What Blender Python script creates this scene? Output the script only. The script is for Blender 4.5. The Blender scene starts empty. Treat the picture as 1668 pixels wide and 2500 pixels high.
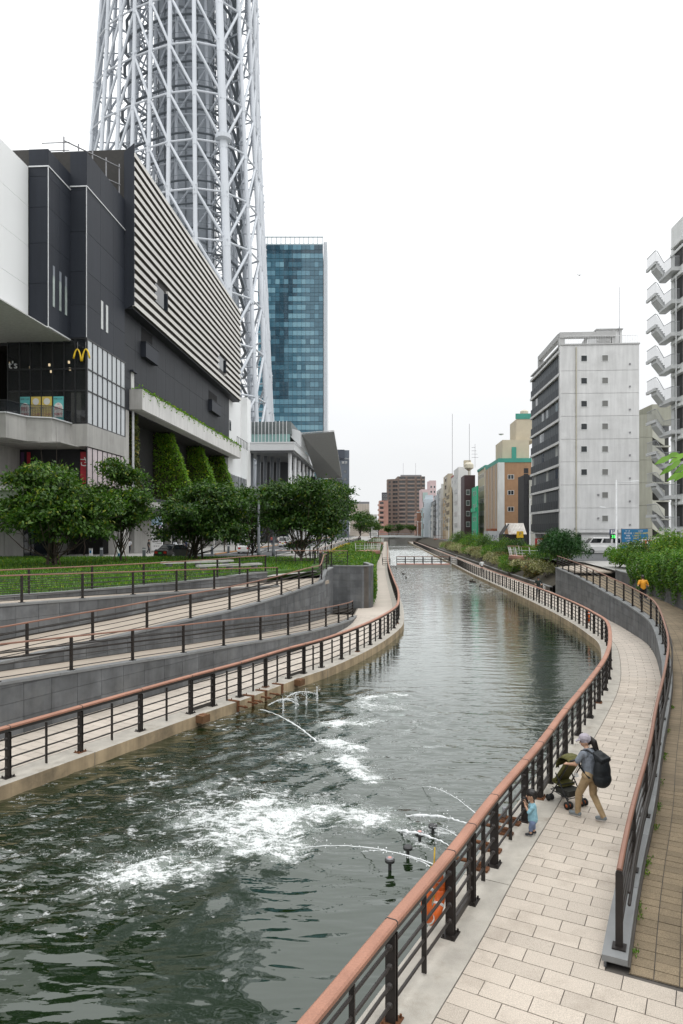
import bpy, bmesh, math, random
import numpy as np
from mathutils import Matrix, Vector
random.seed(7); RNG = np.random.default_rng(7)
SC = bpy.context.scene; COL = SC.collection
R = math.radians
# ------------------------------------------------------------------ camera
F, CX, HY, CZ = 1690.0, 834.0, 1295.0, 5.6      # focal length in photo pixels, principal column, horizon row, eye height
cam_d = bpy.data.cameras.new('camera'); cam = bpy.data.objects.new('camera', cam_d); COL.objects.link(cam)
cam.location = (0, 0, CZ); cam.rotation_euler = (R(90), 0, 0)
cam_d.sensor_fit = 'VERTICAL'; cam_d.sensor_height = 36.0; cam_d.lens = F/2500*36
cam_d.shift_y = (HY-1250)/2500; cam_d.clip_start = 0.05; cam_d.clip_end = 6000
SC.camera = cam
# ------------------------------------------------------------------ overcast sky
SUN_EL, SUN_AZ = R(58), R(150)                  # azimuth clockwise from +Y: behind the camera, over its right shoulder
w = bpy.data.worlds.new('World'); SC.world = w; w.use_nodes = True
nt = w.node_tree; nt.nodes.clear(); N, L = nt.nodes, nt.links
out = N.new('ShaderNodeOutputWorld'); bg = N.new('ShaderNodeBackground'); L.new(bg.outputs[0], out.inputs[0])
sky = N.new('ShaderNodeTexSky'); sky.sky_type = 'NISHITA'; sky.sun_disc = False
sky.sun_elevation = SUN_EL; sky.sun_rotation = SUN_AZ; sky.air_density = 1.0; sky.dust_density = 3.0
tc = N.new('ShaderNodeTexCoord'); sep = N.new('ShaderNodeSeparateXYZ'); L.new(tc.outputs['Generated'], sep.inputs[0])
mr = N.new('ShaderNodeMapRange'); mr.inputs['From Min'].default_value = 0.0; mr.inputs['From Max'].default_value = 1.0
mr.inputs['To Min'].default_value = 9.5; mr.inputs['To Max'].default_value = 29.5
z2_ = N.new('ShaderNodeMath'); z2_.operation = 'POWER'; z2_.inputs[1].default_value = 1.9; z2_.use_clamp = True; zc_ = N.new('ShaderNodeClamp'); L.new(sep.outputs['Z'], zc_.inputs[0]); L.new(zc_.outputs[0], z2_.inputs[0]); L.new(z2_.outputs[0], mr.inputs['Value'])
nz = N.new('ShaderNodeTexNoise'); nz.inputs['Scale'].default_value = 2.2; nz.inputs['Detail'].default_value = 4; nz.inputs['Roughness'].default_value = .5
mp = N.new('ShaderNodeMapping'); mp.inputs['Scale'].default_value = (1, 1, 2.6); L.new(tc.outputs['Generated'], mp.inputs[0]); L.new(mp.outputs[0], nz.inputs['Vector'])
nr = N.new('ShaderNodeMapRange'); nr.inputs['To Min'].default_value = .9; nr.inputs['To Max'].default_value = 1.1; L.new(nz.outputs[0], nr.inputs['Value'])
mu = N.new('ShaderNodeMath'); mu.operation = 'MULTIPLY'; L.new(mr.outputs[0], mu.inputs[0]); L.new(nr.outputs[0], mu.inputs[1])
vs = N.new('ShaderNodeVectorMath'); vs.operation = 'SCALE'; vs.inputs[0].default_value = (.985, 1.0, 1.012); L.new(mu.outputs[0], vs.inputs['Scale'])
mx = N.new('ShaderNodeMix'); mx.data_type = 'RGBA'; mx.inputs['Factor'].default_value = .97      # thick cloud over the clear sky
L.new(sky.outputs[0], mx.inputs['A']); L.new(vs.outputs[0], mx.inputs['B']); L.new(mx.outputs['Result'], bg.inputs['Color'])
bg.inputs['Strength'].default_value = 0.1
sun_d = bpy.data.lights.new('sun', 'SUN'); sun = bpy.data.objects.new('sun', sun_d); COL.objects.link(sun)
sun_d.energy = 0.5; sun_d.angle = R(35); sun_d.color = (1, .97, .93)
sdir = Vector((math.sin(SUN_AZ)*math.cos(SUN_EL), math.cos(SUN_AZ)*math.cos(SUN_EL), math.sin(SUN_EL)))
sun.rotation_euler = sdir.to_track_quat('Z', 'Y').to_euler(); sun.location = (20, -30, 60)
SC.view_settings.view_transform = 'Standard'; SC.view_settings.look = 'None'
SC.view_settings.exposure = 0.0; SC.view_settings.gamma = 1.0; SC.view_settings.use_curve_mapping = False
cy = SC.cycles; cy.use_denoising = True; cy.max_bounces = 7; cy.diffuse_bounces = 3; cy.glossy_bounces = 3
cy.transmission_bounces = 4; cy.transparent_max_bounces = 8; cy.caustics_reflective = False; cy.caustics_refractive = False
cy.use_adaptive_sampling = True; cy.adaptive_threshold = 0.015
SC.render.film_transparent = False
# ------------------------------------------------------------------ measuring helpers
def gp(x, y, Z=0.0):                             # a point of known height Z seen at photo pixel x, y
    Y = F*(CZ-Z)/(y-HY); return Vector(((x-CX)/F*Y, Y, Z))
def vp(x, y, Y):                                 # a point of known distance Y seen at photo pixel x, y
    return Vector(((x-CX)/F*Y, Y, CZ+(HY-y)/F*Y))
# ------------------------------------------------------------------ materials
MATS = {}
def M(name, col, rough=.6, var=.12, scale=3.0, bump=0.0, bscale=30.0, metal=0.0, spec=.5, rnd=0.0, streak=0.0, speck=0.0, speck_scale=120.0, dark=None, dark_amt=0.0, dark_scale=1.2, emit=None, coat=0.0, hue=None):
    if name in MATS: return MATS[name]
    m = bpy.data.materials.new(name); m.use_nodes = True; MATS[name] = m
    nt = m.node_tree; N, L = nt.nodes, nt.links; b = N['Principled BSDF']
    b.inputs['Roughness'].default_value = rough; b.inputs['Metallic'].default_value = metal; b.inputs['Specular IOR Level'].default_value = spec
    if coat: b.inputs['Coat Weight'].default_value = coat; b.inputs['Coat Roughness'].default_value = .08
    geo = N.new('ShaderNodeNewGeometry'); pos = geo.outputs['Position']
    def noise(s, det=5, stretch=None, rg=.6):
        n = N.new('ShaderNodeTexNoise'); n.inputs['Scale'].default_value = s; n.inputs['Detail'].default_value = det; n.inputs['Roughness'].default_value = rg
        if stretch:
            q = N.new('ShaderNodeMapping'); q.inputs['Scale'].default_value = stretch; L.new(pos, q.inputs[0]); L.new(q.outputs[0], n.inputs['Vector'])
        else: L.new(pos, n.inputs['Vector'])
        return n.outputs['Fac']
    def mrange(s, a, b_, c, d):
        q = N.new('ShaderNodeMapRange'); q.inputs[1].default_value = a; q.inputs[2].default_value = b_; q.inputs[3].default_value = c; q.inputs[4].default_value = d
        L.new(s, q.inputs[0]); return q.outputs[0]
    def mul(a, b_):
        q = N.new('ShaderNodeMath'); q.operation = 'MULTIPLY'; L.new(a, q.inputs[0])
        if isinstance(b_, float): q.inputs[1].default_value = b_
        else: L.new(b_, q.inputs[1])
        return q.outputs[0]
    fac = mrange(noise(scale), .3, .7, 1-var, 1+var)
    if streak: fac = mul(fac, mrange(noise(2.2, 4, (1, 1, .08)), .35, .65, 1-streak, 1+streak*.5))
    if speck: fac = mul(fac, mrange(noise(speck_scale, 2), .35, .65, 1-speck, 1+speck))
    if rnd:
        oi = N.new('ShaderNodeObjectInfo'); fac = mul(fac, mrange(oi.outputs['Random'], 0, 1, 1-rnd, 1+rnd))
        if name.endswith('_isle'): L.new(geo.outputs['Random Per Island'], fac.node.inputs[1].links[0].from_node.inputs[0])
    sc = N.new('ShaderNodeVectorMath'); sc.operation = 'SCALE'; sc.inputs[0].default_value = col[:3]; L.new(fac, sc.inputs['Scale']); c = sc.outputs[0]
    if dark:
        q = N.new('ShaderNodeMix'); q.data_type = 'RGBA'; L.new(mrange(noise(dark_scale, 6, None, .65), .52, .72, 0, dark_amt), q.inputs['Factor'])
        L.new(c, q.inputs['A']); q.inputs['B'].default_value = (*dark, 1); c = q.outputs['Result']
    L.new(c, b.inputs['Base Color'])
    if bump:
        bp = N.new('ShaderNodeBump'); bp.inputs['Strength'].default_value = bump; bp.inputs['Distance'].default_value = .02
        L.new(noise(bscale, 4), bp.inputs['Height']); L.new(bp.outputs[0], b.inputs['Normal'])
    if emit: b.inputs['Emission Color'].default_value = (*emit[:3], 1); b.inputs['Emission Strength'].default_value = emit[3]
    return m
def leafmat(name, c0, c1, yellow=0.0, trans=.28):
    if name in MATS: return MATS[name]
    m = bpy.data.materials.new(name); m.use_nodes = True; MATS[name] = m
    nt = m.node_tree; N, L = nt.nodes, nt.links; b = N['Principled BSDF']
    g = N.new('ShaderNodeNewGeometry'); r = N.new('ShaderNodeValToRGB'); L.new(g.outputs['Random Per Island'], r.inputs[0])
    e = r.color_ramp.elements; e[0].color = (*c0, 1); e[1].color = (*c1, 1); e[1].position = .9
    if yellow:
        k = r.color_ramp.elements.new(1.0-yellow); k.color = (*c1, 1); e[-1].position = 1; e[-1].color = (c1[0]*2.6, c1[1]*1.35, c1[2]*.7, 1)
    n = N.new('ShaderNodeTexNoise'); n.inputs['Scale'].default_value = .9; n.inputs['Detail'].default_value = 3; L.new(g.outputs['Position'], n.inputs['Vector'])
    q = N.new('ShaderNodeMapRange'); q.inputs[1].default_value = .3; q.inputs[2].default_value = .7; q.inputs[3].default_value = .72; q.inputs[4].default_value = 1.3; L.new(n.outputs[0], q.inputs[0])
    s = N.new('ShaderNodeVectorMath'); s.operation = 'SCALE'; L.new(r.outputs[0], s.inputs[0]); L.new(q.outputs[0], s.inputs['Scale'])
    L.new(s.outputs[0], b.inputs['Base Color']); b.inputs['Roughness'].default_value = .5; b.inputs['Specular IOR Level'].default_value = .35
    t = N.new('ShaderNodeBsdfTranslucent'); s2 = N.new('ShaderNodeVectorMath'); s2.operation = 'MULTIPLY'; s2.inputs[1].default_value = (1.25, 1.5, .6); L.new(s.outputs[0], s2.inputs[0]); L.new(s2.outputs[0], t.inputs[0])
    x = N.new('ShaderNodeMixShader'); x.inputs[0].default_value = trans; L.new(b.outputs[0], x.inputs[1]); L.new(t.outputs[0], x.inputs[2])
    L.new(x.outputs[0], N['Material Output'].inputs[0]); return m
# ------------------------------------------------------------------ mesh builder
def link(o, parent=None, world=True):
    COL.objects.link(o)
    if parent is not None:
        o.parent = parent
        if world: o.matrix_parent_inverse = parent_matrix(parent).inverted()
    return o
def parent_matrix(p):
    m = p.matrix_basis.copy()
    if p.parent is not None: m = parent_matrix(p.parent) @ p.matrix_parent_inverse @ m
    return m
def np_mesh(name, V, Q):
    V = np.asarray(V, np.float32); Q = np.asarray(Q, np.int32); k = Q.shape[1]
    me = bpy.data.meshes.new(name); me.vertices.add(len(V)); me.vertices.foreach_set('co', V.ravel())
    me.loops.add(Q.size); me.loops.foreach_set('vertex_index', Q.ravel()); me.polygons.add(len(Q))
    me.polygons.foreach_set('loop_start', np.arange(0, Q.size, k, dtype=np.int32)); me.polygons.foreach_set('loop_total', np.full(len(Q), k, np.int32))
    me.update(calc_edges=True); return me
class MB:
    def __init__(s): s.v, s.f, s.m = [], [], []
    def add(s, vs, fs, mi=0):
        o = len(s.v); s.v += [tuple(p) for p in vs]; s.f += [tuple(i+o for i in f) for f in fs]; s.m += [mi]*len(fs); return s
    def box(s, x0, x1, y0, y1, z0, z1, mi=0):
        return s.add([(x0,y0,z0),(x1,y0,z0),(x1,y1,z0),(x0,y1,z0),(x0,y0,z1),(x1,y0,z1),(x1,y1,z1),(x0,y1,z1)],
                     [(3,2,1,0),(4,5,6,7),(0,1,5,4),(1,2,6,5),(2,3,7,6),(3,0,4,7)], mi)
    def prism(s, pts, z0, z1, mi=0):             # counter-clockwise outline
        n = len(pts); v = [(p[0],p[1],z0) for p in pts]+[(p[0],p[1],z1) for p in pts]
        return s.add(v, [tuple(range(n-1,-1,-1)), tuple(range(n,2*n))]+[(i,(i+1)%n,n+(i+1)%n,n+i) for i in range(n)], mi)
    def hull8(s, b, t, mi=0):                    # bottom four, top four (both counter-clockwise from above)
        return s.add(list(b)+list(t), [(3,2,1,0),(4,5,6,7),(0,1,5,4),(1,2,6,5),(2,3,7,6),(3,0,4,7)], mi)
    def quad(s, a, b, c, d, mi=0): return s.add([a,b,c,d], [(0,1,2,3)], mi)
    def tube(s, path, r, n=8, mi=0, cap=True):
        P = [Vector(p) for p in path]; rs = r if hasattr(r, '__len__') else [r]*len(P); k = len(P); vs = []
        up = None
        for i, p in enumerate(P):
            t = (P[min(i+1,k-1)]-P[max(i-1,0)]).normalized()
            if up is None: up = Vector((0,0,1)) if abs(t.z) < .9 else Vector((1,0,0))
            a = t.cross(up).normalized(); up = a.cross(t).normalized()
            vs += [p+(a*math.cos(2*math.pi*j/n)+up*math.sin(2*math.pi*j/n))*rs[i] for j in range(n)]
        fs = [(i*n+j, i*n+(j+1)%n, (i+1)*n+(j+1)%n, (i+1)*n+j) for i in range(k-1) for j in range(n)]
        if cap: fs += [tuple(range(n-1,-1,-1)), tuple(range((k-1)*n, k*n))]
        return s.add(vs, fs, mi)
    def bar(s, p, q, wd, ht, mi=0):
        p, q = Vector(p), Vector(q); t = (q-p).normalized(); up = Vector((0,0,1)) if abs(t.z) < .95 else Vector((0,1,0))
        a = t.cross(up).normalized(); u = a.cross(t).normalized(); a, u = a*wd/2, u*ht/2
        v = [p-a-u, p+a-u, p+a+u, p-a+u, q-a-u, q+a-u, q+a+u, q-a+u]
        return s.add(v, [(0,1,2,3),(7,6,5,4),(4,5,1,0),(5,6,2,1),(6,7,3,2),(7,4,0,3)], mi)
    def sweep(s, path, prof, mi=0, closed=True, cap=True):   # prof: (to the right, up) pairs, clockwise seen along the path
        P = [Vector(p) for p in path]; k = len(P); n = len(prof); vs = []
        for i, p in enumerate(P):
            t = P[min(i+1,k-1)]-P[max(i-1,0)]; rt = Vector((t.y,-t.x,0)).normalized()
            vs += [p+rt*a+Vector((0,0,b)) for a, b in prof]
        m = n if closed else n-1
        fs = [(i*n+j, (i+1)*n+j, (i+1)*n+(j+1)%n, i*n+(j+1)%n) for i in range(k-1) for j in range(m)]
        if closed and cap: fs += [tuple(range(n)), tuple(range(k*n-1, (k-1)*n-1, -1))]
        return s.add(vs, fs, mi)
    def strip(s, A, B, mi=0):
        k = len(A); return s.add(list(A)+list(B), [(i, i+1, k+i+1, k+i) for i in range(k-1)], mi)
    def lathe(s, prof, n=12, c=(0,0,0), mi=0):   # prof: (radius, z)
        vs = [(c[0]+r*math.cos(2*math.pi*j/n), c[1]+r*math.sin(2*math.pi*j/n), c[2]+z) for r, z in prof for j in range(n)]
        k = len(prof); fs = [(i*n+j, i*n+(j+1)%n, (i+1)*n+(j+1)%n, (i+1)*n+j) for i in range(k-1) for j in range(n)]
        fs += [tuple(range(n-1,-1,-1)), tuple(range((k-1)*n, k*n))]; return s.add(vs, fs, mi)
    def mesh(s, name, mats, smooth=False):
        me = bpy.data.meshes.new(name); me.from_pydata(s.v, [], s.f)
        for m in (mats if isinstance(mats, (list, tuple)) else [mats]): me.materials.append(m)
        if any(s.m): me.polygons.foreach_set('material_index', s.m)
        if smooth: me.polygons.foreach_set('use_smooth', [True]*len(s.f))
        me.update(); return me
    def build(s, name, mats, parent=None, smooth=False, world=True, bevel=0):
        me = s.mesh(name, mats, smooth)
        if bevel:
            bm = bmesh.new(); bm.from_mesh(me); bmesh.ops.bevel(bm, geom=bm.edges[:], offset=bevel, segments=1, affect='EDGES'); bm.to_mesh(me); bm.free()
        return link(bpy.data.objects.new(name, me), parent, world)
def tag(o, label=None, cat=None, group=None, kind=None):
    if label: o['label'] = label
    if cat: o['category'] = cat
    if group: o['group'] = group
    if kind: o['kind'] = kind
    return o
def struct(o): o['kind'] = 'structure'; return o
def thing(name, label, cat, loc=(0,0,0), rz=0.0, group=None):
    o = bpy.data.objects.new(name, None); COL.objects.link(o); o.location = loc; o.rotation_euler = (0,0,rz); o.empty_display_size = .2
    return tag(o, label, cat, group)
UNIT = {}
def unit(kind, mat):
    k = (kind, mat.name)
    if k not in UNIT:
        b = MB()
        if kind == 'box': b.box(-.5,.5,-.5,.5,-.5,.5)
        else: b.tube([(0,0,-.5),(0,0,.5)], .5, int(kind[3:]))
        UNIT[k] = b.mesh('unit_'+kind, mat, smooth=False)
        if kind != 'box':
            me = UNIT[k]; me.polygons.foreach_set('use_smooth', [len(p.vertices) == 4 for p in me.polygons])
    return UNIT[k]
def ibox(name, mat, c, size, parent=None, rz=0.0, world=False, rot=None):
    o = bpy.data.objects.new(name, unit('box', mat)); link(o, parent, world)
    o.location = c; o.scale = size; o.rotation_euler = rot if rot else (0,0,rz); return o
def irange(name, mat, x0, x1, y0, y1, z0, z1, parent=None, world=False):
    return ibox(name, mat, ((x0+x1)/2,(y0+y1)/2,(z0+z1)/2), (x1-x0,y1-y0,z1-z0), parent, 0, world)
def icyl(name, mat, p, q, d, parent=None, n=8, world=False):
    p, q = Vector(p), Vector(q); t = q-p
    o = bpy.data.objects.new(name, unit('cyl%d' % n, mat)); link(o, parent, world)
    o.rotation_mode = 'QUATERNION'; o.location = (p+q)/2; o.rotation_quaternion = t.to_track_quat('Z','Y'); o.scale = (d, d, t.length); return o
def copy_tree(o, parent=None):
    c = o.copy(); COL.objects.link(c)
    if parent is not None: c.parent = parent
    for ch in o.children: copy_tree(ch, c)
    return c
FONT = None
def text_mesh(s, size=1.0, ext=0.0, align='CENTER'):
    cu = bpy.data.curves.new('lettering', 'FONT'); cu.body = s; cu.size = size; cu.extrude = ext; cu.align_x = align; cu.align_y = 'CENTER'; cu.resolution_u = 2
    o = bpy.data.objects.new('lettering', cu); me = bpy.data.meshes.new_from_object(o); bpy.data.objects.remove(o); bpy.data.curves.remove(cu); return me
TMP = bpy.data.scenes.new('scratch')
def baked(o):                                    # mesh of an object with its modifiers applied, evaluated alone in a scratch scene
    for c in list(o.users_collection): c.objects.unlink(o)
    TMP.collection.objects.link(o)
    with bpy.context.temp_override(scene=TMP, view_layer=TMP.view_layers[0]):
        dg = bpy.context.evaluated_depsgraph_get(); dg.update(); me = bpy.data.meshes.new_from_object(o.evaluated_get(dg))
    bpy.data.objects.remove(o); return me
def text(s, mat, c, size, parent, rot=(R(90),0,0), ext=.01, sx=1.0, name='lettering', world=False, align='CENTER'):
    me = text_mesh(s, size, ext, align); me.materials.clear(); me.materials.append(mat)
    o = bpy.data.objects.new(name, me); link(o, parent, world); o.location = c; o.rotation_euler = rot; o.scale = (sx,1,1); return o
# ------------------------------------------------------------------ plan curves
class Path:
    def __init__(s, pts, step=.25):
        P = np.array([tuple(p)[:2] if len(p) == 2 else tuple(p) for p in pts], float)
        if P.shape[1] == 2: P = np.c_[P, np.zeros(len(P))]
        Q = []
        E = np.vstack([2*P[0]-P[1], P, 2*P[-1]-P[-2]])
        for i in range(len(P)-1):
            p0,p1,p2,p3 = E[i:i+4]; n = max(2, int(np.linalg.norm(p2-p1)/step))
            d1, d2, d0 = [max(1e-6, np.linalg.norm(b-a)**.5) for a, b in ((p1,p2),(p2,p3),(p0,p1))]
            m1 = (p1-p0)/d0-(p2-p0)/(d0+d1)+(p2-p1)/d1; m2 = (p2-p1)/d1-(p3-p1)/(d1+d2)+(p3-p2)/d2
            m1 *= d1; m2 *= d1
            for t in np.linspace(0, 1, n, endpoint=False):
                Q.append((2*t**3-3*t*t+1)*p1+(t**3-2*t*t+t)*m1+(-2*t**3+3*t*t)*p2+(t**3-t*t)*m2)
        Q.append(P[-1]); s.P = np.array(Q); s.S = np.r_[0, np.cumsum(np.linalg.norm(np.diff(s.P[:,:2], axis=0), axis=1))]; s.L = s.S[-1]
    def at(s, d, off=0.0, dz=0.0):
        p = np.array([np.interp(d, s.S, s.P[:,k]) for k in range(3)])
        if d < 0: p[:2] += s.tan(0)[:2]*d
        if off: t = s.tan(d); p[0] += t[1]*off; p[1] -= t[0]*off
        p[2] += dz; return Vector(p)
    def tan(s, d, h=.4):
        d = min(max(d, 0), s.L); a, b = max(0, d-h), min(s.L, d+h)
        v = np.array([np.interp(b, s.S, s.P[:,k])-np.interp(a, s.S, s.P[:,k]) for k in range(2)]); return v/np.linalg.norm(v)
    def vat(s, d, off): t = s.vtan(d); return np.stack([np.interp(d, s.S, s.P[:,0])+t[:,1]*off, np.interp(d, s.S, s.P[:,1])-t[:,0]*off], -1)
    def vtan(s, d):
        a, b = np.clip(d-.4,0,s.L), np.clip(d+.4,0,s.L); v = np.stack([np.interp(b,s.S,s.P[:,k])-np.interp(a,s.S,s.P[:,k]) for k in range(2)], -1); return v/np.linalg.norm(v,axis=1)[:,None]
    def ang(s, d): t = s.tan(d); return math.atan2(t[1], t[0])
    def near(s, x, y): return float(s.S[np.argmin((s.P[:,0]-x)**2+(s.P[:,1]-y)**2)])
    def run(s, a, b, step=.5, off=0.0, dz=0.0):
        n = max(2, int(math.ceil((b-a)/step))+1); return [s.at(d, off(d) if callable(off) else off, dz) for d in np.linspace(a, b, n)]
# ================================================================== the setting
ZW, ZL, ZLAWN, ZR = -0.35, 2.8, 3.0, 2.5         # water, left street, lawn, right street
LP = Path([(-13.5,5.5),(-9.6,12),(-7.56,15.7),(-6.6,17.5),(-5.62,19.35),(-4.62,21.2),(-3.43,23.3),(-2.0,26.2),(-.82,28.3),(.82,32.2),(2.09,36.1),(3.2,40.6),(3.62,44),(4.18,51),(4.75,62.7),(6.5,96.6),(11.5,172),(21.6,330),(28,430)])
RP = Path([(-5.2,-3),(-3.4,.8),(-1.4,4.4),(-.4,6.1),(.57,7.88),(1.51,9.58),(2.56,11.6),(4.16,14.5),(5.48,17.05),(7.43,20.7),(9.4,24.6),(10.98,28.3),(13.1,34.3),(13.7,37.6),(14.2,41.1),(14.8,47.1),(15.3,54.1),(15.8,62.7),(16.4,74.5),(17.3,91.9),(18.9,115),(22.5,172),(32.6,330),(39,430)])
sK = RP.near(2.0, 9.5)                           # where the ramp wall starts beside the walkway
_ws = [(sK,2.0),(RP.near(10.6,27.4),1.85),(RP.near(13.3,35.3),2.0),(RP.near(14.5,44),2.3),(RP.near(15.3,54),3.0),(RP.near(15.95,65),3.4),(RP.L,3.4)]
def rwid(s): return float(np.interp(s, [a for a,_ in _ws], [b for _,b in _ws]))
sRend = RP.near(15.9, 63.5)
WP = Path([RP.at(s, rwid(s)) for s in np.arange(sK, sRend+.1, 1.5)])     # ramp wall beside the right walkway
def rampz(d): return min(.012+.0395*d, 2.32)
concrete = M('kerb_concrete', (.42,.39,.34), .85, .16, 1.4, .25, 60, streak=.12, dark=(.2,.17,.13), dark_amt=.7, dark_scale=1.4, speck=.1)
kerbface = M('kerb_face', (.42,.32,.2), .85, .2, 1.6, .3, 50, streak=.3, dark=(.09,.075,.05), dark_amt=.7, dark_scale=.9)
paver_m = M('paver_stone', (.45,.392,.328), .75, .06, .5, .15, 150, rnd=.09, speck=.24, speck_scale=90, dark=(.27,.225,.18), dark_amt=.6, dark_scale=1.3)
paverfar_m = M('paver_isle', (.46,.405,.345), .75, .08, .6, 0, 150, rnd=.06, speck=.08, speck_scale=60)
joint_m = M('paver_joint', (.09,.08,.07), .95, .2, 2)
brown_m = M('brown_paver', (.205,.158,.1), .88, .25, .9, .3, 120, rnd=.15, speck=.28, speck_scale=70, dark=(.085,.065,.042), dark_amt=.75, dark_scale=.9)
brownfar_m = M('brown_isle', (.2,.155,.1), .85, .22, .8, 0, 120, rnd=.12, dark=(.13,.1,.06), dark_amt=.6, dark_scale=.6)
stone_m = M('grey_stone', (.115,.12,.125), .7, .25, 1.7, .12, 80, rnd=.2, streak=.22, dark=(.21,.21,.2), dark_amt=.35, dark_scale=.7)
coping_m = M('coping_stone', (.2,.205,.205), .65, .12, 2.5, .1, 80, rnd=.08)
metal_m = M('rail_metal', (.024,.02,.018), .48, .2, 6, spec=.3)
bar_m = M('rail_bar', (.036,.031,.028), .45, .15, 8, spec=.35)
cap_m = M('handrail_terracotta', (.315,.152,.1), .6, .14, 1.3, .12, 120, speck=.1, speck_scale=50, dark=(.22,.1,.065), dark_amt=.5, dark_scale=1.4)
capdull_m = M('handrail_brown', (.2,.098,.065), .55, .12, 2)
gasket_m = M('rail_gasket', (.02,.02,.02), .6); rust_m = M('rust', (.13,.05,.018), .9, .4, 9, dark=(.06,.025,.01), dark_amt=.8, dark_scale=8)
galv_m = M('galvanised', (.25,.25,.26), .45, .2, 20, metal=.6)
asphalt_m = M('asphalt', (.075,.077,.08), .9, .18, .4, .2, 90, speck=.15)
side_m = M('sidewalk_paving', (.33,.32,.3), .85, .12, .6, speck=.1)
earth_m = M('bank_soil', (.05,.042,.028), .95, .3, 1)
grass_m = M('lawn_ground', (.05,.11,.016), .9, .3, .7)
paint_m = M('road_paint', (.62,.62,.6), .7, .12, 3); kerbw_m = M('kerb_orange', (.5,.25,.1), .7, .3, 2)
# ---- ground sheets
bankL = [LP.at(s, -5.6, ZL) for s in np.arange(LP.near(3.9,47), LP.L, 6)]
edgeL = [Vector((-60,-60,ZL)), Vector((-17.5,18,ZL)), Vector((-12.6,26.8,ZL)), Vector((-8.5,32.5,ZL)), Vector((-4.5,42,ZL))]+[Vector((p.x,p.y,ZL)) for p in bankL]+[Vector((30,460,ZL)), Vector((60,1600,ZL))]
g = MB(); g.strip([Vector((-1500,p.y,ZL)) for p in edgeL], edgeL)
sT = WP.L
edgeR = [Vector((-24,-60,ZR))]+[RP.at(s, 4.95) for s in np.arange(0, sK-.5, 2)]+[WP.at(d, 2.95, 0) for d in np.arange(.5, sT-6, 2)]
edgeR = [Vector((p.x,p.y,ZR)) for p in edgeR]
sJ = RP.near(15.9, 67)
edgeR += [Vector((RP.at(s, 7.4).x, RP.at(s, 7.4).y, ZR)) for s in np.arange(sJ, RP.L, 6)]+[Vector((48,462,ZR)), Vector((90,1600,ZR))]
k0 = len(g.v); g.strip(edgeR, [Vector((1500,p.y,ZR)) for p in edgeR])
struct(g.build('ground', side_m))
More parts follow.
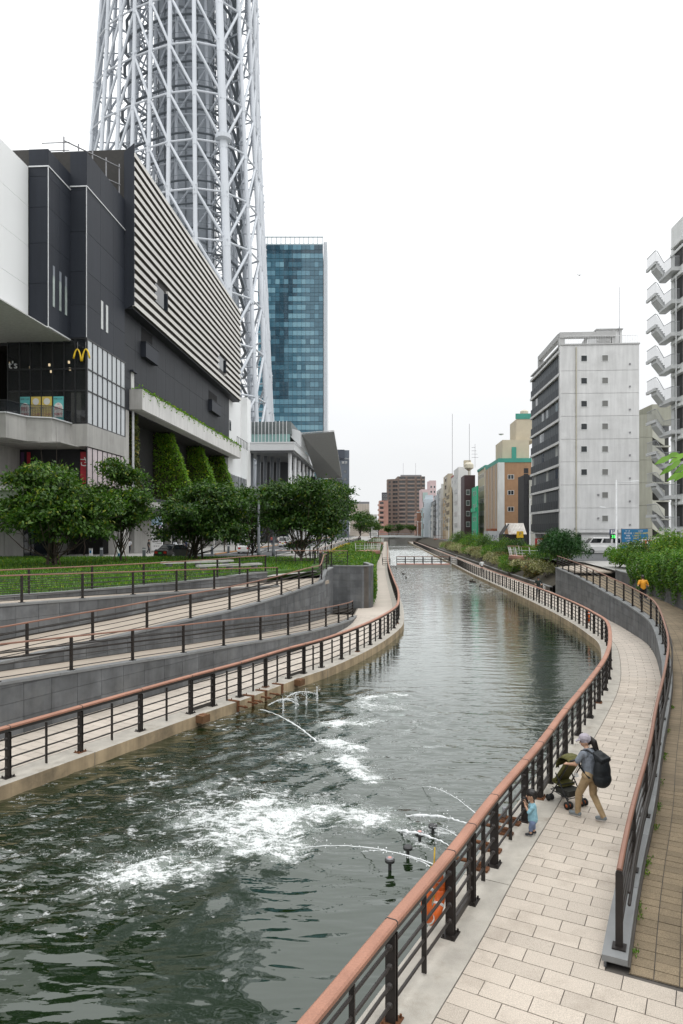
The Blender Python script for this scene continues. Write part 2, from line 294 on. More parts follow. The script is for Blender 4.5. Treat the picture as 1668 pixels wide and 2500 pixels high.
# ---- water
def build_water():
    m = bpy.data.materials.new('canal_water'); m.use_nodes = True; nt = m.node_tree; N, Lk = nt.nodes, nt.links; b = N['Principled BSDF']
    b.inputs['Base Color'].default_value = (.007,.015,.004,1); b.inputs['Roughness'].default_value = .02; b.inputs['IOR'].default_value = 1.85
    geo = N.new('ShaderNodeNewGeometry'); pos = geo.outputs['Position']
    def mp(sc, rot=0):
        q = N.new('ShaderNodeMapping'); q.inputs['Scale'].default_value = sc; q.inputs['Rotation'].default_value = (0,0,rot); Lk.new(pos, q.inputs[0]); return q.outputs[0]
    def ns(vec, s, det=3, rg=.5, dist=0.0):
        n = N.new('ShaderNodeTexNoise'); n.inputs['Scale'].default_value = s; n.inputs['Detail'].default_value = det; n.inputs['Roughness'].default_value = rg; n.inputs['Distortion'].default_value = dist; Lk.new(vec, n.inputs['Vector']); return n.outputs['Fac']
    def mth(op, a, c, clamp=False):
        q = N.new('ShaderNodeMath'); q.operation = op; q.use_clamp = clamp
        for i, v in enumerate((a, c)):
            if isinstance(v, (int, float)): q.inputs[i].default_value = v
            else: Lk.new(v, q.inputs[i])
        return q.outputs[0]
    def rng(v, a, c, d, e):
        q = N.new('ShaderNodeMapRange'); q.interpolation_type = 'SMOOTHSTEP'
        for i, z in enumerate((a, c, d, e)): q.inputs[i+1].default_value = z
        Lk.new(v, q.inputs[0]); return q.outputs[0]
    at1 = N.new('ShaderNodeAttribute'); at1.attribute_name = 'foam'; at2 = N.new('ShaderNodeAttribute'); at2.attribute_name = 'chop'
    foamd, chop = at1.outputs['Fac'], at2.outputs['Fac']
    # waves: long ripples, mid chop and fine chop driven by the jets
    sepp = N.new('ShaderNodeSeparateXYZ'); Lk.new(pos, sepp.inputs[0]); fade = rng(sepp.outputs['Y'], 12, 30, 1, .33)
    w1 = ns(mp((.45,1.5,1), R(8)), 1.6, 2, .42, .3); w2 = ns(mp((.7,1.5,1), R(-10)), 4.2, 2, .5, .2); w3 = ns(mp((.8,1.3,1), R(20)), 13, 2, .5)
    h = mth('ADD', mth('MULTIPLY', mth('MULTIPLY', w1, .072), fade), mth('MULTIPLY', w2, mth('MULTIPLY', mth('ADD', mth('MULTIPLY', chop, .023), .0008), fade)))
    h = mth('ADD', h, mth('MULTIPLY', w3, mth('MULTIPLY', chop, .0045)))
    # foam: drifting flecks where the density is low, solid where it is high
    f1 = ns(mp((.8,1.25,1), R(25)), 1.7, 6, .6, .6); f2 = ns(mp((.75,1.3,1), R(-8)), 7.0, 3, .55, .5); f3 = ns(mp((1,1,1)), 26, 3, .6)
    lace = mth('ADD', mth('MULTIPLY', f1, .42), mth('ADD', mth('MULTIPLY', f2, .40), mth('MULTIPLY', f3, .18)))
    thr = mth('SUBTRACT', .648, mth('MULTIPLY', foamd, .152))
    foam = mth('DIVIDE', mth('SUBTRACT', lace, thr), .07, False)
    foam = mth('MULTIPLY', mth('MINIMUM', mth('MAXIMUM', foam, 0), .92), rng(foamd, .02, .12, 0, 1))
    h = mth('ADD', h, mth('MULTIPLY', mth('MULTIPLY', foam, f2), .04))
    mk = N.new('ShaderNodeMix'); mk.data_type = 'RGBA'; mk.inputs['A'].default_value = (.006,.0145,.0035,1); mk.inputs['B'].default_value = (.2,.235,.2,1); Lk.new(rng(mth('MULTIPLY', foamd, mth('ADD', f1, .35)), .5, 1.25, 0, .6), mk.inputs['Factor']); Lk.new(mk.outputs['Result'], b.inputs['Base Color'])   # air bubbles make the water milky
    bp = N.new('ShaderNodeBump'); bp.inputs['Strength'].default_value = 1.0; bp.inputs['Distance'].default_value = 1.0; Lk.new(h, bp.inputs['Height']); Lk.new(bp.outputs[0], b.inputs['Normal'])
    wf = N.new('ShaderNodeBsdfPrincipled'); fsc = N.new('ShaderNodeVectorMath'); fsc.operation = 'SCALE'; fsc.inputs[0].default_value = (.97,1.0,.985); Lk.new(mth('ADD', rng(f3, .35, .65, .36, .54), rng(foamd, .6, 1.3, 0, .2)), fsc.inputs['Scale']); Lk.new(fsc.outputs[0], wf.inputs['Base Color']); wf.inputs['Roughness'].default_value = .6; Lk.new(bp.outputs[0], wf.inputs['Normal'])
    x = N.new('ShaderNodeMixShader'); fr_ = N.new('ShaderNodeFresnel'); fr_.inputs['IOR'].default_value = 1.5; Lk.new(bp.outputs[0], fr_.inputs['Normal']); gls = N.new('ShaderNodeBsdfGlossy'); gls.inputs['Color'].default_value = (.97,1,.985,1); gls.inputs['Roughness'].default_value = .03; Lk.new(bp.outputs[0], gls.inputs['Normal']); b.inputs['Specular IOR Level'].default_value = 0; b.inputs['Roughness'].default_value = .8; wx = N.new('ShaderNodeMixShader'); Lk.new(mth('MULTIPLY', fr_.outputs[0], 1.6, True), wx.inputs[0]); Lk.new(b.outputs[0], wx.inputs[1]); Lk.new(gls.outputs[0], wx.inputs[2])
    Lk.new(foam, x.inputs[0]); Lk.new(wx.outputs[0], x.inputs[1]); Lk.new(wf.outputs[0], x.inputs[2]); Lk.new(x.outputs[0], N['Material Output'].inputs[0])
    # mesh: rows of points across the canal, dense near the camera
    ys = np.concatenate([np.arange(-6, 45, .12), np.arange(45, 130, .5), np.arange(130, 432, 3)])
    lx = np.interp(ys, LP.P[:,1], LP.P[:,0]); rx = np.interp(ys, RP.P[:,1], RP.P[:,0]); lx[ys < 6] = -13.6
    lx = lx-.6*(ys > 6); rx = rx+.8
    nx = 130; t = np.linspace(0, 1, nx); X = lx[:,None]+(rx-lx)[:,None]*t; Y = np.repeat(ys[:,None], nx, 1)
    V = np.stack([X, Y, np.full_like(X, ZW)], -1).reshape(-1,3); i = np.arange(len(ys)*nx).reshape(len(ys), nx)
    me = np_mesh('water', V, np.stack([i[:-1,:-1], i[:-1,1:], i[1:,1:], i[1:,:-1]], -1).reshape(-1,4)); me.materials.append(m)
    x, y = V[:,0], V[:,1]
    def blob(px, py, lpx, lpy, r, a=1.0):        # streak of foam from one photo point to another on the water
        p, q = gp(px,py,ZW), gp(lpx,lpy,ZW); d = np.array([q.x-p.x, q.y-p.y]); Ld = max(1e-3, np.hypot(*d)); d /= Ld
        u = (x-p.x)*d[0]+(y-p.y)*d[1]; v = -(x-p.x)*d[1]+(y-p.y)*d[0]; u = np.maximum(np.maximum(-u, u-Ld), 0)
        return a*np.exp(-(u*u+v*v)/(2*r*r))
    big = [(340,2132,470,2122,.36,1.35),(300,2145,400,2110,.6,.85),(250,2180,470,2115,1.0,.62),(230,2090,330,2080,.9,.6),(640,2060,690,2075,.5,1.35),(570,2050,700,2035,.7,1.0),(430,2000,640,2025,.6,.72),(560,2000,800,1990,.45,1.0),(640,1975,760,1985,.5,1.2),(800,1985,900,2005,.45,1.15),(900,1985,960,2010,.4,.85),
           (400,1975,640,2000,1.0,.6),(120,2060,420,2070,1.5,.52),(60,2120,260,2190,1.5,.52),(500,1910,640,1950,.8,.6),(640,1935,850,1985,.6,.7),(950,2000,1090,2035,.24,.95),(960,2025,1060,2085,.22,.95),
           (800,1773,890,1766,.45,1.25),(890,1708,970,1698,.5,1.1),(880,1728,970,1728,.55,1.0),(800,1812,870,1830,.32,1.3),(840,1862,910,1908,.3,1.35),(840,1850,750,1852,.5,.7),(720,1842,900,1855,.35,.75),(860,1745,1000,1770,.7,.6),
           (900,1780,1010,1810,1.0,.5),(960,1720,1080,1760,1.5,.44),(560,1760,760,1900,1.8,.56),(330,1900,640,1950,1.8,.58),(40,1960,300,1990,2.0,.57),(10,2200,300,2240,1.4,.36),(700,1880,900,1900,1.4,.42),(1000,1850,1060,1900,1.2,.15),
           (170,1890,260,1870,.25,.6),(650,1700,760,1690,.3,.8),(700,1700,800,1725,.5,.5)]
    fo = np.zeros(len(x))
    for a in big: fo = np.maximum(fo, blob(*a))+.12*np.minimum(fo, blob(*a))
    for px, py, r, a in [(960,1368,3.5,.9),(1010,1362,6,1.05),(1050,1366,5,1.0),(985,1345,9,1.2),(1030,1340,9,1.15),(985,1400,2.2,.45),(1010,1400,3.0,.6),(1080,1405,2.2,.55),(1050,1392,3.5,.65),(1110,1415,1.3,.4),(960,1350,6,.85),(1030,1345,8,.95),(970,1335,12,1.0),(1000,1322,18,.8),(1090,1378,3,.5),(1000,1380,5,.7)]:
        fo = np.maximum(fo, blob(px, py, px+20, py, r, a))
    fo = np.maximum(fo, .85*np.clip((y-54)/12,0,1)*np.clip((118-y)/10,0,1)*np.clip((23.5-x+.06*y-6)/6,.3,1)); fo = np.maximum(fo, .1*(y > 1e6)+1.25*(y > 117)*np.clip((260-y)/60,0,1))
    ch = .35+.5*np.exp(-((y-20)/9)**2)+.25*np.exp(-((y-33)/14)**2); ch *= 1-np.where(x < -1.5, .72, .92)*np.clip((13.2+.12*x-y)/3.2, 0, 1); ch += .5*np.minimum(fo, 1); ch += .25*(y > 60)
    zz_ = V[:,2]+.09*np.clip(fo,0,1.2)*np.exp(-((y-20)/14)**4)*(.5+.25*np.sin(x*7.1+np.sin(y*3.3)*2)+.25*np.sin(y*6.3+np.sin(x*4.7)*2)); V[:,2] = zz_; me.vertices.foreach_set('co', V.astype(np.float32).ravel())
    core = np.nonzero((fo > .85) & (y < 40))[0]; pk_ = RNG.choice(core, 3800); b3 = MB()
    for i in pk_:
        r = RNG.uniform(.004,.016); q = V[i]+np.array([RNG.normal(0,.1), RNG.normal(0,.1), abs(RNG.normal(0,.07))+.01]); b3.add([(q[0]-r,q[1],q[2]-r*.6),(q[0]+r,q[1],q[2]-r*.6),(q[0],q[1]+r,q[2]-r*.6),(q[0],q[1],q[2]+r)], [(0,2,1),(0,1,3),(1,2,3),(2,0,3)])
    tag(b3.build('spray', M('spray_white', (.7,.72,.72), .5)), 'fine white spray thrown up over the foam', 'spray', kind='stuff')
    for nm, ar in (('foam', np.minimum(fo, 1.3)), ('chop', np.clip(ch, .0, 1.3))):
        at = me.attributes.new(nm, 'FLOAT', 'POINT'); at.data.foreach_set('value', ar.astype(np.float32))
    me.polygons.foreach_set('use_smooth', [True]*len(me.polygons))
    return struct(link(bpy.data.objects.new('water', me)))
build_water()
mb = MB(); mb.box(-40, 60, -10, 440, -2.2, -2.0); struct(mb.build('canal_bed', earth_m))
# ---- kerbs along the water: separate lengths with open joints
def kerb(name, P, s0, s1, side):
    root = bpy.data.objects.new(name, None); COL.objects.link(root); struct(root)
    s = s0; n = 0
    while s < s1:
        ln = 4.0 if s < 90 else 24.0
        e = min(s+ln, s1); b = MB()
        prof = [(-.35,-1.2),(-.35,0),(.4,0),(.4,-.3),(-.1,-1.2)] if side > 0 else [(.1,-1.2),(-.4,-.3),(-.4,0),(.35,0),(.35,-1.2)]
        b.sweep(P.run(s, e-.018, .5), prof)
        k = len(b.f)-2; npf = len(prof); fc = 0 if side > 0 else 3
        b.m = [1 if (i % npf) == fc and i < k else 0 for i in range(len(b.f))]
        b.build('kerb_stone', [concrete, kerbface], root); s = e; n += 1
    return root
kerb('kerb_left', LP, 2, LP.L-1, -1); kerb('kerb_right', RP, 0, RP.L-1, 1)
# ---- right walkway: stone pavers in running bond, long side across the path
def tiles(root, P, s0, s1, t0, tmax, du, dt, zf, names, near_n, mats, thick=.05, gap=.012, dz=.0, bond=True):
    rows = []; k = 0; s = s0
    while s < s1-1e-6:
        sm = s+du/2; lo = t0(sm) if callable(t0) else t0; hi = tmax(sm) if callable(tmax) else tmax
        t = lo-(dt/2 if bond and k % 2 else 0)
        while t < hi-.05:
            a, b_ = max(t, lo), min(t+dt, hi)
            if b_-a > .06: rows.append((s, a, b_))
            t += dt
        s += du; k += 1
    far = MB(); cnt = 0
    for (s, a, b_) in rows:
        z = zf(s+du/2)+RNG.uniform(-.0025,.0025)+dz; q = []
        g2 = gap/2
        for ss, tt in ((s+g2,a+g2),(s+g2,b_-g2),(s+du-g2,b_-g2),(s+du-g2,a+g2)):
            p = P.at(ss, tt); q.append(Vector((p.x,p.y,z+zf(ss)-zf(s+du/2))))
        lowq = [v-Vector((0,0,thick)) for v in q]
        if cnt < near_n: b = MB(); b.hull8(lowq, q); b.build(names, mats[0], root); cnt += 1
        else: far.quad(*q)
    if far.f: tag(far.build(names+'_field', mats[1], root), kind='stuff')
walk = MB(); sA, sB = 1.0, RP.L-1
ss = list(np.arange(sA, 90, .5))+list(np.arange(90, sB, 6))
def rin(s): return 4.75 if s < sK+.3 else rwid(s)+.05
walk.strip([RP.at(s, .4, -.014) for s in ss], [RP.at(s, rin(s), -.014) for s in ss]); wk = walk.build('walkway_right', joint_m); struct(wk)
def tm(s): return 4.7 if s < sK-.02 else rwid(s)-.01
sn = RP.near(-.3, 6.3)
tiles(wk, RP, sn, RP.near(14.6,45), .41, tm, .3, .6, lambda s: 0.0, 'paver', 300, (paver_m, paverfar_m), .03)
f2 = MB(); ss = list(np.arange(RP.near(14.6,45), sB, 4)); f2.strip([RP.at(s,.41,.001) for s in ss], [RP.at(s,rwid(s),.001) for s in ss]); tag(f2.build('paving', paverfar_m, wk), kind='stuff')
# ---- left walkway
lw = MB(); ss = list(np.arange(2, 90, .5))+list(np.arange(90, LP.L-1, 6))
lw.strip([LP.at(s, -3.0, -.012) for s in ss], [LP.at(s, -.4, -.012) for s in ss]); lwo = struct(lw.build('walkway_left', M('joint_pale', (.2,.18,.15), .9)))
tiles(lwo, LP, 10, 44, -2.74, -.41, .3, .6, lambda s: 0.0, 'paver', 0, (paver_m, paverfar_m), .03, .008)
f2 = MB(); ss = list(np.arange(44, LP.L-1, 4)); f2.strip([LP.at(s,-2.9,.001) for s in ss], [LP.at(s,-.41,.001) for s in ss]); tag(f2.build('paving', paverfar_m, lwo), kind='stuff')
# ---- stone clad walls: a core plus single panels and coping lengths
def clad(name, label, base, zb, zt, face, pw=.9, ph=.45, cope=True, group=None, cat='wall', th=.03, panels=True, copew=.32):
    """base: list of plan points, zb/zt: heights there, face +1 = panels on the right of the path, -1 = on the left"""
    P = Path([(p[0],p[1]) for p in base]); S = np.array([P.near(p[0],p[1]) for p in base]); S[-1] = P.L
    lo = lambda s: float(np.interp(s, S, zb)); hi = lambda s: float(np.interp(s, S, zt))
    p0 = P.at(0); root = thing(name, label, cat, (p0.x,p0.y,lo(0)), 0, group)
    c = MB(); n = int(P.L/.6)+2
    A, B = [], []
    for s in np.linspace(0, P.L, n):
        a = P.at(s, 0); b = P.at(s, -face*.28); A.append((a,lo(s)-.3,hi(s)-.04)); B.append((b,lo(s)-.3,hi(s)-.04))
    fr = lambda q, k: [Vector((p.x,p.y,(z0,z1)[k])) for p,z0,z1 in q]
    c.strip(fr(A,0),fr(A,1)); c.strip(fr(A,1),fr(B,1)); c.strip(fr(B,1),fr(B,0)); c.build('core', joint_m, root)
    if panels:
        s = 0.0
        npan = int(P.L/pw)
        zmin = min(zb)
        for i in range(npan):
            s0, s1 = i*P.L/npan, (i+1)*P.L/npan; sm = (s0+s1)/2; r = 0
            base_z = lo(sm)
            z = math.floor((base_z-zmin)/ph)*ph+zmin
            while z < hi(sm)-.05:
                q = []
                for a_ in (s0+.006, s1-.006):
                    for zz in (z+.005, z+ph-.005): q.append((a_, max(zz, lo(a_)-.05) if zz < z+ph/2 else min(zz, hi(a_)-.01)))
                jit = RNG.uniform(-.003,.003)
                if q[1][1]-q[0][1] > .04 or q[3][1]-q[2][1] > .04:
                    def pt(k, o): v = P.at(q[k][0], face*o); v.z = max(q[k][1], q[0 if k < 2 else 2][1]+.004 if k % 2 else -9); return v
                    i4, o4 = (0,2,3,1), th+jit
                    b = MB(); b.add([pt(k,.004) for k in i4]+[pt(k,o4) for k in i4], [(3,2,1,0),(4,5,6,7),(0,1,5,4),(1,2,6,5),(2,3,7,6),(3,0,4,7)] if face > 0 else [(0,1,2,3),(7,6,5,4),(4,5,1,0),(5,6,2,1),(6,7,3,2),(7,4,0,3)])
                    b.build('stone_panel', stone_m, root)
                z += ph
    if cope:
        k = max(1, int(P.L/1.8))
        for i in range(k):
            s0, s1 = i*P.L/k+.005, (i+1)*P.L/k-.005
            path = [P.at(s, 0, 0) for s in np.linspace(s0, s1, 4)]; path = [Vector((p.x,p.y,hi(s))) for p, s in zip(path, np.linspace(s0, s1, 4))]
            e = (th+.03)*face; w_ = -face*(copew-.05); a, b_ = min(e,w_), max(e,w_)
            cb = MB(); cb.sweep(path, [(a,-.045),(a,.035),(b_,.035),(b_,-.045)]); cb.build('coping', coping_m, root)
    return root, P, hi
sl = np.arange(4, 43.6, 1.5)
z1 = lambda s: max(.04, 1.5-.0485*(s-13.5)); z2 = lambda s: 1.66+.036*(min(s,36.5)-15)
w1, P1, h1 = clad('retaining_wall', 'low grey stone retaining wall right beside the left canal walkway', [LP.at(s,-2.75) for s in sl], [0]*len(sl), [z1(s) for s in sl], 1, group='ramp walls of grey stone')
s2 = np.arange(6, 47, 1.5)
w2, P2, h2 = clad('retaining_wall', 'grey stone ramp wall, middle tier, curving up towards the planted bank', [LP.at(s,-4.6) for s in s2], [z1(s)-.02 if s < 43 else 0 for s in s2], [z2(s) if s < 41.5 else 3.02 for s in s2], 1, group='ramp walls of grey stone')
w3p = [(-16.5,18.2),(-12.1,24.5),(-8.45,30.9),(-5.9,35.4),(-3.57,39.4)]; w3z = [3.15,2.95,2.75,2.6,2.45]
sw = [15-7*.6, 15, 22, 28, 36]
w3, P3, h3 = clad('retaining_wall', 'grey stone ramp wall, topmost tier, just below the lawn', w3p, [1.5,1.66,1.9,2.1,2.38], w3z, 1, group='ramp walls of grey stone')
w4p = [(-17.3,20),(-12.6,26.8),(-11.4,28.2),(-8.5,32.5),(-6.6,36.3),(-5.2,40.7),(-4.5,41.8)]
w4, P4, h4 = clad('lawn_kerb', 'low stone kerb along the front edge of the lawn', w4p, [2.6]*7, [3.08]*7, 1, .9, .45, group=None, cat='kerb')
# ramp decks
deck_m = M('ramp_deck', (.34,.29,.235), .8, .1, .8, speck=.1, speck_scale=80, dark=(.33,.28,.22), dark_amt=.4)
rd = MB(); rd.strip([LP.at(s,-4.62,z1(s)-.01) for s in np.arange(4,44,.7)], [LP.at(s,-2.78,z1(s)-.01) for s in np.arange(4,44,.7)]); struct(rd.build('ramp_lower', deck_m))
A = []; B = []
for s in np.arange(6, 42.6, .7):
    p = LP.at(s,-4.62); f = (s-6)/(36.6); q = P3.at(min(P3.L, P3.near(p.x-2.5*LP.tan(s)[1], p.y+2.5*LP.tan(s)[0])), -.1); z = z2(s)-.012
    A.append(Vector((q.x,q.y,z))); B.append(Vector((p.x,p.y,z)))
rd = MB(); rd.strip(A, B); struct(rd.build('ramp_middle', deck_m))
n = 40; rd = MB()
rd.strip([Vector((*P4.at(P4.L*k/n)[:2], h3(P3.L*k/n)-.015)) for k in range(n+1)], [Vector((*P3.at(P3.L*k/n)[:2], h3(P3.L*k/n)-.015)) for k in range(n+1)]); struct(rd.build('ramp_upper', deck_m))
rd = MB(); rd.prism([(-5.0,41.9),(-3.5,39.2),(-2.6,36.6),(-.8,44.5),(-1.5,46.5),(-4.4,44.5)], 2.2, 2.405); struct(rd.build('ramp_landing', deck_m))
# wall block at the foot of the planted bank and the plaza edge behind it
w5, P5, h5 = clad('wall_block', 'square grey stone wall end standing beside the left walkway', [(-1.0,50),(2.0,50),(2.0,55)], [0,0,0], [3.05,3.05,3.05], 1, .75, .5, panels=True)
# right ramp wall, ramp and its rear retaining wall
sd = np.arange(0, WP.L, 1.5)
w6, P6, h6 = clad('ramp_wall', 'long curved grey stone ramp wall rising beside the right canal walkway', [WP.at(d) for d in sd], [0]*len(sd), [rampz(d)+.11 for d in sd], -1, 1.15, .4, copew=.3)
rr = struct(MB().strip([WP.at(d,.24,rampz(d)-.016) for d in np.arange(0,WP.L,.6)], [WP.at(d,2.75,rampz(d)-.016) for d in np.arange(0,WP.L,.6)]).build('ramp_right', joint_m))
tiles(rr, WP, .0, WP.L-.3, .26, 2.7, .19, .29, lambda d: rampz(d), 'paver', 300, (brown_m, brownfar_m), .02, .012, 0, False)
w7, P7, h7 = clad('retaining_wall', 'dark retaining wall under the hanging hedge beside the brown ramp', [RP.at(s,4.7) for s in np.arange(0,sK-.5,2)]+[WP.at(d,2.7) for d in np.arange(.5,WP.L-8,1.5)], [-.05]*len(np.arange(0,sK-.5,2))+[rampz(d) for d in np.arange(.5,WP.L-8,1.5)], [ZR+.05]*len(np.arange(0,sK-.5,2))+[max(rampz(d)+.75, ZR+.05) for d in np.arange(.5,WP.L-8,1.5)], -1, 2.0, .6, group=None)
struct(MB().prism([tuple(WP.at(WP.L-7,.25)[:2]), tuple(WP.at(WP.L-7,3.1)[:2]), (30,70), (RP.at(sJ,7.5).x,RP.at(sJ,7.5).y), tuple(WP.at(WP.L-.3,.25)[:2])], 2.2, 2.325).build('ramp_top_landing', deck_m))
# planted banks
b = MB(); ss = list(np.arange(LP.near(4.1,50.5), LP.L-1, 4)); b.strip([LP.at(s,-5.7,ZL-.02) for s in ss], [LP.at(s,-3.6,ZL-.9) for s in ss]); b.strip([LP.at(s,-3.6,ZL-.9) for s in ss], [LP.at(s,-2.85,0) for s in ss]); struct(b.build('bank_left', earth_m))
b = MB(); ss = list(np.arange(RP.near(15.9,64), RP.L-1, 4)); b.strip([RP.at(s,rwid(s)+.05,.35) for s in ss], [RP.at(s,7.5,ZR-.02) for s in ss]); struct(b.build('bank_right', earth_m))
w8, P8, h8 = clad('bank_kerb', 'low stone edging along the foot of the right planted bank', [RP.at(s,rwid(s)) for s in np.arange(RP.near(15.9,64), RP.near(24,200), 4)], [0]*len(np.arange(RP.near(15.9,64), RP.near(24,200), 4)), [.4]*len(np.arange(RP.near(15.9,64), RP.near(24,200), 4)), -1, cope=True, cat='kerb', panels=False)
# lawn slab
lawn_edge = [P4.at(s,-.25) for s in np.linspace(0,P4.L,20)]
lawn_poly = [(p.x,p.y) for p in lawn_edge]+[(-4.2,44.5),(-1.6,48),(-1.2,52),(.1,62),(-3.5,66.5),(-13,68),(-60,66),(-60,20)]
struct(MB().prism(lawn_poly, 2.5, ZLAWN).build('lawn', grass_m))
# road with lay-by, kerbs and markings on the left street
rx0 = lambda Y: -18.5+.05*Y; rx1 = lambda Y: -11+.055*Y
rys = [66, 72, 78, 84, 90, 110, 140, 180, 240, 320, 430]
rw = MB(); rw.strip([Vector((rx0(Y)-(6 if Y < 80 else 0), Y, ZL+.004)) for Y in rys], [Vector((rx1(Y), Y, ZL+.004)) for Y in rys])
rw.quad(Vector((-80,66,ZL+.004)), Vector((rx0(66)-6,66,ZL+.004)), Vector((rx0(74)-6,74,ZL+.004)), Vector((-80,74,ZL+.004))); road = struct(rw.build('road', asphalt_m))
def mark(name, pts, mat): struct_parent = road; MB().quad(*pts).build(name, mat, road)
for k in range(26):
    Y = 80+k*8; xm = (rx0(Y)+rx1(Y))/2
    mark('lane_dash', [Vector((xm-.08,Y,ZL+.009)),Vector((xm+.08,Y,ZL+.009)),Vector((xm+.3,Y+4,ZL+.009)),Vector((xm+.14,Y+4,ZL+.009))], paint_m)
mark('edge_line', [Vector((rx1(72)-.7,72,ZL+.009)),Vector((rx1(72)-.55,72,ZL+.009)),Vector((rx1(400)-.55,400,ZL+.009)),Vector((rx1(400)-.7,400,ZL+.009))], paint_m)
mark('edge_line', [Vector((rx0(84)+.5,84,ZL+.009)),Vector((rx0(84)+.65,84,ZL+.009)),Vector((rx0(400)+.65,400,ZL+.009)),Vector((rx0(400)+.5,400,ZL+.009))], paint_m)
for k in range(6):
    Y = 97; x = rx0(Y)+.8+k*1.1; mark('crossing_stripe', [Vector((x,Y,ZL+.009)),Vector((x+.5,Y,ZL+.009)),Vector((x+.7,Y+3,ZL+.009)),Vector((x+.2,Y+3,ZL+.009))], paint_m)
kb = MB(); ys = np.arange(80, 400, 5); kb.sweep([Vector((rx0(Y)-.1,Y,ZL)) for Y in ys], [(-.1,0),(-.1,.13),(.1,.13),(.1,0)]); kb.build('road_kerb', kerbw_m, road)
kb = MB(); ys = np.arange(70, 400, 5); kb.sweep([Vector((rx1(Y)+.1,Y,ZL)) for Y in ys], [(-.1,0),(-.1,.13),(.1,.13),(.1,0)]); kb.build('road_kerb', side_m, road)
rr_ = MB(); rr_.quad(Vector((22,70,ZR+.004)), Vector((90,70,ZR+.004)), Vector((90,96,ZR+.004)), Vector((23.6,96,ZR+.004))); rr_.quad(Vector((25.2,96,ZR+.0045)), Vector((30,96,ZR+.0045)), Vector((46,330,ZR+.0045)), Vector((41,330,ZR+.0045))); struct(rr_.build('road_right', asphalt_m))

# ================================================================== railings
def box_mesh(name, mat, x, y, z0, z1, bev=0):
    b = MB(); b.box(-x,x,-y,y,z0,z1); me = b.mesh(name, mat)
    if bev:
        bm = bmesh.new(); bm.from_mesh(me); bmesh.ops.bevel(bm, geom=bm.edges[:], offset=bev, segments=1, affect='EDGES'); bm.to_mesh(me); bm.free()
    return me
post_me = MB()
post_me.box(-.04,-.027,-.062,.062,.0,1.03); post_me.box(.027,.04,-.062,.062,0,1.03); post_me.box(-.026,.026,-.045,.045,.0,1.0)
post_me = post_me.mesh('main_post', metal_m)
plate_me = MB(); plate_me.box(-.13,.13,-.1,.1,0,.014)
for sx in (-.1,.1):
    for sy in (-.07,.07): plate_me.tube([(sx,sy,.012),(sx,sy,.055)], .016, 6)
plate_me = plate_me.mesh('base_plate', metal_m); boltless = box_mesh('base_plate_far', metal_m, .13, .1, 0, .014)
platerust_me = plate_me.copy(); platerust_me.materials.clear(); platerust_me.materials.append(rust_m)
thin_me = box_mesh('thin_post', metal_m, .012, .032, .02, 1.0)
collar_me = MB().tube([(-.08,0,0),(.08,0,0)], .038, 8).mesh('collar', bar_m, True)
def zrot(P, s): return P.ang(s)
def put(name, me, p, ang, parent):
    o = bpy.data.objects.new(name, me); link(o, parent); o.location = p; o.rotation_euler = (0,0,ang); return o
def river_rail(label, P, posts, s_end, gates, detail_to, group):
    root = thing('railing', label, 'railing', P.at(posts[0]), 0, group)
    s = posts[-1]
    while s+2.0 < s_end: s += 2.0; posts.append(s)
    H = 1.13
    far = MB()
    for i, s in enumerate(posts):
        p = P.at(s); a = zrot(P, s); near = s < detail_to
        if s > 150: far.bar(p, p+Vector((0,0,1.03)), .1, .15); continue
        po = put('post', post_me, p, a, root)
        if near:
            put('base_plate', platerust_me if i % 5 == 3 else plate_me, p, a, po)
            if s < 20:
                for zc in (.22,.44,.66,.88): put('collar', collar_me, p+Vector((0,0,zc)), a, po)
    if far.f: tag(far.build('far_posts', metal_m, root), kind='stuff')
    segs = [(a, b_) for a, b_ in zip(posts, posts[1:]) if a < 60]; a = segs[-1][1]
    while a < posts[-1]-.1: segs.append((a, min(a+8, posts[-1]))); a += 8
    for a, b_ in segs:
        cb = MB(); cb.sweep(P.run(a+.004, b_-.004, .5 if a < 60 else 2, 0, H), [(-.075,-.012),(-.075,.03),(-.052,.048),(.052,.048),(.075,.03),(.075,-.012)]); hr = cb.build('handrail', cap_m, root)
        if a < 60: MB().sweep(P.run(a, b_, .5, 0, H), [(-.055,-.085),(-.055,-.014),(.055,-.014),(.055,-.085)]).build('handrail_channel', bar_m, hr)
        if a < 30: MB().sweep(P.run(a-.008,a+.008,.008,0,H), [(-.078,-.02),(-.078,.033),(-.054,.052),(.054,.052),(.078,.033),(.078,-.02)]).build('handrail_gasket', gasket_m, hr)
    for a, b_ in zip(posts, posts[1:]):
        if a in gates:
            gb = MB(); q0, q1 = P.at(a+.09), P.at(b_-.09)
            for zz, hh in ((.1,.1),(1.0,.05)): gb.bar(q0+Vector((0,0,zz)), q1+Vector((0,0,zz)), .03, hh)
            for q in (q0,q1): gb.bar(q+Vector((0,0,.05)), q+Vector((0,0,1.02)), .03, .05)
            gb.build('gate_frame', bar_m, root)
        elif b_-a > 1.15 and b_ < 120: put('thin_post', thin_me, P.at((a+b_)/2), zrot(P,(a+b_)/2), root)
    for zc in (.22,.44,.66,.88):
        a = posts[0]
        while a < posts[-1]-.5:
            e = min(posts[-1], a+(12 if a < 36 else 48)); bb = MB(); bb.tube(P.run(a, e, .5 if a < 80 else 4, 0, zc), .021, 8 if a < 60 else 5); bb.build('bar', bar_m, root, True); a = e
    return root
rpx = [(956,2496),(1100,2283),(1158,2198),(1206,2110),(1286,2004),(1315,1948),(1345,1908)]
rposts = [RP.near(*gp(x,y)[:2]) for x,y in rpx]; rposts = [rposts[0]-5.8, rposts[0]-3.9, rposts[0]-1.95]+rposts
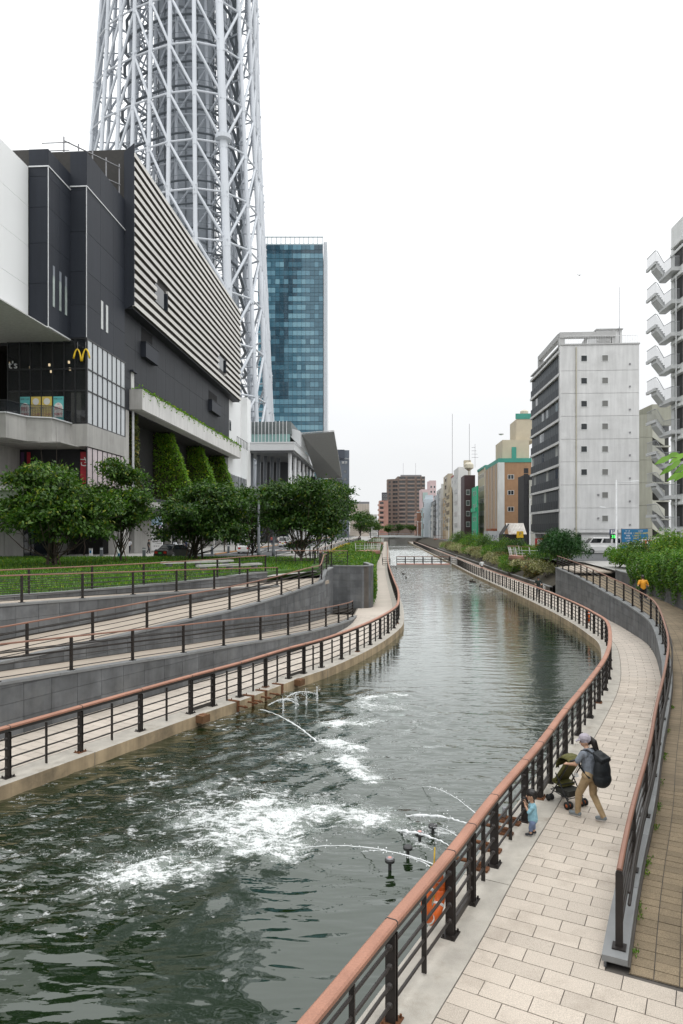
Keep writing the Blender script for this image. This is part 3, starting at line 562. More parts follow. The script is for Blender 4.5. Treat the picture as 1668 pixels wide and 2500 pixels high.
river_rail('canal railing with terracotta handrail along the right walkway', RP, rposts, RP.near(30,290), [rposts[4], rposts[8]], 40, 'canal railings')
lpx = [(20,1898),(198,1835),(343,1784),(465,1742),(516,1724),(585,1701),(646,1679),(705,1656),(739,1644),(785,1629)]
lposts = [LP.near(*gp(x,y)[:2]) for x,y in lpx]; lposts = [lposts[0]-4.2, lposts[0]-2.1]+lposts
river_rail('canal railing with terracotta handrail along the left walkway', LP, lposts, LP.near(19,290), [lposts[5], lposts[9]], 45, 'canal railings')
def ramp_rail(label, P, zf, s0, s1, gap, group='ramp railings', H=1.0, off=0.0, nb=5, inner=0):
    root = thing('ramp_railing', label, 'railing', P.at(s0, off)+Vector((0,0,zf(s0))), 0, group)
    n = max(1, round((s1-s0)/gap)); S = [s0+(s1-s0)*k/n for k in range(n+1)]
    z3 = lambda s, o=0.0, h=0.0: Vector((*P.at(s, off+o)[:2], zf(s)+h))
    for s in S:
        put('post', rp_post, z3(s), zrot(P, s), root)
    for a, b_ in zip(S, S[1:]):
        k = max(2, int((b_-a)/.5)); pts = [z3(t, 0, H) for t in np.linspace(a+.003, b_-.003, k)]
        MB().sweep(pts, [(-.035,-.02),(-.035,.012),(-.02,.026),(.02,.026),(.035,.012),(.035,-.02)]).build('handrail', capdull_m, root)
    pts = lambda h, o=0.0: [z3(t, o, h) for t in np.linspace(s0, s1, max(3, int((s1-s0)/.5)))]
    for k in range(nb): MB().tube(pts(.1+k*(H-.2)/(nb-.4)), .014, 6).build('bar', bar_m, root, True)
    if inner: MB().tube(pts(.74, inner), .022, 6).build('grab_rail', bar_m, root, True); MB().tube(pts(.58, inner), .022, 6).build('grab_rail', bar_m, root, True)
    return root
rp_post = MB(); rp_post.box(-.03,.03,-.045,.045,.0,.97); rp_post.box(-.022,.022,-.035,.035,.97,1.0); rp_post.box(-.085,.085,-.085,.085,.0,.018); rp_post = rp_post.mesh('ramp_post', metal_m)
rp_plate = box_mesh('ramp_plate', metal_m, .085, .085, .0, .02)
ramp_rail('dark railing on the lowest ramp wall above the left walkway', P1, lambda s: h1(s)+.035, 2, P1.L-1.2, 2.45, off=-.12, inner=-.1)
ramp_rail('dark railing on the middle ramp wall of the left bank', P2, lambda s: h2(s)+.035, 2, 35.4, 2.5, off=-.12, inner=-.1)
ramp_rail('dark railing on the topmost ramp wall in front of the lawn', P3, lambda s: h3(s)+.035, .5, P3.L, 2.6, off=-.12)
ramp_rail('dark railing along the front edge of the lawn', P4, lambda s: 3.08, .5, P4.L, 2.7, off=-.12, H=1.0)
ramp_rail('tall dark railing above the curved wall at the plaza corner', Path([(-1.35,45.5),(-1.5,47.5),(-1.2,49.6),(1.6,50.15)]), lambda s: 3.08, 0, 5.9, 1.3, H=1.05)
ramp_rail('dark railing along the far edge of the lawn', Path([(-5.0,53),(-1.6,53.5),(-.9,54.5)]), lambda s: 3.0, 0, 4.4, 1.5, H=1.05)
ramp_rail('curved dark railing on the ramp wall beside the right walkway', WP, lambda d: rampz(d)+.145, .25, WP.L-1, 2.1, off=.13, inner=.12, nb=5)
# ================================================================== lattice tower
white_m = M('tower_white', (.56,.59,.63), .55, .08, .05)
def build_tower():
    X0, Y0 = -47.0, 210.0; th0 = R(-90+32)
    root = thing('lattice_tower', 'huge white steel lattice tower with a grey core rising behind the mall', 'tower', (X0,Y0,ZL))
    Rc = lambda z: (27+(133-z)*.075 if z < 200 else 22-(z-200)*.012); Rf = lambda z: (21.5+(133-z)*.035 if z < 133 else 21.5-(z-133)*.012)
    def pt(k, z, sc=1.0, n=24):
        t = th0+2*math.pi*k/n; w_ = (1+math.cos(3*(t-th0)))/2; r = (Rf(z)+(Rc(z)-Rf(z))*w_**1.2)*sc
        return Vector((r*math.cos(t), r*math.sin(t), z))
    zs = [6, 20, 40, 60, 80, 100, 120, 140, 160, 180, 210, 260, 320, 400]; lv = 13.5; z0 = 12.0
    for k in range(24):
        big = k % 8 == 0; d = 2.1 if big else 1.15
        b = MB(); b.tube([pt(k,z) for z in zs], d/2, 12 if big else 10); b.build('column', white_m, root, True, False)
    nl = 29; far = MB()
    dark = M('tower_dark_steel', (.15,.17,.19), .6); grey = M('tower_grey_steel', (.38,.41,.45), .55, .05, .1)
    for l in range(nl):
        za, zb_ = z0+l*lv, z0+(l+1)*lv
        for k in range(24):
            j = k % 8; a, b_ = (pt(k,za), pt(k+1,zb_)) if j < 4 else (pt(k,zb_), pt(k+1,za))
            if l < 12: icyl('brace', white_m, a, b_, .74, root, 8)
            else: far.tube([a,b_], .45, 6)
        if l < 13:
            rb = MB(); P = [pt(k,za) for k in range(25)]
            for p, q in zip(P, P[1:]): rb.tube([p,q], .27, 6)
            rb.build('ring_beam', white_m, root, False, False)
        else:
            for k in range(24): far.tube([pt(k,za),pt(k+1,za)], .36, 5)
    tag(far.build('upper_lattice', white_m, root, False, False), kind='stuff')
    # joint sleeves with ladder rungs read as rough bands at the nodes
    sl = MB()
    for l in range(13):
        for k in range(24):
            p = pt(k, z0+l*lv); q = pt(k, z0+l*lv+1.6); p2 = pt(k, z0+l*lv-1.6); sl.tube([p2,p,q], 1.12 if k % 8 == 0 else .66, 8)
            for m in range(4):
                a = RNG.uniform(0, 6.28); o = p+Vector((math.cos(a),math.sin(a),0))*(1.25 if k % 8 == 0 else .85)+Vector((0,0,RNG.uniform(-1.8,1.8))); sl.box(o.x-.12,o.x+.12,o.y-.12,o.y+.12,o.z-.2,o.z+.2)
    tag(sl.build('node_sleeves', white_m, root, False, False), kind='stuff')
    # inner ring of columns, walkways and the core
    for k in range(12):
        b = MB(); b.tube([pt(k,z,.62,12) for z in zs], .5, 8); b.build('inner_column', grey, root, True, False)
    inn, cat = MB(), MB()
    for l in range(2*nl):
        z = z0+l*lv/2
        for k in range(24):
            cat.bar(pt(k,z,.7), pt(k+1,z,.7), .9, .16); cat.bar(pt(k,z+1,.74), pt(k+1,z+1,.74), .08, .1)
            if l % 2 == 0 and k % 2 == 0: inn.tube([pt(k,z,.45), pt(k,z,1.0)], .22, 5)
        if l % 2 == 0:
            for k in range(12):
                inn.tube([pt(k,z,.62,12), pt(k+1,z+lv,.62,12)], .25, 5); inn.tube([pt(k+1,z,.62,12), pt(k,z+lv,.62,12)], .25, 5); inn.tube([pt(k,z,.62,12), pt(k+1,z,.62,12)], .25, 5)
    tag(inn.build('inner_lattice', grey, root, False, False), kind='stuff'); tag(cat.build('catwalk_rings', dark, root, False, False), kind='stuff')
    cm = M('core_panel', (.29,.32,.355), .55, .1, .08)
    c = MB(); c.lathe([(8.6,0),(8.6,400)], 16); c.build('core', cm, root, False, False)
    for k in range(16): a = 2*math.pi*(k+.5)/16; icyl('core_rib', dark, (8.75*math.cos(a),8.75*math.sin(a),5), (8.75*math.cos(a),8.75*math.sin(a),395), .35, root, 4)
    for z in np.arange(20, 190, 13.5): MB().lathe([(8.75,z),(8.75,z+.5)], 16).build('core_band', dark, root, False, False)
    p = pt(0, 108); b = MB(); b.lathe([(1.3,-.9),(2.2,-.6),(2.2,.5),(1.3,.5)], 16, p); b.build('column_collar', white_m, root, False, False)
build_tower()
# ================================================================== shopping mall
TH = math.atan(.064); c_, s_ = math.cos(TH), math.sin(TH)
mall = thing('shopping_mall', 'large dark grey mall with white slatted upper facade and hanging green walls', 'building', (-29,0,ZL), -TH)
def mb_(x, a): k = (x-CX)/F; return (29-a*c_-k*a*s_)/(s_-k*c_)
def mz(y, a, b): return CZ+(HY-y)/F*(-a*s_+b*c_)-ZL
dk = M('dark_panel', (.025,.029,.038), .55, .08, .15, rnd=.08, streak=.08, spec=.22); dk2 = M('dark_wall', (.033,.036,.042), .6, .1, .15, rnd=.06, streak=.14, spec=.25)
slat_m = M('slat_white', (.7,.68,.64), .55, .05, .3, rnd=.03); gapm = M('slat_backing', (.035,.033,.03), .8)
wht = M('mall_white', (.8,.81,.81), .6, .03, .1); conc = M('mall_concrete', (.4,.39,.37), .8, .12, .35, .1, 20, streak=.14, rnd=.05, dark=(.25,.24,.22), dark_amt=.4, dark_scale=.4)
concl = M('planter_concrete', (.66,.65,.63), .75, .07, .3, streak=.1, rnd=.02); trim_w = M('white_trim', (.62,.63,.64), .4)
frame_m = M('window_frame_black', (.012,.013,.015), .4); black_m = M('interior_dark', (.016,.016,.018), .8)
def glass(name, tint, refl=1.5, alpha=.55, rough=.02):
    if name in MATS: return MATS[name]
    m = bpy.data.materials.new(name); m.use_nodes = True; MATS[name] = m; nt = m.node_tree; N, Lk = nt.nodes, nt.links; b = N['Principled BSDF']
    b.inputs['Base Color'].default_value = (*tint,1); b.inputs['Roughness'].default_value = rough; b.inputs['IOR'].default_value = refl; b.inputs['Specular IOR Level'].default_value = .8
    if alpha < 1: b.inputs['Alpha'].default_value = alpha
    return m
gl_front = glass('storefront_glass', (.02,.023,.026), 1.5, .45); gl_side = glass('side_glass', (.5,.53,.55), 1.6, .95, .08); gl_dark = glass('dark_glass', (.015,.02,.025), 1.5, 1)
def mbx(name, mat, a0, a1, b0, b1, z0, z1, parent=None): return irange(name, mat, a0, a1, b0, b1, z0, z1, parent or mall)
def panel_grid(mat, plane, fixed, u0, u1, z0, z1, nu, nz, th=.06, gap=.03, parent=None, zs=None):
    """plane 'a': facing the canal at a=fixed; plane 'b': facing the camera at b=fixed"""
    zs = zs or [z0+(z1-z0)*k/nz for k in range(nz+1)]
    for i in range(nu):
        ua, ub = u0+(u1-u0)*i/nu+gap/2, u0+(u1-u0)*(i+1)/nu-gap/2
        for za, zb_ in zip(zs, zs[1:]):
            if plane == 'a': mbx('panel', mat, fixed, fixed+th, ua, ub, za+gap/2, zb_-gap/2, parent)
            else: mbx('panel', mat, ua, ub, fixed-th, fixed, za+gap/2, zb_-gap/2, parent)
# white block at the far left
mbx('white_block', wht, -40, -4.85, 30, 65.3, 22.1, 37.2)
panel_grid(wht, 'a', -4.85, 45.3, 65.3, 22.12, 37.2, 4, 4, .04, .025)
# dark block beside it
mbx('dark_block', gapm, -30, -2.98, 65.47, 70.0, 22.15, 38.9)
zl1 = [22.12, 26.2, 30.0, 33.4, 36.3, 38.9]
panel_grid(dk, 'a', -2.98, 65.42, 70.0, 0, 0, 2, 0, .07, .03, zs=zl1); panel_grid(dk, 'b', 65.47, -4.8, -2.92, 0, 0, 1, 0, .07, .03, zs=zl1)
mbx('corner_trim', trim_w, -2.93, -2.87, 65.35, 65.41, 22.05, 37.2)
mbx('edge_trim', trim_w, -4.8, -2.86, 65.33, 65.39, 37.18, 37.3); mbx('edge_trim', trim_w, -2.9, -2.84, 65.4, 70.0, 37.18, 37.3)
mbx('edge_trim', trim_w, -4.8, -2.86, 65.33, 65.39, 22.0, 22.12); mbx('edge_trim', trim_w, -2.9, -2.84, 65.4, 70.0, 22.0, 22.12)
mbx('soffit', M('soffit_grey', (.5,.5,.49), .7), -40, -2.95, 46, 70.2, 21.95, 22.05)
slit = M('slit_window', (.33,.38,.36), .2, .3, .8)
for x, ya, yb in ((131,672,748),(147,686,758),(161,698,768)):
    b0 = mb_(x-2.2,-2.9); b1 = mb_(x+2.2,-2.9); wn = mbx('window', slit, -2.9, -2.86, b0, b1, mz(yb,-2.9,b0), mz(ya,-2.9,b0)); mbx('window_head', M('slit_head', (.2,.22,.25), .4), -2.9, -2.855, b0, b1, mz(ya,-2.9,b0), mz(ya-24,-2.9,b0))
# second dark block
mbx('dark_block', gapm, -30, -1.28, 70.05, 80.3, 22.3, 41.1)
zl2 = [22.3, 25.6, 29.0, 33.0, 37.2, 41.1]
panel_grid(dk, 'a', -1.28, 70.0, 80.2, 0, 0, 3, 0, .07, .03, zs=zl2); panel_grid(dk, 'b', 70.05, -2.92, -1.22, 0, 0, 1, 0, .07, .03, zs=zl2)
mbx('corner_trim', trim_w, -1.24, -1.18, 69.91, 69.97, 22.3, 37.6)
mbx('edge_trim', trim_w, -2.9, -1.17, 69.9, 69.97, 37.5, 37.62); mbx('edge_trim', trim_w, -1.2, -1.14, 70.0, 80.2, 37.5, 37.62)
for x in (249, 261): b0 = mb_(x-2.4,-1.2); b1 = mb_(x+2.4,-1.2); mbx('window', M('slit_window_white', (.55,.57,.56), .3), -1.2, -1.16, b0, b1, mz(802+(x-249)*.7,-1.2,b0), mz(733+(x-249)*.9,-1.2,b0))
# rooftop steelwork
for i in range(5):
    for zz in (44.6, 42.6, 40.6, 38.8):
        if i == 0: icyl('roof_pipe', galv_m, (-5.5,74,zz), (-1.6,79.8,zz), .16, mall, 6)
    icyl('roof_post', galv_m, (-5.5+i*.95,74+i*1.45,38), (-5.5+i*.95,74+i*1.45,45), .16, mall, 6)
for k in range(5): icyl('roof_rail', galv_m, (-6,70.2,39+k*.8), (-3.1,70.2,39+k*.8), .1, mall, 5)
# slatted upper block
mbx('slat_block', gapm, -30, -.35, 80.4, 139, 28.65, 47.0)
fb = MB(); fb.hull8([(-1.3,80.2,28.4),(-.1,80.2,28.9),(-.1,80.4,28.9),(-1.3,80.4,28.4)], [(-1.3,80.2,46.6),(-.1,80.2,47.6),(-.1,80.4,47.6),(-1.3,80.4,46.6)]); fb.build('end_panel', dk, mall, False, False)
op = [(mb_(384,0),mb_(411,0),32.0,34.3),(mb_(536,0),mb_(553,0),31.4,33.7)]
ns = 17; pitch = 18.3/ns
for i in range(ns):
    z = 28.75+i*pitch; cuts = [80.25]
    for b0, b1, za, zb_ in op:
        if z+.6 > za and z < zb_: cuts += [b0, b1]
    cuts.append(139)
    for b0, b1 in zip(cuts[::2], cuts[1::2]):
        sb = MB(); sb.hull8([(-.34,b0,z),(-.02,b0,z+.04),(-.02,b1,z+.04),(-.34,b1,z)], [(-.34,b0,z+.56),(.02,b0,z+.52),(.02,b1,z+.52),(-.34,b1,z+.56)]); sb.m = [1,0,0,0,0,0]; sb.build('slat', [slat_m, M('slat_underside', (.06,.052,.045), .8)], mall, False, False)  # underside coloured dark to deepen the shade between slats
for b0, b1, za, zb_ in op: mbx('window', gl_dark, -.34, -.3, b0, b1, za, zb_); mbx('window_jamb', dk, -.3, -.05, b1-.15, b1, za, zb_)
mbx('slat_soffit', dk2, -3, -.3, 80.3, 139, 28.5, 28.63)
# dark wall under the slats
mbx('wall_core', gapm, -30, -1.62, 80.45, 135, 17.0, 28.5)
holes = [(mb_(346,-1.5),mb_(372,-1.5),mz(865,-1.5,89),mz(812,-1.5,89)),(mb_(510,-1.5),mb_(530,-1.5),mz(985,-1.5,118),mz(948,-1.5,118))]
panel_grid(dk2, 'a', -1.62, 80.5, 135, 17.0, 28.5, 14, 3, .1, .03)
for b0, b1, za, zb_ in holes:
    mbx('window', M('deep_opening', (.006,.006,.007), .9), -1.52, -1.49, b0, b1, za, zb_); bal = mbx('balcony', dk, -1.5, -.85, b0-.25, b1+.55, za-1.0, za+.85); mbx('balcony_cap', trim_w if False else dk2, -1.5, -.8, b0-.3, b1+.6, za+.86, za+.95)
mbx('door', M('door_white', (.6,.6,.58), .6), -1.52, -1.46, mb_(320,-1.5), mb_(327,-1.5), 19.7, mz(908,-1.5,83)); mbx('door_hood', dk, -1.5, -1.1, mb_(318,-1.5), mb_(329,-1.5), mz(908,-1.5,83), mz(906,-1.5,83)+.1)
# planter ledge
pl = MB(); pl.box(-1.5,.02,82.4,82.6,17.2,19.6); pl.build('planter_end', conc, mall, False, False)
for i in range(9): mbx('planter_front', concl, -.2, .02, 82.62+i*6.26, 82.62+(i+1)*6.26-.03, 17.2, 19.6)
mbx('planter_floor', concl, -3.4, -.2, 82.6, 139, 17.15, 17.35); mbx('planter_soil', earth_m, -1.5, -.2, 82.6, 139, 19.0, 19.3)
mbx('planter_pier', conc, -3.2, -1.55, 80.35, 82.4, -1, 19.6); mbx('drain_pipe', trim_w, -1.4, -1.2, 83.0, 83.2, 6, 17.1)
# recess with green walls
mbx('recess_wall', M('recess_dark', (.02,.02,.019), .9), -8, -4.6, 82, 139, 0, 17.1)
ivy_m = leafmat('ivy_leaf', (.07,.16,.008), (.17,.32,.025), .06, .35); ivyd_m = leafmat('ivy_brown_leaf', (.035,.05,.01), (.09,.115,.022), .18, .2)
def leaf_cards(C, size, nrm=None, droop=.5, jit=.5, asp=.55):
    """kite-shaped leaves at the points C (n,3); returns vertices and quads"""
    n = len(C); d = RNG.normal(size=(n,3)); d[:,2] -= droop
    if nrm is not None: d += nrm*jit
    d /= np.linalg.norm(d,axis=1)[:,None]; up = RNG.normal(size=(n,3))*.6+np.array([0,0,1.0])
    if nrm is not None: up += nrm
    sd = np.cross(d, up); sd /= np.maximum(1e-6, np.linalg.norm(sd,axis=1))[:,None]; L_ = size*RNG.uniform(.7,1.3,(n,1)); W_ = L_*asp
    nn = np.cross(sd, d); V = np.stack([C, C+d*L_*.5+sd*W_*.5+nn*L_*.08, C+d*L_, C+d*L_*.5-sd*W_*.5+nn*L_*.08], 1).reshape(-1,3)
    return V, np.arange(4*n).reshape(n,4)
def leafobj(name, C, size, mat, parent=None, world=True, nrm=None, droop=.5, jit=.5, asp=.55):
    V, Q = leaf_cards(np.asarray(C,float), size, nrm, droop, jit, asp); me = np_mesh(name, V, Q); me.materials.append(mat); return link(bpy.data.objects.new(name, me), parent, world)
def fin(b, flare, dens, mat, top=16.9, bot=4.5, a_in=-4.6, a_top=-1.9, name='green_wall'):
    f = MB(); f.hull8([(a_in,b,bot),(a_top+flare,b,bot),(a_top+flare,b+1.4,bot),(a_in,b+1.4,bot)], [(a_in,b,top),(a_top,b,top),(a_top,b+1.4,top),(a_in,b+1.4,top)])
    fo = f.build(name, earth_m, mall, False, False); n = dens
    z = RNG.uniform(bot, top, n); fr = (top-z)/(top-bot); ae = a_top+flare*fr
    k = RNG.uniform(0,1,n) < .65; a = np.where(k, a_in+(ae-a_in)*RNG.uniform(0,1,n)**.7, ae); bb = np.where(k, b, b+RNG.uniform(0,1.4,n))
    lump = .5+.5*np.sin(z*1.9+a*2.1)*np.sin(a*3.3-z*1.3)
    C = np.stack([a+RNG.normal(0,.08,n)+(~k)*.22*lump, bb-k*.22*lump+RNG.normal(0,.07,n), z], -1)
    leafobj('ivy', C, .34, mat, fo, False, np.array([.5,-.6,.1]), .9)
fin(83.5, .4, 3200, ivyd_m, 16.9, 7.2, -4.6, -1.6); fin(100, 4.4, 5600, ivy_m, a_top=-2.3, bot=5); fin(116.5, 4.8, 5600, ivy_m, a_top=-2.3, bot=4); fin(131.5, 5.0, 5600, ivy_m, a_top=-2.3, bot=2.5)
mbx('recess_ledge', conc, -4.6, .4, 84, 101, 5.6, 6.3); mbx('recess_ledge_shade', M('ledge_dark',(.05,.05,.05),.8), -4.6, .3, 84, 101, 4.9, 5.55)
# planter shrubs
n = 9000; bb = RNG.uniform(82.7,138.8,n); C = np.stack([RNG.uniform(-1.35,-.05,n), bb, 19.25+RNG.uniform(0,1,n)*(.55+.35*np.sin(bb*1.7)*np.sin(bb*.63))], -1)
C[:1500,0] = RNG.uniform(-.02,.12,1500); C[:1500,2] = 19.6-RNG.uniform(0,1,1500)**2*.9*(np.sin(bb[:1500]*2.3) > .2)
tag(leafobj('planter_shrubs', C, .26, ivy_m, mall, False, None, -.6), kind='stuff')
# white end wall and pillar
mbx('end_wall', wht, -14, -1.7, 135.1, 147, 14, 29.5); mbx('end_pillar', wht, -6, -.4, 147, 151, -1, 31); mbx('end_window', gl_dark, -1.7, -1.6, 136, 137.2, 22.5, 24.5)
mbx('link_glass', gl_side, -1.9, -.6, 139.2, 147, 6, 13.6)
for i in range(6): mbx('link_mullion', frame_m, -.6, -.5, 139.2+i*1.5, 139.3+i*1.5, 6, 13.6)
for i in range(8): mbx('terrace_rail_post', frame_m, -.2, -.12, 136+i*1.5, 136.08+i*1.5, 19.6, 21.2)
mbx('terrace_rail', frame_m, -.2, -.12, 136, 147, 21.2, 21.28)
# storefront corner: interior, panes, mullions
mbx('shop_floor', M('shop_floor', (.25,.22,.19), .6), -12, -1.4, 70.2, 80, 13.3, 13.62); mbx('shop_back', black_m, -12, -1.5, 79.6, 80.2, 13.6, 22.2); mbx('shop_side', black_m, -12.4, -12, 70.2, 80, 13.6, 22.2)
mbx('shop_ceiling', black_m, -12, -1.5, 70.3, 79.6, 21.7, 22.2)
mbx('shop_counter', M('shop_wood', (.3,.2,.12), .6), -6, -3, 75, 76, 13.7, 15.2); mbx('shop_partition', M('shop_pale', (.55,.55,.5), .6), -3.4, -2.4, 71.2, 71.4, 13.65, 17.0)
lampm = M('pendant_light', (.9,.8,.6), .5, emit=(1,.8,.5,2.5))
for k in range(7): icyl('pendant_lamp', lampm, (-10.5+k*1.3,72+(k*37 % 5),20.2), (-10.5+k*1.3,72+(k*37 % 5),20.45), .22, mall, 8)
rows = [13.62, 16.95, 19.15, 22.2]
mxs = [14,43.6,71,99,127,156,184,211]; A_ = [((x-CX)/F*70-.064*70+29) for x in mxs]
for i in range(7):
    for za, zb_ in zip(rows, rows[1:]): mbx('glass_pane', gl_front, A_[i]+.05, A_[i+1]-.05, 70.0, 70.03, za+.05, zb_-.05)
for a in A_: mbx('mullion', frame_m, a-.06, a+.06, 69.93, 70.12, rows[0], rows[-1])
for z in rows: mbx('transom', frame_m, A_[0], A_[-1]+.05, 69.92, 70.1, z-.07, z+.07)
for i in range(8):
    b0, b1 = 70.1+i*1.27, 70.1+(i+1)*1.27
    for za, zb_ in zip(rows, rows[1:]): mbx('glass_pane', gl_side, -1.25, -1.22, b0+.05, b1-.05, za+.05, zb_-.05)
    mbx('mullion', frame_m, -1.3, -1.15, b1-.05, b1+.05, rows[0], rows[-1])
for z in rows: mbx('transom', frame_m, -1.3, -1.14, 70.0, 80.3, z-.06, z+.06)
mbx('corner_mullion', frame_m, -1.32, -1.12, 69.9, 70.1, rows[0]-.05, rows[-1]+.1)
# posters behind the glass
pt_t = M('poster_teal', (.13,.5,.5), .5, 0); pt_y = M('poster_yellow', (.72,.55,.12), .5, 0); pt_w = M('poster_white', (.75,.75,.72), .5, 0); pt_r = M('poster_red', (.5,.03,.05), .5, 0); pt_k = M('poster_ink', (.05,.04,.03), .5, 0); pt_b = M('poster_blue', (.03,.06,.2), .5, 0)
for x0, x1, mt in ((45.5,70,pt_t),(73,97.5,pt_y),(100.5,125.5,pt_y),(129.5,155,pt_t)):
    a0, a1 = [((x-CX)/F*69.9-.064*69.9+29) for x in (x0,x1)]; am = (a0+a1)/2; wq = a1-a0
    po = mbx('poster', mt, a0, a1, 69.86, 69.89, 13.9, 16.35)
    if mt is pt_t:
        d = MB(); d.lathe([(.46,0),(.46,.01)], 24); o = d.build('poster_disc', pt_w, mall, False, False); o.rotation_euler = (R(90),0,0); o.location = (am,69.85,15.2); o.scale = (1,1.15,1); mbx('poster_band', pt_w, am-.46, am+.46, 69.838, 69.852, 14.25, 15.2)
        text('割引', pt_r, (am,69.83,15.1), .42, mall, ext=.003); text('開催中', pt_r, (am,69.83,14.55), .3, mall, ext=.003); text('新規ご入会', pt_k, (am,69.83,16.1), .17, mall, ext=.003); text('5%', pt_r, (am,69.83,15.55), .2, mall, ext=.003)
    else:
        d = MB(); d.lathe([(.34,0),(.34,.01)], 14); o = d.build('poster_disc', pt_w, mall, False, False); o.rotation_euler = (R(90),0,0); o.location = (am,69.85,15.85)
        text('株式カード', pt_k, (am,69.83,15.2), .2, mall, ext=.003); text('メンバー', pt_k, (am,69.83,14.9), .22, mall, ext=.003); text('ご入会', pt_r, (am,69.83,14.55), .3, mall, ext=.003); mbx('poster_card', pt_b, am+.1, am+.45, 69.83, 69.85, 14.0, 14.25)
# golden letter sign
ym = M('sign_yellow', (.75,.5,.02), .4, 0); sg = MB(); ca = ((200.5-CX)/F*69.8-.064*69.8+29)
for sx in (-1,1):
    pts = [(ca+sx*(.06+.40*t**.8*1.05), 69.75, 19.55-0+1.3*(1-(2*t-.72)**2/1.65) - (.0 if t < .4 else (t-.4)*.0)) for t in np.linspace(0,1,14)]
    pts = []
    for t in np.linspace(0, 1, 16):
        xx = sx*(.04+.80*t); h_ = math.sin(math.pi*min(1,max(0,(t*.92+.02))))**.55; pts.append((ca+xx*.98, 69.75, 21.05-1.55+1.55*h_*1.0))
    sg.tube(pts, [.1-.03*math.sin(math.pi*t) for t in np.linspace(0,1,16)], 8)
sgo = sg.build('arches_sign', ym, mall, True, False)
for sx in (-.42,.42): icyl('sign_hanger', galv_m, (ca+sx,69.78,21.0), (ca+sx,69.78,21.8), .05, mall, 5)
text("t's", trim_w, (((27-CX)/F*69.8-.064*69.8+29),69.8,19.55), 1.05, mall, ext=.05)
# concrete band with balcony
bp_ = [(-1.1,80.3),(-1.5,80.3),(-1.5,75),(-9.5,75),(-9.5,63),(-5.7,63),(-5.1,65.6),(-3.06,66.4),(-2.8,69.85),(-1.1,69.85)]
bd = MB(); bd.prism([(p[0],p[1]) for p in bp_], 11.3, 13.55); bd.build('concrete_band', conc, mall, False, False)
bpts = [(-9.5,62.97),(-5.68,62.97),(-5.07,65.57),(-3.03,66.37),(-2.77,69.82)]
mbx('band_soffit', conc, -9.5, -2, 66, 80, 11.2, 11.32)
for p, q in zip(bpts, bpts[1:]):
    k = max(1, int(math.hypot(q[0]-p[0], q[1]-p[1])/1.2))
    for i in range(k):
        a = Vector((p[0]+(q[0]-p[0])*i/k, p[1]+(q[1]-p[1])*i/k, 0)); b = Vector((p[0]+(q[0]-p[0])*(i+1)/k, p[1]+(q[1]-p[1])*(i+1)/k, 0))
        gb = MB(); gb.bar(a+Vector((0,0,14.15)), b+Vector((0,0,14.15)), .03, 1.15); gb.build('balustrade_glass', glass('balustrade', (.02,.025,.03), 1.5, .3), mall, False, False)
    MB().bar(Vector((*p,13.6)), Vector((*q,13.6)), .3, .1).build('band_cap', trim_w, mall, False, False); MB().bar(Vector((*p,14.75)), Vector((*q,14.75)), .06, .05).build('balustrade_rail', frame_m, mall, False, False)
gr_ = MB()
for k in range(40): t = k/39; p = Vector((-9.2+6.2*t, 67.5, 0)); gr_.tube([p+Vector((0,0,13.55)), p+Vector((0,0,14.9))], .0175, 4)
gr_.build('balcony_railing', frame_m, mall, False, False)
icyl('round_column', M('column_concrete', (.55,.54,.5), .7, .08, .4), (-8.35,59.5,-1), (-8.35,59.5,22), 1.75, mall, 20)
# shops one floor down: dark recess with red banners, side glazing and terrace
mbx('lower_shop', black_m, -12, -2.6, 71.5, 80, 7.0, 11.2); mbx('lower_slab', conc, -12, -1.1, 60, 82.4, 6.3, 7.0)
red = M('banner_red', (.36,.02,.03), .6, .2, 2); 
for i, (x, w_, mt) in enumerate(((18,9,red),(33,8,pt_w),(50,9,M('banner_plum',(.07,.03,.09),.6)),(66,9,red),(206,20,red))):
    a = ((x-CX)/F*71.3-.064*71.3+29); bo = mbx('banner', mt, a-w_*.02, a+w_*.02, 71.3, 71.36, 7.6, 10.9)
    if i in (0,4): text('P' if i == 0 else 'さ', pt_w, (a,71.28,9.8), 1.1, mall, ext=.004)
for i in range(8):
    mbx('glass_pane', M('pane_pink', (.5,.42,.43), .15, .15, .5), -1.25, -1.22, 70.15+i*1.27, 71.3+i*1.27, 7.1, 11.2); mbx('mullion', frame_m, -1.3, -1.18, 70.05+i*1.27, 70.15+i*1.27, 7.0, 11.25)
gr_ = MB()
for k in range(40): gr_.tube([(-9.8+.21*k,66.5,7.0), (-9.8+.21*k,66.5,8.1)], .02, 4)
gr_.build('terrace_railing', frame_m, mall, False, False)
mbx('terrace_edge', wht, -20, -1.0, 62, 66.6, 5.6, 6.98); mbx('terrace_wall', conc, -30, -9, 40, 71.5, 5.6, 11.2); mbx('terrace_rail', frame_m, -9.8, -1.3, 66.47, 66.53, 8.1, 8.16)
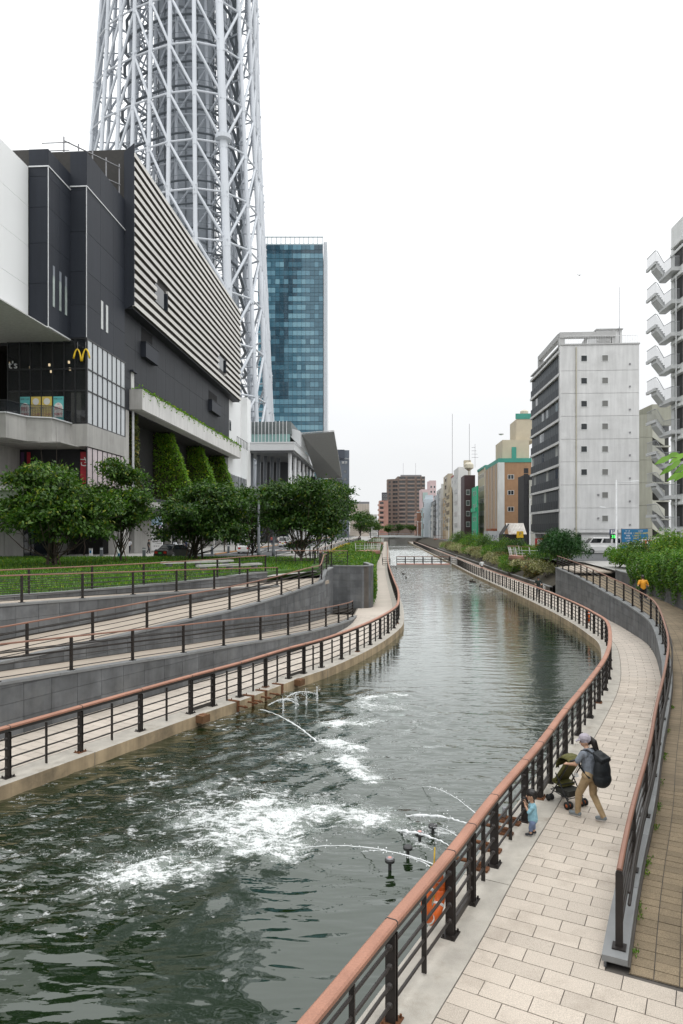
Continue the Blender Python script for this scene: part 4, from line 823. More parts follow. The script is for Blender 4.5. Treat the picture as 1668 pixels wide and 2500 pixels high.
# street level: pale concrete walls, dark doorway, glazing and the tall directory sign
mbx('base_wall', M('base_grey', (.2,.2,.195), .8, .12, .3, streak=.12), -30, -9.0, 40, 86, 0, 5.6)
for i in range(6): mbx('wall_panel', conc, -9.0, -8.9, 50.1+i*6.1, 56.1+i*6.1, .05, 5.5)
mbx('base_door', gl_dark, -8.89, -8.8, 72, 79, 0, 3.6)
mbx('base_pier', conc, -6, -2.4, 86.5, 93, 0, 5.2); mbx('base_lintel', dk2, -9, -1.5, 84, 135, 5.2, 7.0); mbx('base_glazing', gl_dark, -8, -4.4, 95, 139, 0, 5.2)
for i in range(8): mbx('base_column', conc, -2.6, -1.8, 99+i*5, 99.8+i*5, 0, 5.2)
sb = ((385-CX)/F*88-.064*88+29)
sgn = thing('directory_sign', 'tall white directory sign with arrows standing outside the mall', 'sign', (-29+sb*c_+88*s_, -sb*s_+88*c_, ZL), -TH)
ibox('sign_body', M('sign_white', (.78,.78,.78), .4, .02), (0,0,2.4), (1.42,.25,4.3), sgn); ibox('sign_head', M('sign_sky', (.45,.62,.78), .4, .1, .5), (0,-.135,4.0), (1.36,.02,1.05), sgn)
text('↑', pt_k, (-.42,-.15,3.1), .7, sgn); text('↰', pt_k, (-.42,-.15,2.4), .7, sgn); text('Ｐ ♿', pt_k, (0,-.15,1.85), .3, sgn)
for i in range(3):
    text('東武線', pt_k, (.05,-.15,3.25-i*.3), .16, sgn); ibox('sign_tile', M('sign_purple', (.3,.2,.4), .5), (.45,-.135,3.25-i*.42), (.34,.02,.22), sgn)
text('営業時間', pt_k, (-.3,-.15,1.4), .16, sgn); text('10:00-21:00', pt_k, (.25,-.15,1.4), .17, sgn); text('11:00-23:00', pt_k, (.25,-.15,1.15), .17, sgn); text('3F 4F 5F', pt_k, (0,-.15,.8), .22, sgn)
# ================================================================== station canopy beyond the mall
st = thing('station_entrance', 'station entrance with wide white canopy, round columns and slanted mesh roof', 'building', (-29,0,ZL), -TH)
def sx_(name, mat, a0, a1, b0, b1, z0, z1): return irange(name, mat, a0, a1, b0, b1, z0, z1, st)
gm = M('canopy_metal', (.62,.63,.64), .45, .04, .1); sof = M('canopy_soffit', (.12,.125,.13), .5, .1, .1)
sx_('fascia', gm, -2, 9.3, 150, 150.4, 20.1, 21.6); 
fb = MB(); fb.hull8([(8.9,150.4,20.1),(9.3,150.4,20.1),(9.3,202,20.1),(8.9,202,20.1)], [(8.9,150.4,21.6),(9.3,150.4,21.6),(9.3,202,21.6),(8.9,202,21.6)]); fb.build('fascia', gm, st, False, False)
sx_('canopy_soffit', sof, -2, 8.9, 150.4, 202, 19.7, 20.3); sx_('canopy_roof', gm, -2.1, 9.4, 149.9, 202, 21.62, 21.9)
for i in range(7): icyl('round_column', M('column_white', (.75,.76,.77), .4, .03), (7.9,153+i*8,0), (7.9,153+i*8,19.8), .8, st, 12)
for i in range(5): icyl('dark_column', M('column_dark', (.1,.11,.125), .4), (-.8+i*1.1,152+i*2.5,0), (-.6+i*1.1,153+i*2.5,19.8), .9, st, 10)
sx_('entrance_wall', M('entrance_dark', (.03,.032,.036), .5), -2, 5.2, 172, 172.5, 0, 19.7); sx_('side_wall', gl_dark, 5.2, 5.6, 172, 202, 0, 19.7); sx_('floor_slab', conc, -2, 9.2, 150, 202, 5.2, 6.0)
sx_('end_core', conc, -2, 4, 174, 202, 0, 19.7); sx_('blue_panel', M('station_blue',(.08,.13,.2),.4), 4.4, 5.3, 171.7, 171.95, 0, 8)
gg = glass('parapet_glass', (.25,.4,.38), 1.5, .8); sx_('parapet_core', M('parapet_grey', (.12,.14,.14), .6), -2, 7.7, 156, 190, 24.4, 27.2)
for i in range(12): sx_('parapet_pane', gg, -2+i*.8, -1.25+i*.8, 155.6, 155.7, 21.9, 24.35); sx_('parapet_fin', trim_w, -2.04+i*.8, -1.94+i*.8, 155.3, 155.6, 21.9, 27.3)
# slanted mesh roof: outer frame plus bars, and striped wall below it
rf = [Vector(p) for p in ((9.6,160,25.2),(16.6,166,26.6),(16.6,196,17.8),(9.6,196,17.8))]
P_ = lambda u, v: rf[0].lerp(rf[1], u).lerp(rf[3].lerp(rf[2], u), v)
meshm = M('roof_mesh', (.55,.55,.54), .5)
gr_ = MB()
for k in range(25): gr_.bar(P_(k/24,0), P_(k/24,1), .12, .12)
for k in range(41): gr_.bar(P_(0,k/40), P_(1,k/40), .12, .1)
tag(gr_.build('roof_grille', meshm, st, False, False), kind='stuff')
MB().quad(*[p-Vector((0,0,.35)) for p in rf]).build('roof_sheet', M('roof_sheet_grey', (.3,.3,.3), .6), st, False, False)
MB().hull8([(6,158,25.5),(9.5,158,21.9),(9.5,198,21.9),(6,198,25.5)], [(6,158,26.4),(9.5,158,25.4),(9.5,198,17.9+4),(6,198,26.4)]).build('roof_side', gm, st, False, False)
for k in range(9): MB().bar((9.62,160,22.2+k*.38), (9.62,192,22.2+k*.02), .1, .12).build('roof_louvre', gm, st, False, False)
sx_('striped_wall', M('stripe_dark',(.08,.08,.09),.6), 9, 16.4, 200, 200.4, 6, 17.6)
for k in range(14): MB().bar((9.2,199.9,17.4-k*.8), (16.2,199.9,14.0-k*.8), .12, .36).build('wall_stripe', trim_w, st, False, False)
sx_('stair_tower', dk, 6.5, 9.1, 196, 204, 9, 18)
# ================================================================== glass office tower
ot = thing('office_tower', 'tall blue green glass office tower behind the lattice tower', 'building', (0,330,ZL))
xl, xr = (630-CX)/F*330, (789-CX)/F*330; Ht = 139.0
irange('body', M('tower_body', (.03,.05,.065), .4), xl, xr-.3, .2, 30, 0, Ht, ot); irange('corner_fin', M('tower_corner', (.5,.53,.56), .3), xr+.2, xr+1.9, .5, 30, 0, Ht+1.5, ot)
irange('roof_crown', M('crown_frame', (.35,.42,.45), .4), xl, xr, .3, .6, Ht, Ht+.6, ot)
for i in range(15): irange('crown_post', M('crown_frame', (.35,.42,.45), .4), xl+i*(xr-xl)/14.2-.15, xl+i*(xr-xl)/14.2+.15, .2, 1, Ht, Ht+4, ot)
irange('crown_rail', M('crown_frame', (.35,.42,.45), .4), xl, xr, .2, .6, Ht+3.6, Ht+4.0, ot)
gt = [glass('pane_teal_a', (.17,.32,.39), 1.45, 1, .08), glass('pane_teal_b', (.115,.24,.31), 1.45, 1, .06), glass('pane_navy', (.05,.13,.18), 1.5, 1, .05), glass('pane_deep', (.025,.065,.095), 1.5, 1, .05)]  # light to deep pane tones also carry reflected sky as colour
nb, nf = 15, 34; fh = Ht/nf; bwid = (xr-xl)/nb; extra = [MB() for _ in gt]; cnt = 0
for j in range(nf):
    for i in range(nb):
        z = j*fh; u = i/nb; v = j/nf
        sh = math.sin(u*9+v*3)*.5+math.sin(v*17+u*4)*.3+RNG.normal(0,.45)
        dark = (.25 < u-.12*math.sin(v*8) < .5 and v > .45) or v > .95  # wavy patch of darker panes paints in the lattice tower's reflection
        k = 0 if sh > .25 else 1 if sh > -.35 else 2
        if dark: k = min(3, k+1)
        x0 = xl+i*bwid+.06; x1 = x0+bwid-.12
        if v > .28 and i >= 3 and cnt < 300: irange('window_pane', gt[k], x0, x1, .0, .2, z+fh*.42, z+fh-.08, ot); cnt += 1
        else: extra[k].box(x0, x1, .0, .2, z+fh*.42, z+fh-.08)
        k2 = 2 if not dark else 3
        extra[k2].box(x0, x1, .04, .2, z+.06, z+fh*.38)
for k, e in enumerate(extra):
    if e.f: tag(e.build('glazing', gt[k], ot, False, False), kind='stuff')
# ================================================================== buildings across the canal
SL = .064
winf_m = M('window_frame_white', (.62,.63,.62), .5); pane_m = glass('pane_dark', (.03,.034,.038), 1.5, 1, .06); pane_l = glass('pane_grey', (.14,.15,.155), 1.5, 1, .1); dkf_m = M('window_frame_dark', (.05,.05,.055), .5)
WU = {}
def win_unit(fr, pa, split):
    k = (fr.name, pa.name, split)
    if k not in WU:
        b = MB(); t = .07
        b.box(-.5,.5,-.5,.5,-.5,.5) if False else None
        b.box(-.5,.5,-.2,.5,-.5,-.5+t); b.box(-.5,.5,-.2,.5,.5-t,.5); b.box(-.5,-.5+t,-.2,.5,-.5+t,.5-t); b.box(.5-t,.5,-.2,.5,-.5+t,.5-t)
        if split: b.box(-.03,.03,-.1,.5,-.5+t,.5-t)
        b.box(-.5+t,.5-t,.1,.5,-.5+t,.5-t,1); WU[k] = b.mesh('window_unit', [fr,pa])
    return WU[k]
class Bld:
    """front-left corner of a block standing along the canal; x along the front, y going away, z up"""
    def __init__(s, name, label, x0, x1, Y, ytop, xs=None, mat=None, depth=None, zbase=ZR, cat='building', group=None, z0=0.0, rot=True, xb=None):
        X0 = (x0-CX)/F*Y; s.Y = Y; s.X0 = X0; s.zb = zbase
        s.w = (x1-x0)/F*Y; s.h = CZ+(HY-ytop)/F*Y-zbase
        if xs is not None: ks = (xs-CX)/F; s.d = abs((X0-ks*Y)/(ks-SL))
        else: s.d = depth or s.w
        s.root = thing(name, label, cat, (X0,Y,zbase), -TH if rot else 0, group)
        if mat: s.box('wall', mat, 0, s.w, 0, s.d, z0, s.h)
    def box(s, name, mat, x0, x1, y0, y1, z0, z1): return irange(name, mat, x0, x1, y0, y1, z0, z1, s.root)
    def zof(s, y): return CZ+(HY-y)/F*s.Y-s.zb
    def win(s, face, u, z, w, h, fr=None, pa=None, split=False, name='window'):
        o = bpy.data.objects.new(name, win_unit(fr or winf_m, pa or pane_m, split)); link(o, s.root, False)
        if face == 'f': o.location = (u, -.02, z); o.scale = (w,.12,h)
        elif face == 'l': o.location = (-.02, u, z); o.rotation_euler = (0,0,R(-90)); o.scale = (w,.12,h)
        elif face == 'r': o.location = (s.w+.02, u, z); o.rotation_euler = (0,0,R(90)); o.scale = (w,.12,h)
        return o
    def wins(s, face, n, rows, w, h, u0=None, u1=None, z0=3.2, z1=None, **k):
        L_ = s.w if face == 'f' else s.d; u0 = u0 if u0 is not None else 0; u1 = u1 if u1 is not None else L_; z1 = z1 or s.h
        for j in range(rows):
            for i in range(n): s.win(face, u0+(u1-u0)*(i+.5)/n, z0+(z1-z0)*(j+.5)/rows, w, h, **k)
gray = M('fair_concrete', (.62,.62,.615), .75, .07, .4, .05, 8, streak=.1, rnd=.02, dark=(.42,.42,.41), dark_amt=.4, dark_scale=.35)
grayd = M('slab_edge', (.42,.42,.415), .75, .08, .5)
# ---- the grey concrete block
B = Bld('concrete_block', 'pale grey concrete office block with small square windows and glazed side', 1370, 1556, 97, 843, 1297)
z0 = 2.9
B.box('core', gray, .25, B.w, .25, B.d, z0-.2, B.h-.3)
rows_y = [876,930.6,986.4,1042,1097,1153,1209,1266]; lines_y = [843,905.7,961,1016.4,1072.5,1127.7,1184,1240.3,1292]
zl = [B.zof(y) for y in lines_y]
for za, zb_ in zip(zl[1:], zl): B.box('wall_panel', gray, .0, B.w, .0, .25, za+.02, zb_-.02)
B.box('wall_panel', gray, .0, B.w, .02, .3, z0-.1, zl[-1]-.02); B.box('roof_edge', grayd, -.1, B.w+.1, -.1, B.d+.1, B.h, B.h+.18)
bl = [pane_m, glass('pane_mid', (.06,.062,.065), 1.5, 1, .1), glass('pane_blind', (.16,.16,.15), 1.45, 1, .3)]
for j, y in enumerate(rows_y):
    for i, x in enumerate((1425,1475)):
        if i == 0 and j > 5: B.box('vent_hood', galv_m, (1459-1370)/F*97-.12, (1459-1370)/F*97+.12, -.12, 0, B.zof(y-1)-.1, B.zof(y-1)+.1); continue
        B.win('f', (x-1370)/F*97, B.zof(y), .9, .92, pa=bl[(j*3+i*2) % 3])
    B.box('vent_hood', galv_m, (1534-1370)/F*97-.1, (1534-1370)/F*97+.1, -.12, 0, B.zof(y+15)-.1, B.zof(y+15)+.1)
icyl('rain_pipe', M('pipe_beige', (.45,.42,.33), .6), ((1406-1370)/F*97,-.1,0), ((1406-1370)/F*97,-.1,B.h-.3), .16, B.root, 8)
lp = M('glazing_panel', (.022,.025,.03), .45, .15, .3, rnd=.25, spec=.25); cur = M('curtain_grey', (.33,.34,.33), .6, .3, .5)
fl = [z0+(B.h-.6-z0)*k/8 for k in range(9)]
for k in range(8):
    za, zb_ = fl[k], fl[k+1]
    B.box('slab_edge', gray, -.22, .1, -.0+.3, B.d, zb_-.34, zb_+.02)
    n = 13
    for i in range(n):
        y0, y1 = .75+(B.d-.75)*i/n+.03, .75+(B.d-.75)*(i+1)/n-.03
        B.box('balcony_panel', lp, -.08, -.04, y0, y1, za+.05, za+1.25)
        B.box('glass_pane', (gl_dark, pane_l, cur, M('pane_shaded', (.022,.026,.03), .35, .2, .6, spec=.2))[int(RNG.integers(0,4)) if RNG.random() < .22 else 3], .12, .16, y0, y1, za+.1, zb_-.3)
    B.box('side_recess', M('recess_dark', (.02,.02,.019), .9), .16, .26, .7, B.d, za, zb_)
B.box('corner_pier', gray, -.15, 0, .0, .7, 0, B.h-.02); B.box('bottom_slab', grayd, -.2, B.w, .2, B.d, z0-.35, z0-.22)
for x, y in ((.8,1),(.8,9),(.8,18),(B.w-1,1)): B.box('pillar', gray, x-.4, x+.4, y, y+.8, 0, z0-.3)
B.box('garage_back', M('garage_grey', (.2,.2,.2), .8), 3.0, B.w, 4, 4.4, 0, z0-.35); B.box('garage_wall', gray, 2.9, B.w, .3, .6, 0, z0-.36)
# roof: penthouse, open concrete frame, railing and mast
fx0, fx1 = -.2, (1502-1370)/F*97; fz = B.zof(810)
for (a, b_) in (((0,.4),(fx1,.4)),): B.box('roof_frame', grayd, -.1, fx1, .2, .9, fz-.8, fz)
MB().hull8([(-.2,.9,fz-.8),(.5,.9,fz-.8),(.5,14,fz-.8),(-.2,14,fz-.8)], [(-.2,.9,fz),(.5,.9,fz),(.5,14,fz),(-.2,14,fz)]).build('roof_frame', grayd, B.root, False, False)
for y in (.3, 13.3): B.box('roof_frame_post', grayd, -.2, .6, y, y+.7, B.h, fz-.79)
B.box('roof_frame_post', grayd, fx1-.5, fx1, .3, .8, B.h, fz-.79)
B.box('penthouse', gray, (1463-1370)/F*97, (1524-1370)/F*97, 1.5, 6, B.h, B.zof(800)); B.box('penthouse_roof', grayd, (1461-1370)/F*97, (1526-1370)/F*97, 1.3, 6.2, B.zof(800), B.zof(800)+.15)
wr = M('white_rail', (.7,.7,.7), .5)
gr_ = MB()
for i in range(44): gr_.tube([(.6+i*.23,.1,B.h+.15), (.6+i*.23,.1,B.h+1.25)], .015, 4)
gr_.build('roof_balusters', wr, B.root, False, False)
B.box('roof_rail', wr, .5, B.w-.3, .08, .13, B.h+1.25, B.h+1.3)
MB().hull8([((1421-1370)/F*97,.8,B.h+.15),((1436-1370)/F*97,.8,B.h+.15),((1436-1370)/F*97,1.4,B.h+.15),((1421-1370)/F*97,1.4,B.h+.15)], [((1434-1370)/F*97,.8,B.h+1.4),((1437-1370)/F*97,.8,B.h+1.4),((1437-1370)/F*97,1.4,B.h+1.4),((1434-1370)/F*97,1.4,B.h+1.4)]).build('roof_stair', grayd, B.root, False, False)
mx_ = (1516-1370)/F*97; icyl('lightning_mast', galv_m, (mx_,1.2,B.h), (mx_,1.2,B.h+2.8), .12, B.root, 6); icyl('lightning_rod', galv_m, (mx_,1.2,B.h+2.8), (mx_,1.2,B.zof(697)), .06, B.root, 5)
# parking sign boards by the block
# ---- pale building with slanted stair parapets
B2 = Bld('pale_apartment', 'pale olive apartment building with slanted stair parapets behind the grey block', 1556, 1640, 104, 1012, None, None, 14)
olv = M('olive_render', (.34,.34,.28), .8, .08, .3, streak=.1, rnd=.04); olp = M('parapet_cream', (.5,.5,.43), .75, .06, .4)
for k in range(6): B2.box('wall_band', olv, 0, (1592-1556)/F*104, 0, 12, k*B2.h/6+.02, (k+1)*B2.h/6-.02)
B2.box('stair_shaft', M('shaft_dark', (.06,.06,.055), .8), 2.2, 5.2, 1.5, 12, 0, B2.h-1); B2.box('top_block', olv, (1594-1556)/F*104, 5.2, .5, 12, B2.h-1.6, B2.h+1.6)
for k in range(7):
    z = B2.h-3.4-k*2.75
    MB().hull8([(2.2,.2,z+.1),(4.1,.2,z-1.3),(4.1,.35,z-1.3),(2.2,.35,z+.1)], [(2.2,.2,z+1.7),(4.1,.2,z+.2),(4.1,.35,z+.2),(2.2,.35,z+1.7)]).build('stair_parapet', olp, B2.root, False, False)
    B2.box('landing_slab', olp, 2.2, 5, .4, 1.6, z-1.45, z-1.25)
# ---- white building with outside stairs at the right edge
B3 = Bld('white_apartment', 'tall white apartment building with outside stairs at the right edge of the picture', 1637, 1760, 75, 560, None, None, 14)
wp = M('white_render', (.66,.67,.66), .7, .06, .3, streak=.08); stm = M('stair_paint', (.56,.57,.57), .6, .05, .6); tread = M('stair_tread', (.16,.16,.16), .7); rlm = M('stair_rail', (.36,.37,.38), .5)
B3.box('wall', wp, 0, B3.w, -14, -.2, 0, B3.h); B3.box('roof_trim', wp, -.15, B3.w, -14, -.2, B3.h-3.2, B3.h-2.9)
pitch = 77*75/F
for k in range(10):
    z = B3.zof(672)-k*pitch
    B3.box('doorway', M('doorway_dark', (.03,.03,.03), .8), -.04, 0, -3.2, -1.2, z+.1, z+2.3); B3.box('door_lintel', wp, -.3, 0, -3.6, -.8, z+2.4, z+2.7)
    if k < 9:
        # landing with rounded nose, flight, half landing and railings
        pts = [(0,-2.6),(0,1.3),(-.4,1.3)]+[(-.4-.5*math.sin(t), 1.3-.55*(1-math.cos(t))) for t in np.linspace(.3,1.5,5)]+[(-.9,-2.6)]
        MB().prism([(p[0],p[1]) for p in pts][::-1], z-.42, z-.02).build('landing', stm, B3.root, False, False)
        MB().hull8([(-1.62,-.4,z+.75),(-.72,-.4,z-.42),(-.72,1.1,z-.42),(-1.62,1.1,z+.75)], [(-1.62,-.4,z+1.42),(-.72,-.4,z+.2),(-.72,1.1,z+.2),(-1.62,1.1,z+1.42)]).build('flight', stm, B3.root, False, False)
        tb_ = MB()
        for t in range(5): tb_.box(-1.58+t*.17, -1.4+t*.17, -.3, 1.0, z+1.36-t*.24, z+1.42-t*.24)
        tb_.build('treads', tread, B3.root, False, False); B3.box('half_landing', stm, -1.8, -1.56, -.4, 2.2, z+1.1, z+1.42)
        path = [(-1.75,2.0,z+2.55),(-1.75,-.42,z+2.55),(-1.55,-.42,z+2.45),(-.85,-.42,z+1.2),(-.85,-2.5,z+1.1),(0,-2.5,z+1.1)]
        MB().tube(path, .04, 5).build('stair_handrail', rlm, B3.root, False, False); bb = MB()
        for (a, b_, za, zb_) in (((-1.75,-.42),(-.85,-.42),z+1.4,z+.1),((-.85,-.42),(-.85,-2.5),z,z),((-.85,-2.5),(0,-2.5),z,z),((-1.75,1.8),(-1.75,-.42),z+1.45,z+1.45)):
            n = 8
            for i in range(n+1): t = i/n; p = Vector((a[0]+(b_[0]-a[0])*t, a[1]+(b_[1]-a[1])*t, za+(zb_-za)*t)); bb.tube([p, p+Vector((0,0,1.1))], .02, 4)
        bb.build('balusters', rlm, B3.root, False, False)
icyl('down_pipe', stm, (-.5,-2.7,0), (-.5,-2.7,B3.h-6), .14, B3.root, 8)
# ---- the row of houses further along
brn = M('brown_tile', (.34,.2,.11), .75, .1, .8, streak=.07); bge = M('beige_render', (.5,.44,.33), .8, .08, .5); whr = M('white_wall', (.62,.62,.6), .75, .07, .4, streak=.08); grn = M('green_paint', (.01,.4,.2), .5, .06, .6); teal = M('teal_parapet', (.05,.27,.21), .6, .1, .5)
D = Bld('brown_building', 'brown tiled building with a green parapet and three windows on its end wall', 1218, 1297, 150, 1129, 1186, brn)
D.box('parapet', teal, -.1, D.w, -.1, D.d, D.h, D.h+.9); D.box('corner_strip', whr, -.12, 1.2, -.14, 0, 0, D.h); D.box('corner_strip', whr, -.12, 0, 0, 1.4, 0, D.h)
for y in (1164.5,1202.7,1243): D.win('f', (1247-1218)/F*150, D.zof(y), 1.35, 1.0, split=True)
for k in range(4):
    D.box('pilaster', M('pilaster_grey', (.4,.36,.32), .7), -.2, 0, 3+k*5.2, 3.8+k*5.2, 2.5, D.h)
D.box('side_panel', M('side_tan', (.4,.29,.2), .75), -.08, 0, 1.6, D.d, 3.0, D.h); D.wins('l', 6, 4, 1.6, 1.7, 2, D.d-1, 3.4, D.h-1, pa=pane_l)
D.box('awning', M('awning_rust', (.3,.1,.05), .7), -1.4, 0, 2, 9, 3.0, 3.5); D.box('roof_house', bge, 1.2, D.w, 2.5, 12, D.h+.9, D.h+5.2); D.box('roof_house_top', bge, 4.5, D.w+2, 4, 12, D.h+5.2, D.h+10)
D.box('roof_rail', teal, 4.3, D.w+2, 3.9, 4.0, D.h+10, D.h+11.2)
MB().lathe([(.9,0),(.9,2.0),(.5,2.3)], 14, (6.6,6,D.h+10)).build('water_tank', M('tank_cream', (.55,.5,.4), .6), D.root, False, False); D.box('roof_door', teal, 3.2, 4.2, 2.4, 2.5, D.h+1, D.h+3.6)
MB().lathe([(.05,0),(.5,.15),(.6,.3)], 12, (.9,2.4,D.h+6.2)).build('satellite_dish', winf_m, D.root, False, False)
B4 = Bld('beige_building', 'cream building with many small windows and a green roof edge beside the brown one', 1186, 1192, 176, 1141, 1167, bge, group=None); B4.box('roof_edge', teal, -.2, 3, -.1, B4.d, B4.h, B4.h+.6); B4.wins('l', 7, 5, 1.0, 1.3, 1, B4.d, 2.6, B4.h, pa=pane_m)
B4.box('pilaster', bge, -.25, 0, .0, .6, 0, B4.h)
B5 = Bld('black_building', 'narrow black clad building squeezed beside the grey block', 1279, 1330, 138, 1160, None, M('black_clad', (.015,.015,.017), .6), 6)
for k in range(14): B5.box('cladding_board', M('black_board', (.022,.022,.025), .5), 0, .9, -.05, 0, .2+k*1.1, 1.2+k*1.1)
B5.box('wall_strip', M('strip_grey',(.4,.4,.36),.7), 1.0, 2.4, -.4, 0, 0, B5.h-1); B5.win('f', 1.6, 9.5, .7, 1.8)
B6 = Bld('shack', 'small dark shed with a rusty corrugated roof', 1229, 1281, 132, 1297, None, None, 6); shk = M('shed_black', (.03,.028,.026), .8)
B6.box('wall', shk, 0, B6.w, .4, 5, 0, 2.4)
MB().add([(0,.4,2.4),(1.3,.4,4.4),(1.3,5,4.4),(0,5,2.4)], [(0,1,2,3)]).build('gable', shk, B6.root, False, False)
rus = M('rusty_roof', (.5,.47,.43), .75, .15, .8, dark=(.24,.07,.02), dark_amt=.95, dark_scale=.55)
for k in range(12): u0, u1 = k/12, (k+1)/12; MB().hull8([(1.0+u0*3.4,-.2,2.3),(1.0+u1*3.4-.04,-.2,2.3),(1.0+u1*3.4-.04,3,4.4),(1.0+u0*3.4,3,4.4)], [(1.0+u0*3.4,-.2,2.42),(1.0+u1*3.4-.04,-.2,2.42),(1.0+u1*3.4-.04,3,4.52),(1.0+u0*3.4,3,4.52)]).build('roof_sheet', rus, B6.root, False, False)
B7 = Bld('green_building', 'narrow bright green building', 1165, 1168, 178, 1186, 1152, grn); B7.wins('l', 2, 4, 1.5, 1.2, 2, B7.d-2, 1, B7.h); B7.box('sill_band', grn, -.3, 0, 1, B7.d, B7.h*.55, B7.h*.55+1)
mar = M('maroon_tile', (.045,.02,.022), .6, .1, .5)
B8 = Bld('maroon_building', 'dark maroon building with a column of white framed windows', 1134, 1160, 192, 1160, None, mar, 9)
for y in (1202,1228,1254,1280): B8.win('f', 1.0, B8.zof(y), 1.0, 1.4, split=True)
MB().lathe([(.2,0),(.2,1.4),(1.3,2.2),(1.3,3.2),(.6,3.9)], 14, (1.6,3,B8.h)).build('water_tank', M('tank_cream', (.55,.5,.4), .6), B8.root, False, False)
B9 = Bld('white_building', 'white rendered building with a blank end wall beside the maroon one', 1119, 1150, 206, 1140, 1108, whr); B9.wins('l', 3, 5, 1.6, 1.6, 2, B9.d-2, 3, B9.h-2); B9.box('roof_tank', bge, 2, 4, 2, 4, B9.h, B9.h+2.2)
icyl('aerial', galv_m, (3.4,1,B9.h), (3.4,1,B9.h+13), .12, B9.root, 4)
for k in range(4): icyl('aerial_arm', galv_m, (4.2,2,B9.h+3+k), (6.2-.3*k,2,B9.h+3+k), .1, B9.root, 4)
icyl('aerial', galv_m, (5.2,2,B9.h), (5.2,2,B9.h+7), .1, B9.root, 4)
B10 = Bld('slim_building', 'slim white building with a red roof line', 1112, 1121, 224, 1160, 1102, whr); B10.box('roof_line', M('roof_red', (.35,.04,.04), .6), -.1, B10.w, -.1, B10.d, B10.h, B10.h+.5); B10.wins('l', 2, 6, 1.6, 1.4, 1, B10.d-1, 2, B10.h)
B11 = Bld('tan_tower', 'tan apartment tower with open balconies on its end', 1094, 1106, 246, 1156, 1083, M('tan_render', (.42,.37,.28), .8, .1, .3)); B11.wins('l', 1, 7, 7, 1.7, 1, B11.d-1, 3, B11.h, fr=M('balcony_edge', (.4,.37,.3), .8), pa=pane_m, name='balcony')
icyl('aerial', galv_m, (2,5,B11.h), (2,5,B11.h+22), .15, B11.root, 4)
for nm, lb, a, b_, Y, yt, xs, m_, rr_ in (('cream_house', 'cream house with a brown pitched gable among the far row', 1098, 1104, 232, 1202, 1090, M('cream_wall', (.5,.42,.28), .8), (3,5)),
        ('grey_house', 'pale grey stepped house far along the row', 1076, 1084, 268, 1192, 1066, M('grey_wall', (.5,.5,.48), .8), (3,6)),
        ('charcoal_building', 'charcoal framed building far along the row', 1062, 1070, 290, 1221, 1049, M('charcoal_wall', (.05,.048,.048), .6), (4,6)),
        ('ice_blue_building', 'blank pale blue building in front of the far pink tower', 1036, 1058, 312, 1218, 1033, M('ice_wall', (.5,.56,.6), .8), (1,3))):
    q = Bld(nm, lb, a, b_, Y, yt, xs, m_); q.wins('l', rr_[0], rr_[1], q.d/rr_[0]*.55, q.h/rr_[1]*.45, .5, q.d-.5, 2.5, q.h, fr=(winf_m if nm != 'cream_house' else dkf_m))
    q.box('roof_box', m_, .5, q.w, 1, 4, q.h, q.h+1.8)
for nm, lb, a, b_, Y, yt, xs, m_, rr_ in (('narrow_house', 'narrow grey tiled house between the slim white and tan buildings', 1108, 1114, 238, 1178, 1098, M('tile_grey', (.36,.37,.37), .7), (2,7)),
        ('ochre_house', 'ochre house low in the far row', 1088, 1096, 256, 1214, 1078, M('ochre_wall', (.36,.26,.15), .8), (2,5)),
        ('silver_building', 'silver grey building in the middle of the far row', 1070, 1080, 276, 1206, 1060, M('silver_wall', (.4,.42,.44), .6), (3,6)),
        ('white_far_house', 'small white house before the charcoal building', 1056, 1064, 300, 1236, 1044, M('far_white', (.6,.6,.58), .8), (2,4)),
        ('teal_far_house', 'muted teal house at the end of the far row', 1032, 1042, 330, 1240, 1024, M('far_teal', (.3,.4,.4), .8), (2,4)),
        ('brick_far_house', 'brick red house at the end of the far row', 1018, 1030, 345, 1252, 1012, M('far_brick', (.3,.15,.1), .8), (2,3))):
    q = Bld(nm, lb, a, b_, Y, yt, xs, m_); q.wins('l', rr_[0], rr_[1], q.d/rr_[0]*.5, q.h/rr_[1]*.42, .5, q.d-.5, 2.5, q.h, fr=winf_m); q.box('roof_box', m_, .3, q.w*.7, 1, 3, q.h, q.h+1.5); q.box('roof_parapet', M('parapet_pale', (.5,.5,.48), .8), -.1, q.w, -.1, .2, q.h, q.h+.5)
q = Bld('pink_tower', 'pale pink stepped apartment tower far along the canal', 1049, 1065, 345, 1173, None, M('pink_render', (.55,.42,.42), .8, .05, .2), 10, rot=False); q.box('lower_block', M('pink_render', (.55,.42,.42), .8), -4, 0, 0, 10, 0, q.h-4.4); q.wins('f', 2, 9, .8, 1.2, z0=4, z1=q.h-2); q.box('balcony_tier', M('mint_balcony', (.35,.45,.42), .7), -3.4, -1, -.6, 0, q.h-11, q.h-6)
